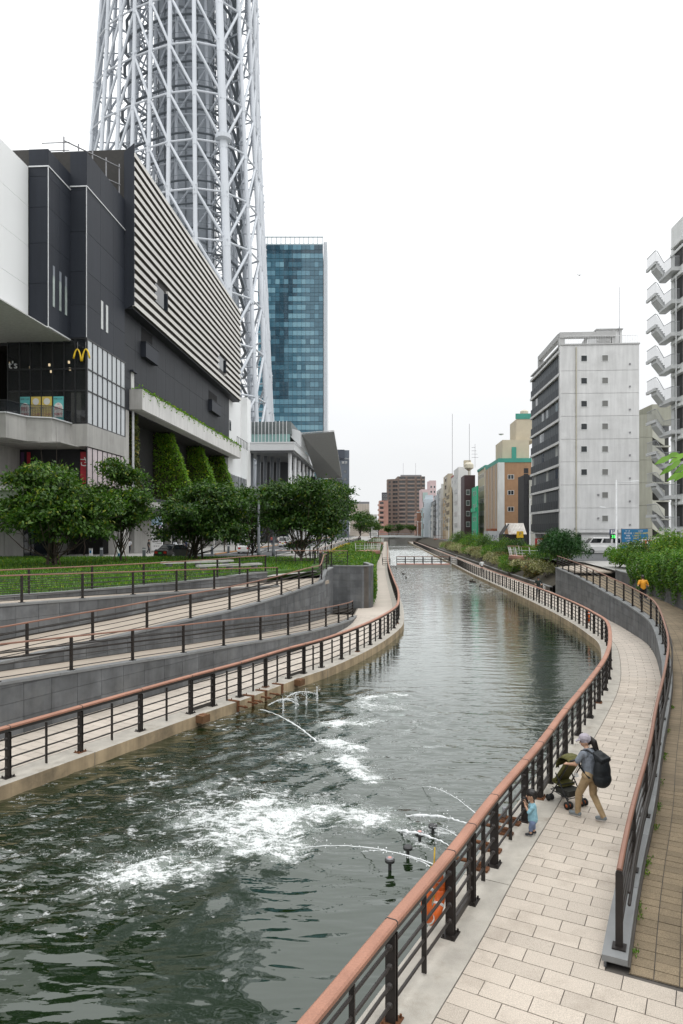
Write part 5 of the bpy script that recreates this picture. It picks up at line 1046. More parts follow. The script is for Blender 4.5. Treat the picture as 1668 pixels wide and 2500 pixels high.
# ---- brown tower block at the end of the canal
tb = M('brown_block', (.165,.125,.105), .75, .08, .12, streak=.05); tbl = M('brown_band', (.23,.18,.155), .75)
T = Bld('tower_block', 'big brown apartment block with rows of balconies closing the canal view', 971, 1038, 440, 1163, None, tb, 20, rot=False)
wl = (971-947)/F*440
MB().prism([(0,20),(-wl,12),(-wl,3.5),(-wl*.55,1.5),(0,0)][::-1], 0, T.h-1.6).build('left_wing', tb, T.root, False, False)
nf = 13
for j in range(nf):
    z = 4.5+j*(T.h-4.5)/nf; fh = (T.h-4.5)/nf
    for i, (u0, u1) in enumerate(((.06,.28),(.36,.62),(.70,.83),(.88,.99))):
        T.box('balcony', pane_m, u0*T.w, u1*T.w, -.05, 0, z+fh*.38, z+fh*.86); T.box('balcony_front', tbl, u0*T.w-.1, u1*T.w+.1, -.5, 0, z-.05, z+fh*.36)
    if j < nf-1:
        for t in (.2,.65): p = Vector((-wl*.55*t, 1.5*t, z+fh*.62)); o = ibox('window', pane_m, p+Vector((0,-.06,0)), (1.4,.3,1.1), T.root, -.2)
        o = ibox('window', pane_m, (-wl*.78,2.4,z+fh*.62), (1.3,.3,1.1), T.root, -.42)
        T.box('corner_balcony', tbl, -wl-.5, -wl+1.0, 3.1, 4.5, z, z+fh*.4)
T.box('floor_band', M('band_dark', (.08,.06,.05), .7), -.3, T.w+.3, -.35, 0, 11.9, 12.4); T.box('roof_rail', galv_m, 2, T.w-2, 2, 2.2, T.h, T.h+1.1)
for x in (4, 12): icyl('aerial', galv_m, (x,5,T.h), (x,5,T.h+9), .14, T.root, 4)
q = Bld('rose_apartment', 'rose coloured stepped apartment house left of the tower block', 927, 948, 425, 1222, None, M('rose_render', (.36,.2,.16), .8, .1, .3), 12, rot=False)
for j in range(6): q.box('balcony', M('rose_balcony', (.42,.26,.22), .8), -1.2+.0*j, 2.6, -.6, 0, 3+j*3, 4.2+j*3); q.box('opening', pane_m, .2, 2.4, -.05, 0, 4.3+j*3, 5.6+j*3)
q.box('dark_tower', M('lift_dark', (.06,.06,.07), .6), 1.6, 4.8, 1, 6, q.h, q.h+5); q.wins('f', 2, 2, .9, 1.2, 1.8, 4.6, q.h, q.h+4)
# ---- left side, far
H_ = Bld('hotel', 'blue grey hotel with white lettering beyond the station', 817, 853, 290, 1099, None, M('hotel_blue', (.115,.135,.165), .6, .06, .1, streak=.04), 14, zbase=ZL, rot=False)
for j in range(13):
    for i in range(2): H_.win('f', (H_.w*(.28 if i == 0 else .72)), H_.h-9-j*3.2, 1.2, 1.3, fr=dkf_m, pa=pane_l if (i+j) % 3 else pane_m)
H_.box('stair_shaft', M('hotel_dark', (.06,.07,.09), .6), -1.2, 4.2, -.3, 0, H_.h-4, H_.h+.2); H_.box('tan_wing', M('tan_brick', (.33,.2,.15), .8), -2.4, 0, 2, 12, 0, H_.h-8.5)
text('Richmond Hotel', winf_m, (4.1,-.25,H_.h-3.6), 1.0, H_.root, ext=.05, sx=.62); text('東京', winf_m, (4.2,-.25,H_.h-5.3), 1.3, H_.root, ext=.05)
q = Bld('flat_hall', 'low pale ribbed hall far behind the street trees', 855, 902, 330, 1230, None, M('ribbed_beige', (.5,.44,.38), .8, .1, .2), 20, zbase=ZL, rot=False)
for k in range(12): q.box('rib', M('rib_pale', (.6,.54,.48), .7), k*q.w/12, k*q.w/12+.25, -.2, 0, 2, q.h); 
q.box('roof_rail', galv_m, 0, q.w, 0, .2, q.h, q.h+1); q = Bld('white_house', 'small white house left of the far bridge', 902, 921, 345, 1256, None, whr, 10, zbase=ZL, rot=False); q.wins('f', 3, 3, .7, .9, z0=2, fr=dkf_m)
# ================================================================== bridges
br = thing('road_bridge', 'pale flat road bridge crossing the canal in the distance', 'bridge', (24.5,332,0))
bm_ = M('bridge_paint', (.55,.58,.58), .6, .05, .2)
pts = [(x, 2.75+.55*(1-(x/17)**2)) for x in np.linspace(-17,17,18)]
for nm, y0, y1, lo, hi, mt in (('girder',0,.5,-1.0,.0,bm_),('deck',.5,9,-.5,.05,asphalt_m),('parapet',.05,.2,.75,.95,galv_m)):
    b = MB()
    for (xa,za),(xb,zb_) in zip(pts, pts[1:]): b.hull8([(xa,y0,za+lo),(xb,y0,zb_+lo),(xb,y1,zb_+lo),(xa,y1,za+lo)], [(xa,y0,za+hi),(xb,y0,zb_+hi),(xb,y1,zb_+hi),(xa,y1,za+hi)])
    b.build(nm, mt, br, False, False)
for i in range(18): irange('parapet_post', galv_m, pts[i][0]-.08, pts[i][0]+.08, .05, .2, pts[i][1], pts[i][1]+.9, br)
irange('pier', M('pier_concrete', (.35,.34,.32), .8), -1.4, 1.4, 1, 7, -1, 2.6, br)
struct(MB().box(-20, 110, 352, 470, -1, 2.62).build('ground_far', side_m))
# pontoon footbridge lying across the canal
pf = thing('pontoon_bridge', 'low pontoon footbridge with red deck and dark railings across the canal', 'bridge', (9.0,113,ZW), -TH)
pw = 8.7; dkm = M('deck_red', (.42,.2,.15), .8, .12, 1)
irange('float', M('float_concrete', (.4,.39,.36), .8, .15, .6), 0, pw, 0, 2.6, -.2, .38, pf)
for k in range(14): irange('deck_board', dkm, k*pw/14+.015, (k+1)*pw/14-.015, .05, 2.55, .38, .45, pf)
for yy in (.12, 2.45):
    for k in range(7): irange('post', metal_m, k*pw/6.0-.05 if k else 0, k*pw/6.0+.05, yy-.05, yy+.05, .45, 1.65, pf)
    for z in (.8, 1.15, 1.6): irange('rail', capdull_m if z > 1.5 else bar_m, 0, pw, yy-.03, yy+.03, z, z+.06, pf)
for k in range(4): irange('gate_bar', wr, pw+.1, pw+1.1, .3, .36, .6+k*.3, .68+k*.3, pf); 
for k in range(2): irange('gate_post', wr, pw+.1+k*.95, pw+.18+k*.95, .28, .38, 0, 1.8, pf)
# terraces with white railings over the banks
def terrace(label, c, r, zt, a0, a1, wall_to, group='viewing terraces', deckc=True):
    t = thing('terrace', label, 'terrace', (c[0],c[1],zt), 0, group); n = 14
    arc = [(r*math.cos(a), r*math.sin(a)) for a in np.linspace(R(a0), R(a1), n)]
    MB().prism(arc, -.28, 0).build('deck', M('terrace_red', (.36,.19,.14), .8, .12, .8), t, False, False)
    MB().prism([(x*1.015,y*1.015) for x,y in arc], -.5, -.29).build('deck_edge', M('deck_brown', (.2,.11,.07), .7), t, False, False)
    if wall_to is not None: MB().prism([(x*.9,y*.9) for x,y in arc], wall_to-zt, -.51).build('round_wall', stone_m, t, False, False)
    for k in range(n):
        x, y = arc[k]; icyl('post', wr, (x*.97,y*.97,0), (x*1.03,y*1.03,1.1), .11 if k % 2 == 0 else .05, t, 6)
    MB().sweep([Vector((x*1.03,y*1.03,1.12)) for x,y in arc], [(-.05,-.03),(-.05,.03),(.05,.03),(.05,-.03)]).build('handrail', capdull_m, t, False, False)
    for z in (.35,.7): MB().tube([(x*(.98+.04*z),y*(.98+.04*z),z) for x,y in arc], .02, 5).build('rail_wire', wr, t, False, False)
terrace('round viewing terrace with white railing on the right bank by the shrubs', (24.6,84), 4.2, 2.55, 120, 300, 0)
terrace('smaller viewing terrace further along the right bank', (32.4,176), 4.0, 2.6, 110, 290, .5)
terrace('tiny far viewing terrace on the right bank', (38.0,255), 4.0, 2.6, 110, 290, .8)
terrace('viewing terrace with white railing on the left bank above the hedge', (2.9,100), 2.7, 2.75, -110, 70, None)
terrace('far viewing terrace with white railing on the left bank', (7.2,165), 2.8, 2.75, -110, 70, None)
# ================================================================== trees and planting
bark = M('bark', (.06,.045,.035), .9, .3, 6, .4, 40)
lf = [leafmat('leaf_dark', (.011,.036,.005), (.058,.125,.019), .012), leafmat('leaf_mid', (.016,.048,.006), (.08,.16,.022), .03), leafmat('leaf_bright', (.05,.12,.01), (.13,.24,.028), .04)]
def sphere_pts(n): v = RNG.normal(size=(n,3)); return v/np.linalg.norm(v,axis=1)[:,None]
def crown_cards(cen, rad, nl, tips, per, size, flat=.75, droop=.55, spread=.33):
    """leaf tufts on the outside of overlapping lobes; returns leaf points, outward vectors and lobe centres"""
    cen = np.array(cen,float); rad = np.array(rad,float); D = sphere_pts(nl); D[:,2] = D[:,2]*.9
    lc = cen+D*rad*(RNG.uniform(.3,.92,(nl,1))); lr = rad.min()*RNG.uniform(.24,.5,nl)
    P, Nn = [], []
    for c, r in zip(lc, lr):
        d = sphere_pts(tips); d[:,2] = np.where(d[:,2] < -.35, -d[:,2], d[:,2]); tp = c+d*r*RNG.uniform(.6,1.08,(tips,1))*np.array([1.15,1.15,flat])
        for t, dd in zip(tp, d):
            k = max(4, int(per*RNG.uniform(.5,1.5))); P.append(t+RNG.normal(size=(k,3))*np.array([1,1,.45])*spread*RNG.uniform(.7,1.2)); Nn.append(np.repeat(dd[None],k,0))
    return np.vstack(P), np.vstack(Nn), lc
def tree(name, label, base, top, rx, low, mat, nl=12, tips=26, per=26, size=.24, tr=.16, stems=1, group='street trees', off=(0,0), spread=.34):
    root = thing(name, label, 'tree', base, 0, group); h = top-base[2]; lowz = low-base[2]
    cen = (off[0], off[1], (h+lowz)/2); rad = (rx, rx*.95, (h-lowz)/2)
    C, Nn, lc = crown_cards(cen, rad, nl, tips, per, size, spread=spread); kp = C[:,2] > max(lowz*.85, 1.35+.5*np.sin(C[:,0]*1.7).mean())+.45*np.sin(C[:,0]*2.1)*np.sin(C[:,1]*1.7+1); C, Nn = C[kp], Nn[kp]
    cr = leafobj('crown', C, size, mat, root, False, Nn*.8, .55, .9, .5)
    t = MB(); fork = lowz*.72
    for s in range(stems):
        bx = Vector(((s-(stems-1)/2)*.3, 0, 0)); mid = Vector((bx.x*1.5+RNG.normal(0,.06), RNG.normal(0,.06), fork*.55)); tp = Vector((off[0]*.4+bx.x*2, off[1]*.4, fork))
        t.tube([bx, mid, tp, Vector((off[0]*.8,off[1]*.8,(h+lowz)/2)), Vector((off[0],off[1],h*.86))], [tr*1.25,tr,tr*.85,tr*.5,tr*.12], 8)
    for c in lc:
        c = Vector(c); st_ = Vector((off[0]*.4*c.z/h, off[1]*.4*c.z/h, min(fork+RNG.uniform(0,.35)*(c.z-fork), c.z))); m = st_.lerp(c,.5)+Vector((0,0,-.12*(c-st_).length)); t.tube([st_,m,c], [tr*.45,tr*.3,tr*.1], 6)
        for q in range(3): e = c+Vector(RNG.normal(size=3))*rad[0]*.3; t.tube([m.lerp(c,.6), e], [tr*.16,tr*.05], 4)
    t.build('trunk', bark, root, True, False); return root
def stakes(root, n=2):
    for s in (-1,1)[:n]: icyl('stake', M('stake_wood', (.12,.08,.05), .9), (s*.55,0,0), (s*.12,0,1.9), .09, root, 6)
def tb_(x, y, Z=ZLAWN): p = gp(x,y,Z); return (p.x,p.y,Z)
a = tree('street_tree', 'broad tree on the lawn at the far left with a wide spreading crown', tb_(130,1383), 11.1, 4.7, 3.1, lf[1], 28, 34, 27, .30, .12, 2, off=(-.2,0)); stakes(a)
b = tree('street_tree', 'slender upright tree just right of the broad leftmost tree', tb_(293,1372), 12.0, 2.7, 3.2, lf[1], 22, 30, 25, .29, .09, off=(.2,0)); stakes(b)
c = tree('street_tree', 'dark dense tree beside the black taxi', tb_(468,1367), 10.9, 4.1, 2.9, lf[0], 28, 34, 27, .30, .12, 3, off=(.9,0)); stakes(c)
d = tree('street_tree', 'tree beside the white sedan with a slim trunk', tb_(617,1356), 10.9, 4.3, 3.3, lf[0], 24, 30, 25, .30, .10); stakes(d)
e = tree('street_tree', 'round dark tree standing at the right end of the lawn', tb_(734,1372), 10.6, 3.7, 3.2, lf[0], 27, 32, 26, .28, .12, off=(.15,0)); stakes(e)
f = tree('street_tree', 'tall dark tree behind the round one by the pavement', tb_(765,1352,ZL), 12.4, 3.3, 4.5, lf[0], 21, 28, 25, .30, .12, off=(1.9,0)); stakes(f)
tree('street_tree', 'small yellowish green tree beside the canal fence', tb_(812,1345,ZL), 8.2, 1.9, 4.2, lf[2], 9, 22, 18, .22, .09, off=(-.3,0))
tree('street_tree', 'full round tree alone further along the left pavement', tb_(876,1319,ZL), 11.7, 3.7, 4.6, lf[1], 15, 26, 22, .32, .16, off=(1.2,0), spread=.42)
for k, (x, Y, Z, top, rx) in enumerate(((905,265,ZL,10,3.6),(924,300,ZL,9.5,3.6),(972,350,2.62,9.5,3.4),(1004,352,2.62,9,3.2),(1030,351,2.62,9,3.0),(948,351,2.62,8.5,3.0))):
    p = vp(x,1,Y); tree('far_tree', ('far tree on the left bank before the bridge','second far tree on the left bank before the bridge','bushy tree standing before the brown tower block','low tree right of the tower block foot','rightmost low tree behind the far bridge','low tree at the left end of the far bridge')[k], (p.x,Y,Z), top, rx, 4.4, lf[k % 2], 9, 16, 14, .5, .14, group='far trees near the bridge', spread=.55)
for k, (x, y, Z, top, rx) in enumerate(((10,1357,ZL,8.2,2.0),(66,1357,ZL,8.4,2.0),(104,1356,ZL,8.0,1.8),(165,1356,ZL,8.2,1.9),(205,1356,ZL,7.8,1.8),(548,1347,ZL,9.4,2.4),(575,1345,ZL,9.0,2.3),(655,1347,ZL,9.8,2.2))):
    tree('small_tree', ('leftmost thin young tree by the pale mall wall','second thin young tree by the pale mall wall','third thin young tree by the pale mall wall','fourth thin young tree by the pale mall wall','rightmost thin young tree by the pale mall wall','thin young tree just left of the white sedan','thin young tree behind the white sedan','thin young tree between the two dark lamp columns')[k], tb_(x,y,Z), top, rx, 5.2, lf[0 if k % 2 else 1], 7, 20, 16, .28, .07, group='young trees at the mall wall' if k < 5 else 'young trees along the far kerb')
# ---- shrubs and hedges
def shrub(name, label, base, rx, ry, h, n, size, mat, group=None, lumps=7, droop=.1, cat='shrub', stems=True, asp=.5):
    root = thing(name, label, cat, base, 0, group); lc = np.c_[RNG.uniform(-.55,.55,(lumps,2)), RNG.uniform(.25,.62,(lumps,1))]; pick = RNG.integers(0,lumps,n); d = sphere_pts(n); d[:,2] = np.abs(d[:,2])*1.0-.25*(RNG.random(n) < .3)
    C = (lc[pick]+d*RNG.uniform(.32,.46,(n,1)))*np.array([rx,ry,h]); C[:,2] = np.maximum(C[:,2], .02)+RNG.normal(0,.03,n)
    leafobj('foliage', C, size, mat, root, False, d*.9, droop, .9, asp)
    if stems:
        t = MB()
        for k in range(5): e = Vector(lc[k % lumps]*np.array([rx,ry,h])); t.tube([Vector((e.x*.2,e.y*.2,-.1)), e], [.04,.015], 5)
        t.build('stems', bark, root, True, False)
    return root
cream = leafmat('leaf_cream', (.1,.13,.03), (.42,.38,.22), 0, .2); olive = leafmat('leaf_olive', (.05,.055,.015), (.14,.12,.035), .1, .2); willow = leafmat('leaf_willow', (.012,.05,.012), (.035,.1,.022), 0, .2); lime = leafmat('leaf_lime', (.04,.12,.008), (.11,.22,.018), .02, .3)
def on_bank(s, t): f_ = min(1,max(0,(t-rwid(s))/(7.5-rwid(s)))); p = RP.at(s,t); return (p.x,p.y,.3+f_*(ZR-.32))
ORD = 'first second third fourth fifth sixth seventh eighth ninth tenth eleventh twelfth thirteenth fourteenth fifteenth sixteenth seventeenth eighteenth nineteenth twentieth twenty-first twenty-second twenty-third twenty-fourth twenty-fifth twenty-sixth'.split()
for k in range(26):
    s = RP.near(16.2,70)+k*4.3+RNG.uniform(-1,1); sc = 1+.004*(k*4)
    p = on_bank(s, 4.3+RNG.uniform(-.2,.5)); tp = (k*7) % 5
    m_ = (cream, cream, olive, lime, cream)[tp]; lb = ('pale cream flowering', 'pale cream flowering', 'brownish olive', 'bright green', 'pale cream flowering')[tp]+' shrub, '+ORD[k]+' of the low row on the right bank'
    shrub('bank_shrub', lb, p, 1.9*sc, 1.7*sc, 1.5*sc, 1500, .19, m_, 'low row of shrubs on the right bank')
    p = on_bank(s+1.5, 6.6+RNG.uniform(-.5,.5)); m_ = (lime, lf[1], lf[2], lf[0], lime)[(k*3) % 5]
    lb = ('leafy green' if k % 3 else 'taller')+' shrub, '+ORD[k]+' of the upper row on the right bank'
    shrub('bank_shrub', lb, p, 2.0*sc, 1.9*sc, (1.3 if k % 3 else 2.1+.02*k)*sc, 1300, .22, m_, 'upper row of shrubs on the right bank')
def rz(x, y, Y): p = vp(x,y,Y); return p
shrub('willow_shrub', 'large dark feathery shrub beside the terrace at the top of the ramp', (22.0,68,2.2), 2.7, 2.5, 3.6, 9000, .3, willow, None, 10, .8, asp=.18)
shrub('brown_shrub', 'small brownish shrub at the foot of the round terrace wall', (rz(1302,1425,74).x,74,.1), 1.4, 1.3, 1.7, 2200, .16, olive)
shrub('round_bush', 'round vivid green bush left of the terrace wall', (rz(1250,1400,83).x,83,.3), 1.5, 1.4, 1.7, 2400, .17, lf[2])
for k, (x, y, Y, rx, h, m_, lb) in enumerate(((1500,1392,58,1.7,1.7,lime,'low bright green shrub right behind the ramp end'),(1548,1388,56,2.0,2.2,lime,'bright green shrub in the middle of the right hedge row'),(1600,1380,52,2.3,2.8,lf[1],'mid green shrub at the right of the hedge row'),(1648,1376,50,2.4,3.3,lf[2],'tallest shrub of the hedge row by the picture edge'))):
    shrub('hedge_shrub', lb, (rz(x,y,Y).x,Y,ZR-.1), rx, rx, h, 5200, .16, m_, None, 9)
# hanging hedge along the dark retaining wall
def hedge_strip(label, P, s0, s1, t0, t1, zb, zt, n, size, mat, over=.9, group=None, name='hedge', cat='hedge', lump=.25):
    p0 = P.at(s0,t0); root = thing(name, label, cat, (p0.x,p0.y,zb(s0)), 0, group); S = RNG.uniform(s0,s1,n); u = RNG.random(n); C = np.zeros((n,3)); Nn = np.zeros((n,3))
    zbv = np.array([zb(v) for v in np.linspace(s0,s1,200)]); ztv = np.array([zt(v) for v in np.linspace(s0,s1,200)]); gs = np.linspace(s0,s1,200); ZB, ZT = np.interp(S,gs,zbv), np.interp(S,gs,ztv)
    lm = lump*(np.sin(S*1.9+u*5)+np.sin(S*.83+1+u*9)+np.sin(S*4.1))/2; sg = 1 if t1 > t0 else -1; tn = P.vtan(S); rt = np.stack([tn[:,1],-tn[:,0],0*S], -1); fr = u < .55
    z = ZB-over*RNG.random(n)*(.5+.5*np.sin(S*2.7))+(ZT-ZB+over*.3)*RNG.random(n); off = -sg*(.15+lm*.6+.25*np.sin(np.clip((z-ZB)/np.maximum(.1,ZT-ZB),0,1)*3.1))
    q = P.vat(S, np.where(fr, t0+off, t0+(t1-t0)*RNG.random(n))); C = np.c_[q, np.where(fr, z, ZT+lm+RNG.normal(0,.08,n))]; Nn = np.where(fr[:,None], -rt*sg, np.array([0,0,1.0]))
    leafobj('foliage', C, size, mat, root, True, Nn, .5, .9); core = MB()
    ss = np.linspace(s0,s1,max(3,int((s1-s0)/1.5))); A = [P.at(s,t0+.25*(1 if t1 > t0 else -1)) for s in ss]; B_ = [P.at(s,t1) for s in ss]
    z_ = lambda Q, g: [Vector((q.x,q.y,g(s))) for q, s in zip(Q, ss)]
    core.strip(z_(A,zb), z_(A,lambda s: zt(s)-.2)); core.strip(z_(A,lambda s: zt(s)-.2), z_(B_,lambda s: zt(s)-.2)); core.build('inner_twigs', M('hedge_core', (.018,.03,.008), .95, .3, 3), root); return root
hedge_strip('dense green hedge spilling over the dark wall beside the brown ramp', WP, 2, WP.L-14, 2.75, 6.5, lambda d: ZR-.2, lambda d: 3.9+.25*math.sin(d*.6)+.018*(40-d), 60000, .13, leafmat('hedge_leaf', (.035,.1,.008), (.1,.21,.02), .01, .3), 1.0)
hedge_strip('clipped ivy hedge covering the bank beside the left walkway', LP, LP.near(4.1,50.8), LP.near(8.4,125), -2.12, -5.4, lambda s: .1, lambda s: 2.55, 26000, .17, lime, .1, None, lump=.1)
hedge_strip('low green planting on the top of the left bank', LP, LP.near(4.3,54), LP.near(10.5,158), -5.3, -6.6, lambda s: 2.6, lambda s: 3.15, 9000, .2, lf[2], .1, None, lump=.25)
hedge_strip('far ivy hedge on the left bank beyond the first terrace', LP, LP.near(8.4,126), LP.near(18,270), -2.12, -5.4, lambda s: .1, lambda s: 2.5, 9000, .3, lf[1], .1, None)
# grass blades on the lawn
n = 60000; X = RNG.uniform(-34,0,n); Y = 26+RNG.random(n)**1.3*41
ex = np.array([(p.x,p.y) for p in lawn_edge]); keep = (X < np.interp(Y, ex[:,1], ex[:,0])-.1) | ((Y > 44.5) & (X < -2.2)); keep &= (X < -1.4-(Y > 62)*3.2) & ~((Y < 44.5) & (X > np.interp(np.minimum(Y,41.8), ex[:,1], ex[:,0])-.1))
X, Y = X[keep], Y[keep]; nn = len(X); C = np.c_[X, Y, np.full(nn, ZLAWN-.01)]
tag(leafobj('grass', C, .2, leafmat('grass_blade', (.03,.085,.006), (.115,.235,.022), .04, .3), None, True, np.array([0,0,1.8]), -1.0, 1, .22), 'bright green grass of the plaza lawn', 'grass', kind='stuff')
# a leafy twig reaching into the picture from the right
tw = thing('leafy_twig', 'leafy twig hanging into the picture at the right edge', 'branch', (3.1,5.6,6.05)); tm_ = MB()
ends = [vp(1620,1120,5.6), vp(1632,1140,5.6), vp(1645,1128,5.5), vp(1650,1160,5.7), vp(1655,1112,5.6), vp(1665,1150,5.6), vp(1640,1110,5.7), vp(1668,1135,5.5)]
st_ = vp(1760,1130,5.7)
for e_ in ends: tm_.tube([st_, st_.lerp(e_,.6)+Vector((0,0,.02)), e_+Vector((.06,0,.01))], [.008,.005,.002], 5)
tm_.build('stem', bark, tw)
V = []; Q = []
for k, e_ in enumerate(ends):
    dr = Vector((-.13,RNG.uniform(-.03,.03),-.025-.02*(k % 3))); w_ = Vector((.01,.03,.028)); st0 = e_+Vector((.06,0,.01))
    pr = [0,.16,.45,.75,1.0]; wd = [0,.7,1,.6,0]; o = len(V)
    for t, q in zip(pr, wd): c0 = st0+dr*t+Vector((0,0,-.03*t*t)); V += [c0+w_*q, c0+Vector((0,0,-.006)), c0-w_*q]
    for i in range(4): Q += [(o+3*i,o+3*i+1,o+3*i+4,o+3*i+3),(o+3*i+1,o+3*i+2,o+3*i+5,o+3*i+4)]
b = MB(); b.add(V, Q); b.build('leaves', leafmat('twig_leaf', (.1,.22,.015), (.16,.32,.03), 0, .45), tw, True)
# ================================================================== people
def capsule(b, p, q, r0, r1, n=10):
    p, q = Vector(p), Vector(q); t = q-p; L_ = max(t.length, 1e-4); t = t/L_; pts = []; rs = []
    for a in (-80,-55,-25,0): pts.append(p+t*r0*math.sin(R(a))); rs.append(r0*math.cos(R(a)))
    for a in (0,25,55,80): pts.append(q+t*r1*math.sin(R(a))); rs.append(r1*math.cos(R(a)))
    b.tube(pts, rs, n)
def ellipsoid(b, c, r, n=12):
    b.lathe([(max(.02,math.cos(R(a))), math.sin(R(a))) for a in (-85,-60,-35,-10,10,35,60,85)], n, (0,0,0)); k = 8*n
    for i in range(len(b.v)-k, len(b.v)): x,y,z = b.v[i]; b.v[i] = (c[0]+x*r[0], c[1]+y*r[1], c[2]+z*r[2])
PM = {'skin': M('skin', (.5,.3,.2), .55, .05, 20), 'hair': M('hair_black', (.012,.009,.008), .5, .2, 30)}
def person(label, loc, heading, prims, mats, group=None, voxel=.011, smooth=2):
    """prims: ('c', material, p, q, r0, r1) capsules or ('e', material, centre, radii) ellipsoids; x right, y forward, z up"""
    root = thing('person', label, 'person', loc, math.atan2(heading[1], heading[0])-math.pi/2, group)
    b = MB()
    for q in prims:
        if q[0] == 'c': capsule(b, *q[2:6])
        else: ellipsoid(b, q[2], q[3])
    me = b.mesh('tmp', PM['skin']); o = bpy.data.objects.new('tmp', me); COL.objects.link(o)
    m = o.modifiers.new('r', 'REMESH'); m.mode = 'VOXEL'; m.voxel_size = voxel; m.use_smooth_shade = True
    if smooth: s = o.modifiers.new('s', 'SMOOTH'); s.factor = .5; s.iterations = smooth
    body = baked(o)
    body.materials.clear(); names = list(dict.fromkeys(q[1] for q in prims))
    for nme in names: body.materials.append(mats[nme])
    n = len(body.polygons); cen = np.empty(n*3, np.float32); body.polygons.foreach_get('center', cen); cen = cen.reshape(n,3); best = np.full(n, 9.); idx = np.zeros(n, np.int32)
    for q in prims:
        if q[0] == 'c':
            p_, e_ = np.array(q[2],float), np.array(q[3],float); d = e_-p_; t = np.clip(((cen-p_)@d)/max(1e-9,d@d), 0, 1); dist = np.linalg.norm(cen-p_-t[:,None]*d, axis=1)-(q[4]+(q[5]-q[4])*t)
        else: r = np.array(q[3]); k = np.linalg.norm((cen-np.array(q[2]))/r, axis=1); dist = (k-1)*r.min()
        if len(q) > 6 or (q[0] == 'e' and len(q) > 4): dist = dist-.012
        up = dist < best; best[up] = dist[up]; idx[up] = names.index(q[1])
    body.polygons.foreach_set('material_index', idx); body.update(); link(bpy.data.objects.new('body', body), root, False); return root
def hand(prims, w, d, up, m='skin', s=1.0):
    """palm plus five fingers curling from wrist w along d"""
    w, d, up = Vector(w), Vector(d).normalized(), Vector(up).normalized(); sd = d.cross(up).normalized(); pc = w+d*.05*s
    prims.append(('c', m, tuple(w), tuple(pc), .021*s, .027*s))
    for k, ln in enumerate((.052,.06,.056,.045)):
        b0 = pc+d*.015*s+sd*(k-1.5)*.0165*s; k1 = b0+d*ln*.55*s-up*.008*s; k2 = k1+d*ln*.3*s-up*.03*s; prims.append(('c', m, tuple(b0), tuple(k1), .0095*s, .0085*s)); prims.append(('c', m, tuple(k1), tuple(k2), .0085*s, .0075*s))
    th = w+d*.02*s-sd*.026*s; prims.append(('c', m, tuple(th), tuple(th+d*.035*s-sd*.02*s-up*.012*s), .011*s, .009*s))
def head(prims, c, yaw, s=1.0, hair='hair', short=True, pitch=-.25):
    """head with face; yaw turns it left (positive), pitch tips it down"""
    c = Vector(c); f = Vector((-math.sin(yaw)*math.cos(pitch), math.cos(yaw)*math.cos(pitch), math.sin(pitch))); rt = Vector((math.cos(yaw), math.sin(yaw), 0)); up = rt.cross(f)
    P = lambda a, b_, z: tuple(c+rt*a*s+f*b_*s+up*z*s)
    prims += [('e','skin',P(0,.005,0),(.076*s,.09*s,.105*s)), ('c','skin',P(0,.05,-.06),P(0,.02,-.02),.045*s,.06*s), ('c','skin',P(0,.09,.0),P(0,.105,-.022),.011*s,.016*s,1), ('c','skin',P(-.078,0,.0),P(-.08,-.005,-.03),.016*s,.012*s), ('c','skin',P(.078,0,.0),P(.08,-.005,-.03),.016*s,.012*s),
              ('c','eye',P(-.03,.085,.008),P(-.034,.083,.008),.011*s,.009*s,1), ('c','eye',P(.03,.085,.008),P(.034,.083,.008),.011*s,.009*s,1), ('c','lip',P(-.018,.088,-.052),P(.018,.088,-.052),.009*s,.009*s,1)]
    prims += [('c',hair,P(0,-.02,.035),P(0,.015,.05),.094*s,.086*s), ('c',hair,P(0,-.05,-.02),P(0,-.03,.04),.072*s,.085*s)]
    return P
PM['eye'] = M('eye_dark', (.01,.008,.007), .3); PM['lip'] = M('lip', (.35,.13,.1), .5); 
def legs(prims, hipz, L, Rr, pant, shoe, sole, s=1.0, cuff=None, skin_shin=False, r=(.092,.07,.052)):
    for sx, (knee, ank, toe) in ((-1,L),(1,Rr)):
        hp = (sx*.085*s,-.01,hipz); prims.append(('c',pant,hp,knee,r[0]*s,r[1]*s))
        if skin_shin: m = Vector(knee).lerp(Vector(ank),.35); prims.append(('c',pant,knee,tuple(m),r[1]*s,r[1]*.95*s)); prims.append(('c','skin',tuple(m),ank,.04*s,.032*s))
        else: prims.append(('c',pant,knee,ank,r[1]*s,r[2]*s))
        a, t = Vector(ank), Vector(toe); d = (t-a); prims.append(('c',shoe,tuple(a+Vector((0,0,-.035*s))-d*.18),tuple(t),.045*s,.04*s)); prims.append(('c',sole,tuple(a+Vector((0,0,-.065*s))-d*.2),tuple(t+Vector((0,0,-.028*s))),.03*s,.028*s)); prims.append(('c',pant if not skin_shin else 'skin',ank,tuple(a+Vector((0,0,-.03*s))),.04*s,.038*s))
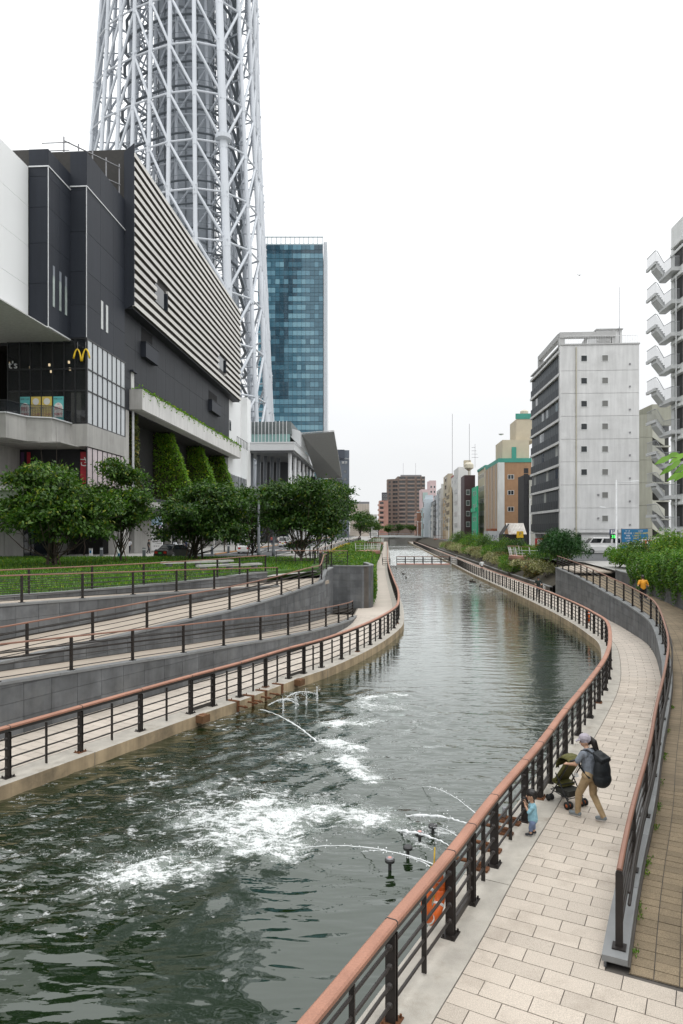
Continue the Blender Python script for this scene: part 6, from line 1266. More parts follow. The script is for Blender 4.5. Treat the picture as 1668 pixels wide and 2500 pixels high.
# ---- woman with stroller
wm = dict(PM, shirt=M('tee_grey', (.17,.19,.22), .9, .22, 14, .9, 22), pant=M('khaki', (.33,.235,.13), .9, .22, 11, .9, 18), shoe=M('shoe_grey', (.16,.18,.19), .8, .3, 60), sole=M('shoe_sole', (.7,.7,.7), .6), cap=M('cap_lilac', (.33,.3,.335), .85, .1, 30, .3, 60))
pr = [('c','shirt',(0,0,.93),(0,.03,1.18),.135,.15),('c','shirt',(-.1,.03,1.27),(.1,.03,1.27),.085,.085),('c','shirt',(0,.02,1.0),(0,.04,1.25),.13,.13),('c','pant',(-.06,-.01,.86),(.06,-.01,.86),.125,.125),
      ('c','skin',(0,.05,1.3),(0,.08,1.42),.048,.045),
      ('c','shirt',(-.165,.04,1.29),(-.215,.1,1.15),.058,.06),('c','skin',(-.21,.1,1.14),(-.225,.15,1.07),.042,.04),('c','skin',(-.225,.15,1.07),(-.16,.37,1.0),.037,.026),
      ('c','shirt',(.165,.04,1.29),(.215,.1,1.15),.058,.06),('c','skin',(.21,.1,1.14),(.225,.15,1.07),.042,.04),('c','skin',(.225,.15,1.07),(.15,.37,1.0),.037,.026)]
hand(pr, (-.16,.37,1.0), (.15,1,-.05), (0,.1,1)); hand(pr, (.15,.37,1.0), (-.15,1,-.05), (0,.1,1))
legs(pr, .84, ((-.1,.17,.47),(-.09,.2,.1),(-.1,.36,.045)), ((.1,-.01,.47),(.1,-.24,.115),(.1,-.1,.05)), 'pant', 'shoe', 'sole')
yaw = .75; Pf = head(pr, (0,.1,1.5), yaw, 1.0)
pr += [('c','cap',Pf(0,-.012,.05),Pf(0,.012,.058),.1,.094,1), ('c','cap',Pf(-.05,.1,.05),Pf(.05,.1,.05),.018,.018,1), ('c','cap',Pf(-.045,.135,.038),Pf(.045,.135,.038),.014,.014,1), ('c','cap',Pf(-.03,.165,.026),Pf(.03,.165,.026),.012,.012,1),
       ('c','hair',Pf(0,-.1,.03),Pf(0,-.15,-.05),.05,.06), ('c','hair',Pf(0,-.15,-.05),Pf(0,-.16,-.2),.062,.052), ('c','hair',Pf(0,-.16,-.2),Pf(0,-.14,-.31),.05,.022)]
hd = Vector((-.55,.84)); wo = person('woman in grey T-shirt, khaki trousers and lilac cap pushing a stroller', (4.8,13.4,.004), hd, pr, wm, voxel=.009, smooth=2)
wo['label'] = 'person in grey T-shirt, khaki trousers and pale cap pushing a stroller'
bpm = M('backpack_black', (.009,.011,.013), .6, .3, 8, .4, 25, spec=.3); bk = MB()
ellipsoid(bk, (.02,-.27,1.0), (.19,.14,.3), 14); ellipsoid(bk, (.02,-.27,.87), (.2,.16,.18), 14); ellipsoid(bk, (.02,-.23,1.24), (.15,.1,.12), 14); bk.hull8([(-.13,-.36,1.2),(.17,-.36,1.2),(.15,-.14,1.3),(-.11,-.14,1.3)], [(-.12,-.37,1.27),(.16,-.37,1.27),(.14,-.14,1.37),(-.1,-.14,1.37)])
tmp = bk.build('tmp', bpm); mod = tmp.modifiers.new('r','REMESH'); mod.mode = 'VOXEL'; mod.voxel_size = .015; mod.use_smooth_shade = True; sm_ = tmp.modifiers.new('s','SMOOTH'); sm_.iterations = 4
bme = baked(tmp); bme.materials.clear(); bme.materials.append(bpm)
fw = Vector((hd.x,hd.y,0)).normalized(); hz = math.atan2(hd.y,hd.x)-math.pi/2
pack = thing('backpack', 'big black rucksack on the back of the person pushing the stroller', 'backpack', (4.8,13.4,.004), hz); link(bpy.data.objects.new('bag', bme), pack, False)
for sx in (-1,1):
    st_ = MB()
    for a_, b_ in zip(*(lambda q: (q, q[1:]))([Vector(p) for p in ((sx*.1,-.15,1.33),(sx*.105,-.02,1.375),(sx*.11,.1,1.33),(sx*.12,.165,1.2),(sx*.14,.12,1.02),(sx*.15,-.12,.86))])): st_.bar(a_, b_, .045, .014)
    st_.build('strap', bpm, pack, False, False)
# stroller
sf = M('stroller_frame', (.012,.012,.013), .4); so = M('stroller_olive', (.085,.08,.018), .85, .15, 15, .2, 60); sw = M('stroller_wheel', (.012,.012,.012), .7); sr = M('wheel_orange', (.4,.09,.02), .6)
sto = thing('stroller', 'folding stroller with olive fabric and black frame in front of the person with rucksack', 'stroller', (4.62,14.22,.004), math.atan2(.87,-.42)-math.pi/2)
for sx in (-.2,.2):
    icyl('frame_tube', sf, (sx,-.32,.98), (sx,.22,.14), .026, sto, 8); icyl('frame_tube', sf, (sx,-.26,.12), (sx,.1,.62), .026, sto, 8); icyl('handle', sf, (sx,-.32,.98), (sx*.7,-.42,1.03), .036, sto, 8); icyl('frame_tube', sf, (sx,-.26,.2), (sx,.24,.24), .02, sto, 8)
    for yy, zz in ((-.27,.075),(.26,.065)):
        for dx in (-.045,.045):
            wm_ = MB(); wm_.tube([(-.014,0,0),(.014,0,0)], zz, 16); wo_ = wm_.build('wheel', sw, sto, True, False); wo_.location = (sx+dx,yy,zz); hb = MB(); hb.tube([(-.016,0,0),(.016,0,0)], zz*.45, 10); ho = hb.build('hub', sr if yy < 0 else sf, wo_, True, False)
        icyl('axle', sf, (sx-.05,yy,zz), (sx+.05,yy,zz), .018, sto, 6)
for yy, zz in ((-.26,.2),(.24,.24),(-.05,.42)): icyl('cross_bar', sf, (-.2,yy,zz), (.2,yy,zz), .02, sto, 6)
icyl('cross_bar', sf, (-.2,-.26,.14), (.2,.2,.3), .018, sto, 6); icyl('cross_bar', sf, (.2,-.26,.14), (-.2,.2,.3), .018, sto, 6)
seat = MB(); seat.hull8([(-.18,.16,.38),(.18,.16,.38),(.18,.2,.42),(-.18,.2,.42)][::1], [(-.18,-.2,.88),(.18,-.2,.88),(.18,-.15,.92),(-.18,-.15,.92)]); seat.hull8([(-.18,-.05,.36),(.18,-.05,.36),(.18,.22,.4),(-.18,.22,.4)], [(-.18,-.05,.41),(.18,-.05,.41),(.18,.22,.46),(-.18,.22,.46)]); seat.build('seat', so, sto, False, False)
ho_ = MB(); rows_ = []
for i in range(7):
    a = R(-50+i*24); rows_.append([Vector((x*(.205-.02*abs(i-3)/3), -.12+.23*math.sin(a)+.06*0, .78+.25*math.cos(a)+(.015 if i % 2 else 0)-.05*(abs(x))**3)) for x in np.linspace(-1,1,9)])
for a_, b_ in zip(rows_, rows_[1:]): ho_.strip(a_, b_)
hoo = ho_.build('canopy', so, sto, True, False); sd_ = hoo.modifiers.new('t','SOLIDIFY'); sd_.thickness = .012
bskt = MB(); bskt.hull8([(-.17,-.25,.22),(.17,-.25,.22),(.17,.12,.22),(-.17,.12,.22)], [(-.18,-.26,.34),(.18,-.26,.34),(.18,.14,.32),(-.18,.14,.32)]); bskt.build('basket', M('basket_mesh', (.03,.03,.025), .9), sto, False, False); ibox('label_patch', M('patch_white', (.6,.6,.58), .7), (.08,-.2,.62), (.1,.012,.08), sto, 0, False, (R(-35),0,0))
# ---- toddler at the railing
km = dict(PM, shirt=M('tee_sky', (.24,.44,.52), .9, .16, 20, .9, 30), pant=M('jeans_light', (.15,.2,.32), .85, .15, 20), shoe=M('shoe_black', (.02,.02,.025), .6), sole=M('shoe_sole', (.7,.7,.7), .6))
pr = [('c','shirt',(0,-.01,.36),(0,.0,.53),.083,.078),('c','shirt',(-.05,0,.54),(.05,0,.54),.05,.05),('c','shirt',(0,-.01,.3),(0,-.01,.38),.092,.085),('c','pant',(-.03,-.01,.27),(.03,-.01,.27),.07,.07),('c','skin',(0,.0,.57),(0,.01,.63),.03,.032),
      ('c','shirt',(-.09,.0,.53),(-.12,.05,.46),.037,.036),('c','skin',(-.12,.05,.46),(-.06,.12,.56),.024,.019),('c','shirt',(.09,.0,.53),(.12,.05,.46),.037,.036),('c','skin',(.12,.05,.46),(.05,.12,.56),.024,.019)]
hand(pr, (-.06,.12,.56), (.1,.2,1), (0,-1,.2), s=.62); hand(pr, (.05,.12,.56), (-.1,.2,1), (0,-1,.2), s=.62)
legs(pr, .25, ((-.05,.02,.16),(-.05,.02,.06),(-.055,.1,.03)), ((.06,-.01,.16),(.06,-.03,.06),(.07,.05,.03)), 'pant', 'shoe', 'sole', .62, skin_shin=True)
head(pr, (0,.015,.735), .15, .88, pitch=-.1)
person('toddler in pale blue T-shirt and cropped jeans peering through the canal railing', (3.5,12.7,.004), (-.93,.36), pr, km, voxel=.0075, smooth=1)['label'] = 'small child in pale blue T-shirt peering through the canal railing'
# ---- jogger, man at the rail, man in white
om = dict(PM, shirt=M('tee_orange', (.62,.27,.015), .8, .06, 15), pant=M('tights_black', (.012,.012,.014), .7), shoe=M('shoe_cream', (.5,.45,.38), .7), sole=M('shoe_sole', (.7,.7,.7), .6))
pr = [('c','shirt',(0,0,.98),(0,.03,1.25),.15,.165),('c','shirt',(-.12,.03,1.36),(.12,.03,1.36),.09,.09),('c','pant',(-.06,0,.92),(.06,0,.92),.13,.13),('c','skin',(0,.04,1.4),(0,.06,1.5),.055,.05),
      ('c','shirt',(-.19,.03,1.38),(-.26,-.05,1.2),.065,.065),('c','skin',(-.26,-.05,1.2),(-.29,-.08,1.12),.045,.042),('c','skin',(-.29,-.08,1.12),(-.22,.14,1.14),.04,.028),('c','shirt',(.19,.03,1.38),(.26,.02,1.2),.065,.065),('c','skin',(.26,.02,1.2),(.29,.0,1.1),.045,.042),('c','skin',(.29,.0,1.1),(.2,.24,1.16),.04,.028)]
hand(pr, (-.22,.14,1.14), (.1,1,.1), (0,0,1)); hand(pr, (.2,.24,1.16), (-.1,1,.1), (0,0,1))
legs(pr, .9, ((-.1,.14,.5),(-.1,.04,.11),(-.1,.2,.05)), ((.1,-.02,.5),(.12,-.42,.46),(.12,-.36,.3)), 'pant', 'shoe', 'sole'); head(pr, (0,.08,1.6), 0, 1.05)
dj = WP.near(16.6,39.5); person('jogger in orange', (WP.at(dj,1.0).x,WP.at(dj,1.0).y,rampz(dj)+.005), tuple(WP.tan(dj)), pr, om, voxel=.014)['label'] = 'person in orange T-shirt and black trousers jogging up the ramp'
def walker(label, loc, heading, shirt, pant, voxel=.02, cap=None, group=None, arms='down', lean=0):
    mm = dict(PM, shirt=M('cloth_'+str(shirt), shirt, .85, .08, 15), pant=M('cloth_'+str(pant), pant, .85, .08, 15), shoe=M('shoe_black', (.02,.02,.025), .6), sole=M('shoe_sole', (.7,.7,.7), .6))
    if cap: mm['cap'] = M('cap_black', cap, .8)
    pr = [('c','shirt',(0,0,.98),(0,.02,1.25),.15,.165),('c','shirt',(-.12,.02,1.38),(.12,.02,1.38),.09,.09),('c','pant',(-.06,0,.92),(.06,0,.92),.13,.13),('c','skin',(0,.02,1.42),(0,.04,1.52),.055,.05)]
    for sx in (-1,1):
        el = (sx*.28,.0,1.12) if arms == 'down' else (sx*.3,.12,1.15); ha = (sx*.26,.1,.88) if arms == 'down' else (sx*.2,.34,1.12)
        pr += [('c','shirt',(sx*.2,.02,1.4),el,.065,.05),('c','skin',el,ha,.04,.028)]; hand(pr, ha, (0,.2,-1) if arms == 'down' else (0,1,0), (0,1,0) if arms == 'down' else (0,0,1))
    legs(pr, .9, ((-.1,.1,.5),(-.1,.08,.11),(-.1,.24,.05)), ((.1,.0,.5),(.1,-.2,.13),(.1,-.06,.05)), 'pant', 'shoe', 'sole'); Pf = head(pr, (0,.05,1.62), 0, 1.05)
    if cap: pr += [('c','cap',Pf(0,-.01,.05),Pf(0,.01,.055),.1,.095,1),('c','cap',Pf(-.04,.1,.05),Pf(.04,.1,.05),.02,.02,1)]
    return person(label, loc, heading, pr, mm, group, voxel, 2)
walker('person in black T-shirt, jeans and dark cap walking by the canal railing', (16.35,57.5,.005), (-.25,-1), (.012,.018,.016), (.06,.07,.09), .016, (.015,.015,.017), arms='rail')
bag = thing('striped_bag', 'black and white striped bag beside the person in black T-shirt', 'bag', (16.85,57.7,.6))
for k in range(5): ibox('stripe', pt_w if k % 2 else pt_k, (-.12+k*.06,0,.28-.03*k), (.055,.14,.42-.02*k), bag, .3)
walker('person in white shirt and dark trousers walking away along the right walkway', (RP.at(RP.near(17.3,91),1.2).x,91,.005), (.06,1), (.6,.62,.62), (.04,.045,.06), .022)
walker('distant person on the left walkway by the far hedge', (LP.at(LP.near(12,190),-1.4).x,190,.005), (.06,1), (.25,.26,.3), (.03,.03,.04), .035)
for lb, x, y, sh, pn, hd_ in (('person in white shirt waiting near the mall doors', 316, 1352, (.55,.56,.58), (.02,.02,.03), (.2,1)), ('person in black walking past the directory sign', 363, 1352, (.02,.02,.02), (.02,.02,.025), (1,.2)),
        ('person in dark blue by the taxi front', 455, 1352, (.03,.04,.09), (.02,.02,.025), (-1,.2)), ('person in red shirt waiting at the crossing', 664, 1331, (.4,.1,.09), (.05,.06,.1), (.1,1)), ('person in pale shirt waiting at the crossing', 680, 1332, (.6,.58,.55), (.1,.1,.12), (.1,1))):
    p = gp(x,y,ZL); walker(lb, (p.x,p.y,ZL+.01), hd_, sh, pn, .03)
# ================================================================== vehicles
def paint(n, c): return M('car_paint_'+n, c, .3, .02, 1, coat=.8)
tyre_m = M('tyre', (.018,.018,.018), .85); rim_m = M('wheel_rim', (.4,.4,.41), .35, metal=.7); cg_m = glass('car_glass', (.012,.015,.017), 1.5, 1, .04); redl = M('tail_red', (.4,.012,.01), .3); lens = M('head_lamp', (.6,.62,.64), .2); plate_m = M('plate_white', (.7,.7,.68), .5); platey_m = M('plate_yellow', (.7,.5,.04), .5); chr_m = M('dark_trim', (.03,.03,.03), .5)
def car(name, label, loc, rz_, col, L_, W_, prof_b, cabin, cat='car', group=None, wheel=.3, plate=None, van=False, lights=True, wb=None):
    """prof_b: [(y, z_top)] of the lower body from rear to front; cabin: [(y_bottom, y_top)] rear then front, plus roof height and belt height; y forward"""
    t = thing(name, label, cat, loc, rz_, group); (rb, rt), (fb, ft), zr, zb_ = cabin; h = W_/2
    b = MB(); secs = []
    for y, zt in prof_b:
        e = 1-.10*max(0, abs(y)/(L_/2)-.75)/.25; w_ = h*e
        secs.append([(-w_*.94,y,.2),(-w_,y,.42),(-w_*.99,y,zt-.12),(-w_*.93,y,zt),(w_*.93,y,zt),(w_*.99,y,zt-.12),(w_,y,.42),(w_*.94,y,.2)])
    n = 8; vs = [p for s in secs for p in s]; fs = [(i*n+j, i*n+(j+1)%n, (i+1)*n+(j+1)%n, (i+1)*n+j) for i in range(len(secs)-1) for j in range(n)]+[tuple(range(n-1,-1,-1)), tuple(range((len(secs)-1)*n, len(secs)*n))]
    fs = [f[::-1] for f in fs]; b.add(vs, fs); bo = b.build('body', col, t, False, False, .0)
    wt, wb_ = h*.80, h*.93
    g = MB(); g.hull8([(-wb_,rb,zb_),(wb_,rb,zb_),(wb_,fb,zb_),(-wb_,fb,zb_)], [(-wt,rt,zr-.05),(wt,rt,zr-.05),(wt,ft,zr-.05),(-wt,ft,zr-.05)]); g.build('cabin', col if van else cg_m, t, False, False)
    rf_ = MB(); rf_.hull8([(-wt-.03,rt-.04,zr-.07),(wt+.03,rt-.04,zr-.07),(wt+.03,ft+.06,zr-.07),(-wt-.03,ft+.06,zr-.07)], [(-wt+.1,rt+.1,zr),(wt-.1,rt+.1,zr),(wt-.1,ft-.12,zr),(-wt+.1,ft-.12,zr)]); rf_.build('roof', col, t, False, False)
    def slab(nm, mat, u, v, off=.012, th=.02):   # quad pane given by four corners
        c = MB(); nrm = (Vector(u[1])-Vector(u[0])).cross(Vector(u[3])-Vector(u[0])).normalized(); c.hull8([Vector(p)+nrm*.0 for p in u], [Vector(p)+nrm*th for p in u]); return c.build(nm, mat, t, False, False)
    lp_ = lambda a, b_, k: Vector(a).lerp(Vector(b_), k)
    for sx in (-1,1):
        A, B_, C_, D_ = (sx*wb_,rb,zb_),(sx*wb_,fb,zb_),(sx*wt,ft,zr-.07),(sx*wt,rt,zr-.07)
        cuts = (0,.3,.62,1) if van else (0,.5,1)
        for k0, k1 in zip(cuts, cuts[1:]):
            q = [lp_(A,B_,k0+.03), lp_(A,B_,k1-.03), lp_(D_,C_,k1-.03), lp_(D_,C_,k0+.03)]; q = [lp_(q[0],q[3],.1 if not van else .35), lp_(q[1],q[2],.1 if not van else .35), lp_(q[1],q[2],.88), lp_(q[0],q[3],.88)]
            if sx < 0: q = q[::-1]
            slab('side_window', cg_m, q, 0)
        for k in ((0,1) if van else (0,.5,1)):
            MB().bar(lp_(A,B_,k)+Vector((sx*.012,0,0)), lp_(D_,C_,k)+Vector((sx*.012,0,0)), .05, .07).build('pillar', col, t, False, False)
    for yb, yt, nm, fl_ in ((rb,rt,'rear_window',1),(fb,ft,'windscreen',-1)):
        q = [Vector((-wb_*.9,yb,zb_+.06)),Vector((wb_*.9,yb,zb_+.06)),Vector((wt*.92,yt,zr-.1)),Vector((-wt*.92,yt,zr-.1))]; 
        if van: q[0].z = q[1].z = zb_+.15; q[0] = q[0].lerp(q[3],.25); q[1] = q[1].lerp(q[2],.25)
        slab(nm, cg_m, q if fl_ > 0 else q[::-1], 0)
    yr, yf = prof_b[0][0], prof_b[-1][0]; wbs = wb or (yr+.85, yf-.85)
    for sx in (-1,1):
        for yy in wbs:
            wm_ = MB(); wm_.tube([(-.1,0,0),(.1,0,0)], wheel, 16); w_ = wm_.build('wheel', tyre_m, t, True, False); w_.location = (sx*(h-.09),yy,wheel); r_ = MB(); r_.tube([(-.108,0,0),(.108,0,0)], wheel*.62, 12); r_.build('rim', rim_m, w_, False, False); a_ = MB(); a_.tube([(-.02,0,0),(.02,0,0)], wheel*1.18, 16); ar = a_.build('wheel_arch', chr_m, t, True, False); ar.location = (sx*(h-.015),yy,wheel+.02)
        zt0, zt1 = prof_b[0][1], prof_b[-1][1]
        irange('tail_light', redl, sx*h*.62-.16, sx*h*.62+.16, yr-.03, yr+.02, zt0-.3, zt0-.12, t); irange('headlight', lens, sx*h*.62-.16, sx*h*.62+.16, yf-.02, yf+.03, zt1-.25, zt1-.1, t)
        irange('mirror', col, sx*(h+.02)-.08, sx*(h+.02)+.08, fb-.35, fb-.25, zb_+.02, zb_+.15, t)
    irange('bumper', chr_m if van else col, -h*.9, h*.9, yr-.08, yr+.03, .28, .5, t); irange('bumper', chr_m if van else col, -h*.9, h*.9, yf-.03, yf+.07, .28, .5, t)
    irange('number_plate', plate or plate_m, -.17, .17, yr-.095, yr-.075, .52, .68, t); return t
sedan_p = [(-2.35,.86),(-2.2,.95),(-1.5,.98),(-.9,.96),(.9,.94),(1.5,.9),(2.15,.82),(2.3,.7)]; sedan_c = ((-1.65,-.95),(1.15,.35),1.45,.94)
p = gp(413,1365,ZL); tx = car('taxi', 'black taxi with red tail lights and a roof lamp beside the dense tree', (p.x+.2,p.y+1.6,ZL+.01), R(-22), paint('black', (.008,.008,.009)), 4.7, 1.7, sedan_p, sedan_c, 'taxi', plate=M('plate_green', (.02,.2,.06), .5))
MB().hull8([(-.18,-.1,1.45),(.18,-.1,1.45),(.18,.1,1.45),(-.18,.1,1.45)], [(-.12,-.06,1.62),(.12,-.06,1.62),(.12,.06,1.62),(-.12,.06,1.62)]).build('roof_lamp', M('taxi_lamp', (.7,.72,.75), .4), tx, False, False)
p = gp(598,1352,ZL); car('sedan', 'white sedan seen from behind on the left road', (p.x,p.y+2.3,ZL+.01), R(-3), paint('white', (.7,.7,.69)), 4.7, 1.72, sedan_p, sedan_c)
kei_p = [(-1.65,.95),(-1.55,1.0),(-.6,1.0),(.8,.98),(1.35,.92),(1.65,.75)]; kei_c = ((-1.6,-1.4),(1.2,.5),1.7,.98)
p = gp(692,1335,ZL); car('kei_car', 'boxy white small car seen from behind further up the road', (p.x,p.y+1.6,ZL+.01), R(-3), paint('white', (.7,.7,.69)), 3.4, 1.48, kei_p, kei_c, wheel=.27, plate=platey_m)
van_p = [(-2.4,1.05),(-2.35,1.1),(0,1.1),(1.6,1.08),(2.1,1.0),(2.42,.8)]; van_c = ((-2.38,-2.3),(2.15,1.35),2.2,1.08)
p = gp(785,1313,ZL); car('minibus', 'pale minibus coming far up the left road', (p.x+1,p.y,ZL+.01), R(177), paint('silver', (.5,.52,.53)), 4.85, 2.0, van_p, ((-2.38,-2.3),(2.3,2.0),2.6,1.08), 'bus', van=True)
p = vp(1468,1350,92); car('van', 'long white high roof van parked before the grey concrete block', (p.x,p.y,ZR+.01), R(90), paint('white', (.7,.7,.69)), 5.0, 1.75, van_p, van_c, 'van', van=True, wheel=.32)
p = vp(1550,1350,96); car('wagon', 'white wagon parked behind the blue price board', (p.x,p.y,ZR+.01), R(90), paint('white', (.7,.7,.69)), 4.5, 1.7, [(-2.2,1.0),(-2.1,1.05),(0,1.05),(1.2,1.0),(1.9,.9),(2.25,.72)], ((-2.15,-2.0),(1.6,.7),1.85,1.03))
p = vp(1258,1333,140); car('white_hatchback', 'white car nose beside the rusty shed', (p.x,p.y,ZR+.01), R(80), paint('white', (.7,.7,.69)), 4.2, 1.7, sedan_p, sedan_c)
p = vp(1215,1333,141); tk = thing('box_truck', 'small grey box truck parked in front of the brown building', 'truck', (p.x,p.y,ZR+.01), R(-75)); bxm = M('truck_box', (.42,.43,.44), .5, .05, .5)
irange('cargo_box', bxm, -.95, .95, -2.6, .9, .8, 2.95, tk); irange('cab', paint('white', (.7,.7,.69)), -.85, .85, 1.0, 2.4, .5, 1.95, tk); irange('windscreen', cg_m, -.75, .75, 2.38, 2.42, 1.2, 1.85, tk); irange('side_window', cg_m, .84, .87, 1.3, 2.2, 1.2, 1.8, tk); irange('chassis', chr_m, -.8, .8, -2.5, 2.3, .4, .79, tk)
for sx in (-.75,.75):
    for yy in (-1.6,1.6): w_ = MB().tube([(-.1,0,0),(.1,0,0)], .34, 14).build('wheel', tyre_m, tk, True, False); w_.location = (sx,yy,.34)
    irange('headlight', lens, sx*.85-.12, sx*.85+.12, 2.38, 2.43, .75, .9, tk)
text('Pad', M('truck_letter', (.16,.18,.22), .5), (.96,-1.2,1.9), .8, tk, (R(90),0,R(90)))
# ================================================================== street lamps and signs
lw_m = M('lamp_white', (.68,.69,.69), .45); lg_m = M('lamp_grey', (.1,.11,.12), .5)
def lamp(label, x, y, zb_, h, arms, mat, group, r=.09, head_s=1.0):
    t = thing('street_lamp', label, 'street lamp', (x,y,zb_), 0, group); b = MB(); b.tube([(0,0,0),(0,0,.6),(0,0,.62),(0,0,h)], [r*1.25,r*1.25,r,r*.7], 10); b.build('pole', mat, t, True, False)
    for dx, z in arms:
        sg = 1 if dx > 0 else -1; MB().tube([(0,0,z-.12),(dx*.7,0,z)], .035, 6).build('arm', mat, t, True, False)
        MB().hull8([(dx*.62,-.14,z-.03),(dx,-.12,z+.06),(dx,.12,z+.06),(dx*.62,.14,z-.03)] if sg > 0 else [(dx,-.12,z+.06),(dx*.62,-.14,z-.03),(dx*.62,.14,z-.03),(dx,.12,z+.06)], [(dx*.66,-.08,z+.13),(dx*.97,-.07,z+.2),(dx*.97,.07,z+.2),(dx*.66,.08,z+.13)] if sg > 0 else [(dx*.97,-.07,z+.2),(dx*.66,-.08,z+.13),(dx*.66,.08,z+.13),(dx*.97,.07,z+.2)]).build('lamp_head', mat, t, False, False)
    return t
zz = lambda y, Y: CZ+(HY-y)/F*Y-ZR
lamp('tall white street lamp with two arms in front of the grey concrete block', vp(1505,1,84).x, 84, ZR, zz(1172,84), [(2.75,zz(1176,84)),(-2.1,zz(1240,84))], lw_m, 'white street lamps', .11)
for k, (x, Y, yt, dx) in enumerate(((1294,122,1216,2.7),(1216,152,1238,2.3),(1164,186,1248,2.6),(1137,206,1254,-2.4),(1096,232,1262,2.2),(1068,262,1266,2.4),(1048,290,1270,2.4),(1029,318,1272,-2),(1020,322,1272,2))):
    lamp(('white street lamp left of the grey concrete block','white street lamp in front of the brown building','white street lamp by the green building','white street lamp by the maroon building','white street lamp by the slim white building')[k] if k < 5 else ('small white street lamp by the grey far house','small white street lamp by the charcoal building','first of two small white lamps at the far bridge','last small white lamp at the far bridge')[k-5], vp(x,1,Y).x, Y, ZR, zz(yt,Y), [(dx,zz(yt+2,Y))], lw_m, 'white street lamps', .1)
t = lamp('dark grey lamp column on the lawn beside the white sedan', vp(632,1,66).x, 66, ZLAWN, CZ+(HY-1186)/F*66-ZLAWN, [], lg_m, 'dark lamp columns', .14)
hh = CZ+(HY-1186)/F*66-ZLAWN; irange('flood_light', galv_m, -.75, -.1, -.15, .15, hh-.35, hh-.05, t); irange('camera_box', galv_m, -.45, -.1, -.12, .12, hh-.95, hh-.75, t)
lamp('dark lamp column near the crossing', vp(668,1,70).x, 70, ZLAWN, CZ+(HY-1225)/F*70-ZLAWN, [], lg_m, 'dark lamp columns', .13)
for k, (x, Y, yt) in enumerate(((852,128,1235),(757,75,1262),(776,86,1270),(795,100,1278))): lamp(('slim dark lamp column by the far terrace','dark post left of the yellowish tree','dark post behind the tall dark tree','dark post at the far pavement')[k], vp(x,1,Y).x, Y, ZL, CZ+(HY-yt)/F*Y-ZL, [], lg_m, 'dark lamp columns', .1)
# parking signs
blu = M('sign_blue', (.015,.16,.33), .5, .05, 1); yl = M('sign_text_yellow', (.75,.6,.05), .5); wl_ = M('sign_text_white', (.75,.75,.75), .5)
c0, c1 = vp(1518,1324,90), vp(1582,1292,90); pb = thing('price_board', 'blue parking price board with white and yellow figures', 'sign', ((c0.x+c1.x)/2,90,ZR)); pw_ = c1.x-c0.x; z0_, z1_ = c0.z-ZR, c1.z-ZR
irange('board', blu, -pw_/2, pw_/2, 0, .12, z0_, z1_, pb); irange('board_frame', galv_m, -pw_/2-.06, pw_/2+.06, .03, .1, z0_-.06, z1_+.06, pb); irange('lower_strip', blu, -pw_/2+.05, pw_/2-.2, .0, .1, z0_-.95, z0_-.5, pb)
irange('lower_panel', pt_w, -pw_/2+.4, pw_/2-1.1, .02, .1, z0_-1.6, z0_-1.0, pb)
for x in (-pw_/2+.1,pw_/2-.1): icyl('post', galv_m, (x,.2,0), (x,.2,z1_+.1), .12, pb, 8)
for x, z, s_, st_, mt in ((-.95,1.42,.2,'月〜金',wl_),(.75,1.42,.2,'土日祝',wl_),(-.9,1.13,.26,'最大料金',wl_),(.3,1.13,.3,'1,200円',yl),(1.3,1.13,.3,'1,600円',yl),(-.9,.82,.24,'夜間',wl_),(.1,.82,.28,'1,100円',yl),(-.95,.5,.26,'30分毎',wl_),(.15,.5,.28,'200円',yl),(1.35,.5,.28,'/60分',yl),(-.9,.18,.2,'ご案内',wl_),(.0,.18,.2,'24時間',yl)): text(st_, mt, (x*pw_/3.5,-.01,z0_+z*(z1_-z0_)/1.65), s_, pb, ext=.004)
irange('notice_panel', wl_, .55*pw_/3.5, 1.6*pw_/3.5, -.012, -.002, z0_+.1, z0_+.38, pb); text('TIMES' if False else 'PARK', wl_, (-1.2*pw_/3.5,-.02,z0_-.72), .2, pb, ext=.004)
c0, c1 = vp(1490,1316,89), vp(1506,1293,89); pk = thing('parking_sign', 'parking P sign with a green number display beside the price board', 'sign', ((c0.x+c1.x)/2,89,ZR)); w_ = (c1.x-c0.x)/2; za, zb_ = c0.z-ZR, c1.z-ZR; zm = (za+zb_)/2
irange('sign_box', M('sign_navy', (.02,.04,.16), .4), -w_, w_, 0, .25, zm, zb_, pk); irange('p_field', pt_w, -w_*.8, w_*.8, -.012, 0, zm+.06, zb_-.05, pk); text('P', M('sign_navy', (.02,.04,.16), .4), (0,-.02,(zm+zb_)/2), .75, pk, ext=.006); irange('display', chr_m, -w_, w_, 0, .2, za, zm-.02, pk); text('35', M('led_green', (.05,.7,.1), .4, emit=(.08,1,.15,2.0)), (0,-.02,(za+zm)/2), .55, pk, ext=.006); icyl('post', galv_m, (w_+.15,.1,0), (w_+.15,.1,zb_), .14, pk, 8)
c0, c1 = vp(1262,1313,128), vp(1278,1297,128); ys = thing('yellow_sign', 'yellow parking sign in front of the rusty shed', 'sign', ((c0.x+c1.x)/2,128,ZR)); irange('board', M('sign_yellow2', (.72,.45,.02), .5), -.62, .62, 0, .12, c0.z-ZR, c1.z-ZR, ys); text('P', M('sign_navy', (.02,.04,.16), .4), (.05,-.02,c0.z-ZR+.7), .85, ys, ext=.006); icyl('post', galv_m, (0,.1,0), (0,.1,c0.z-ZR), .12, ys, 6); irange('cabinet', galv_m, -.45, .45, .1, .6, 0, 1.3, ys)
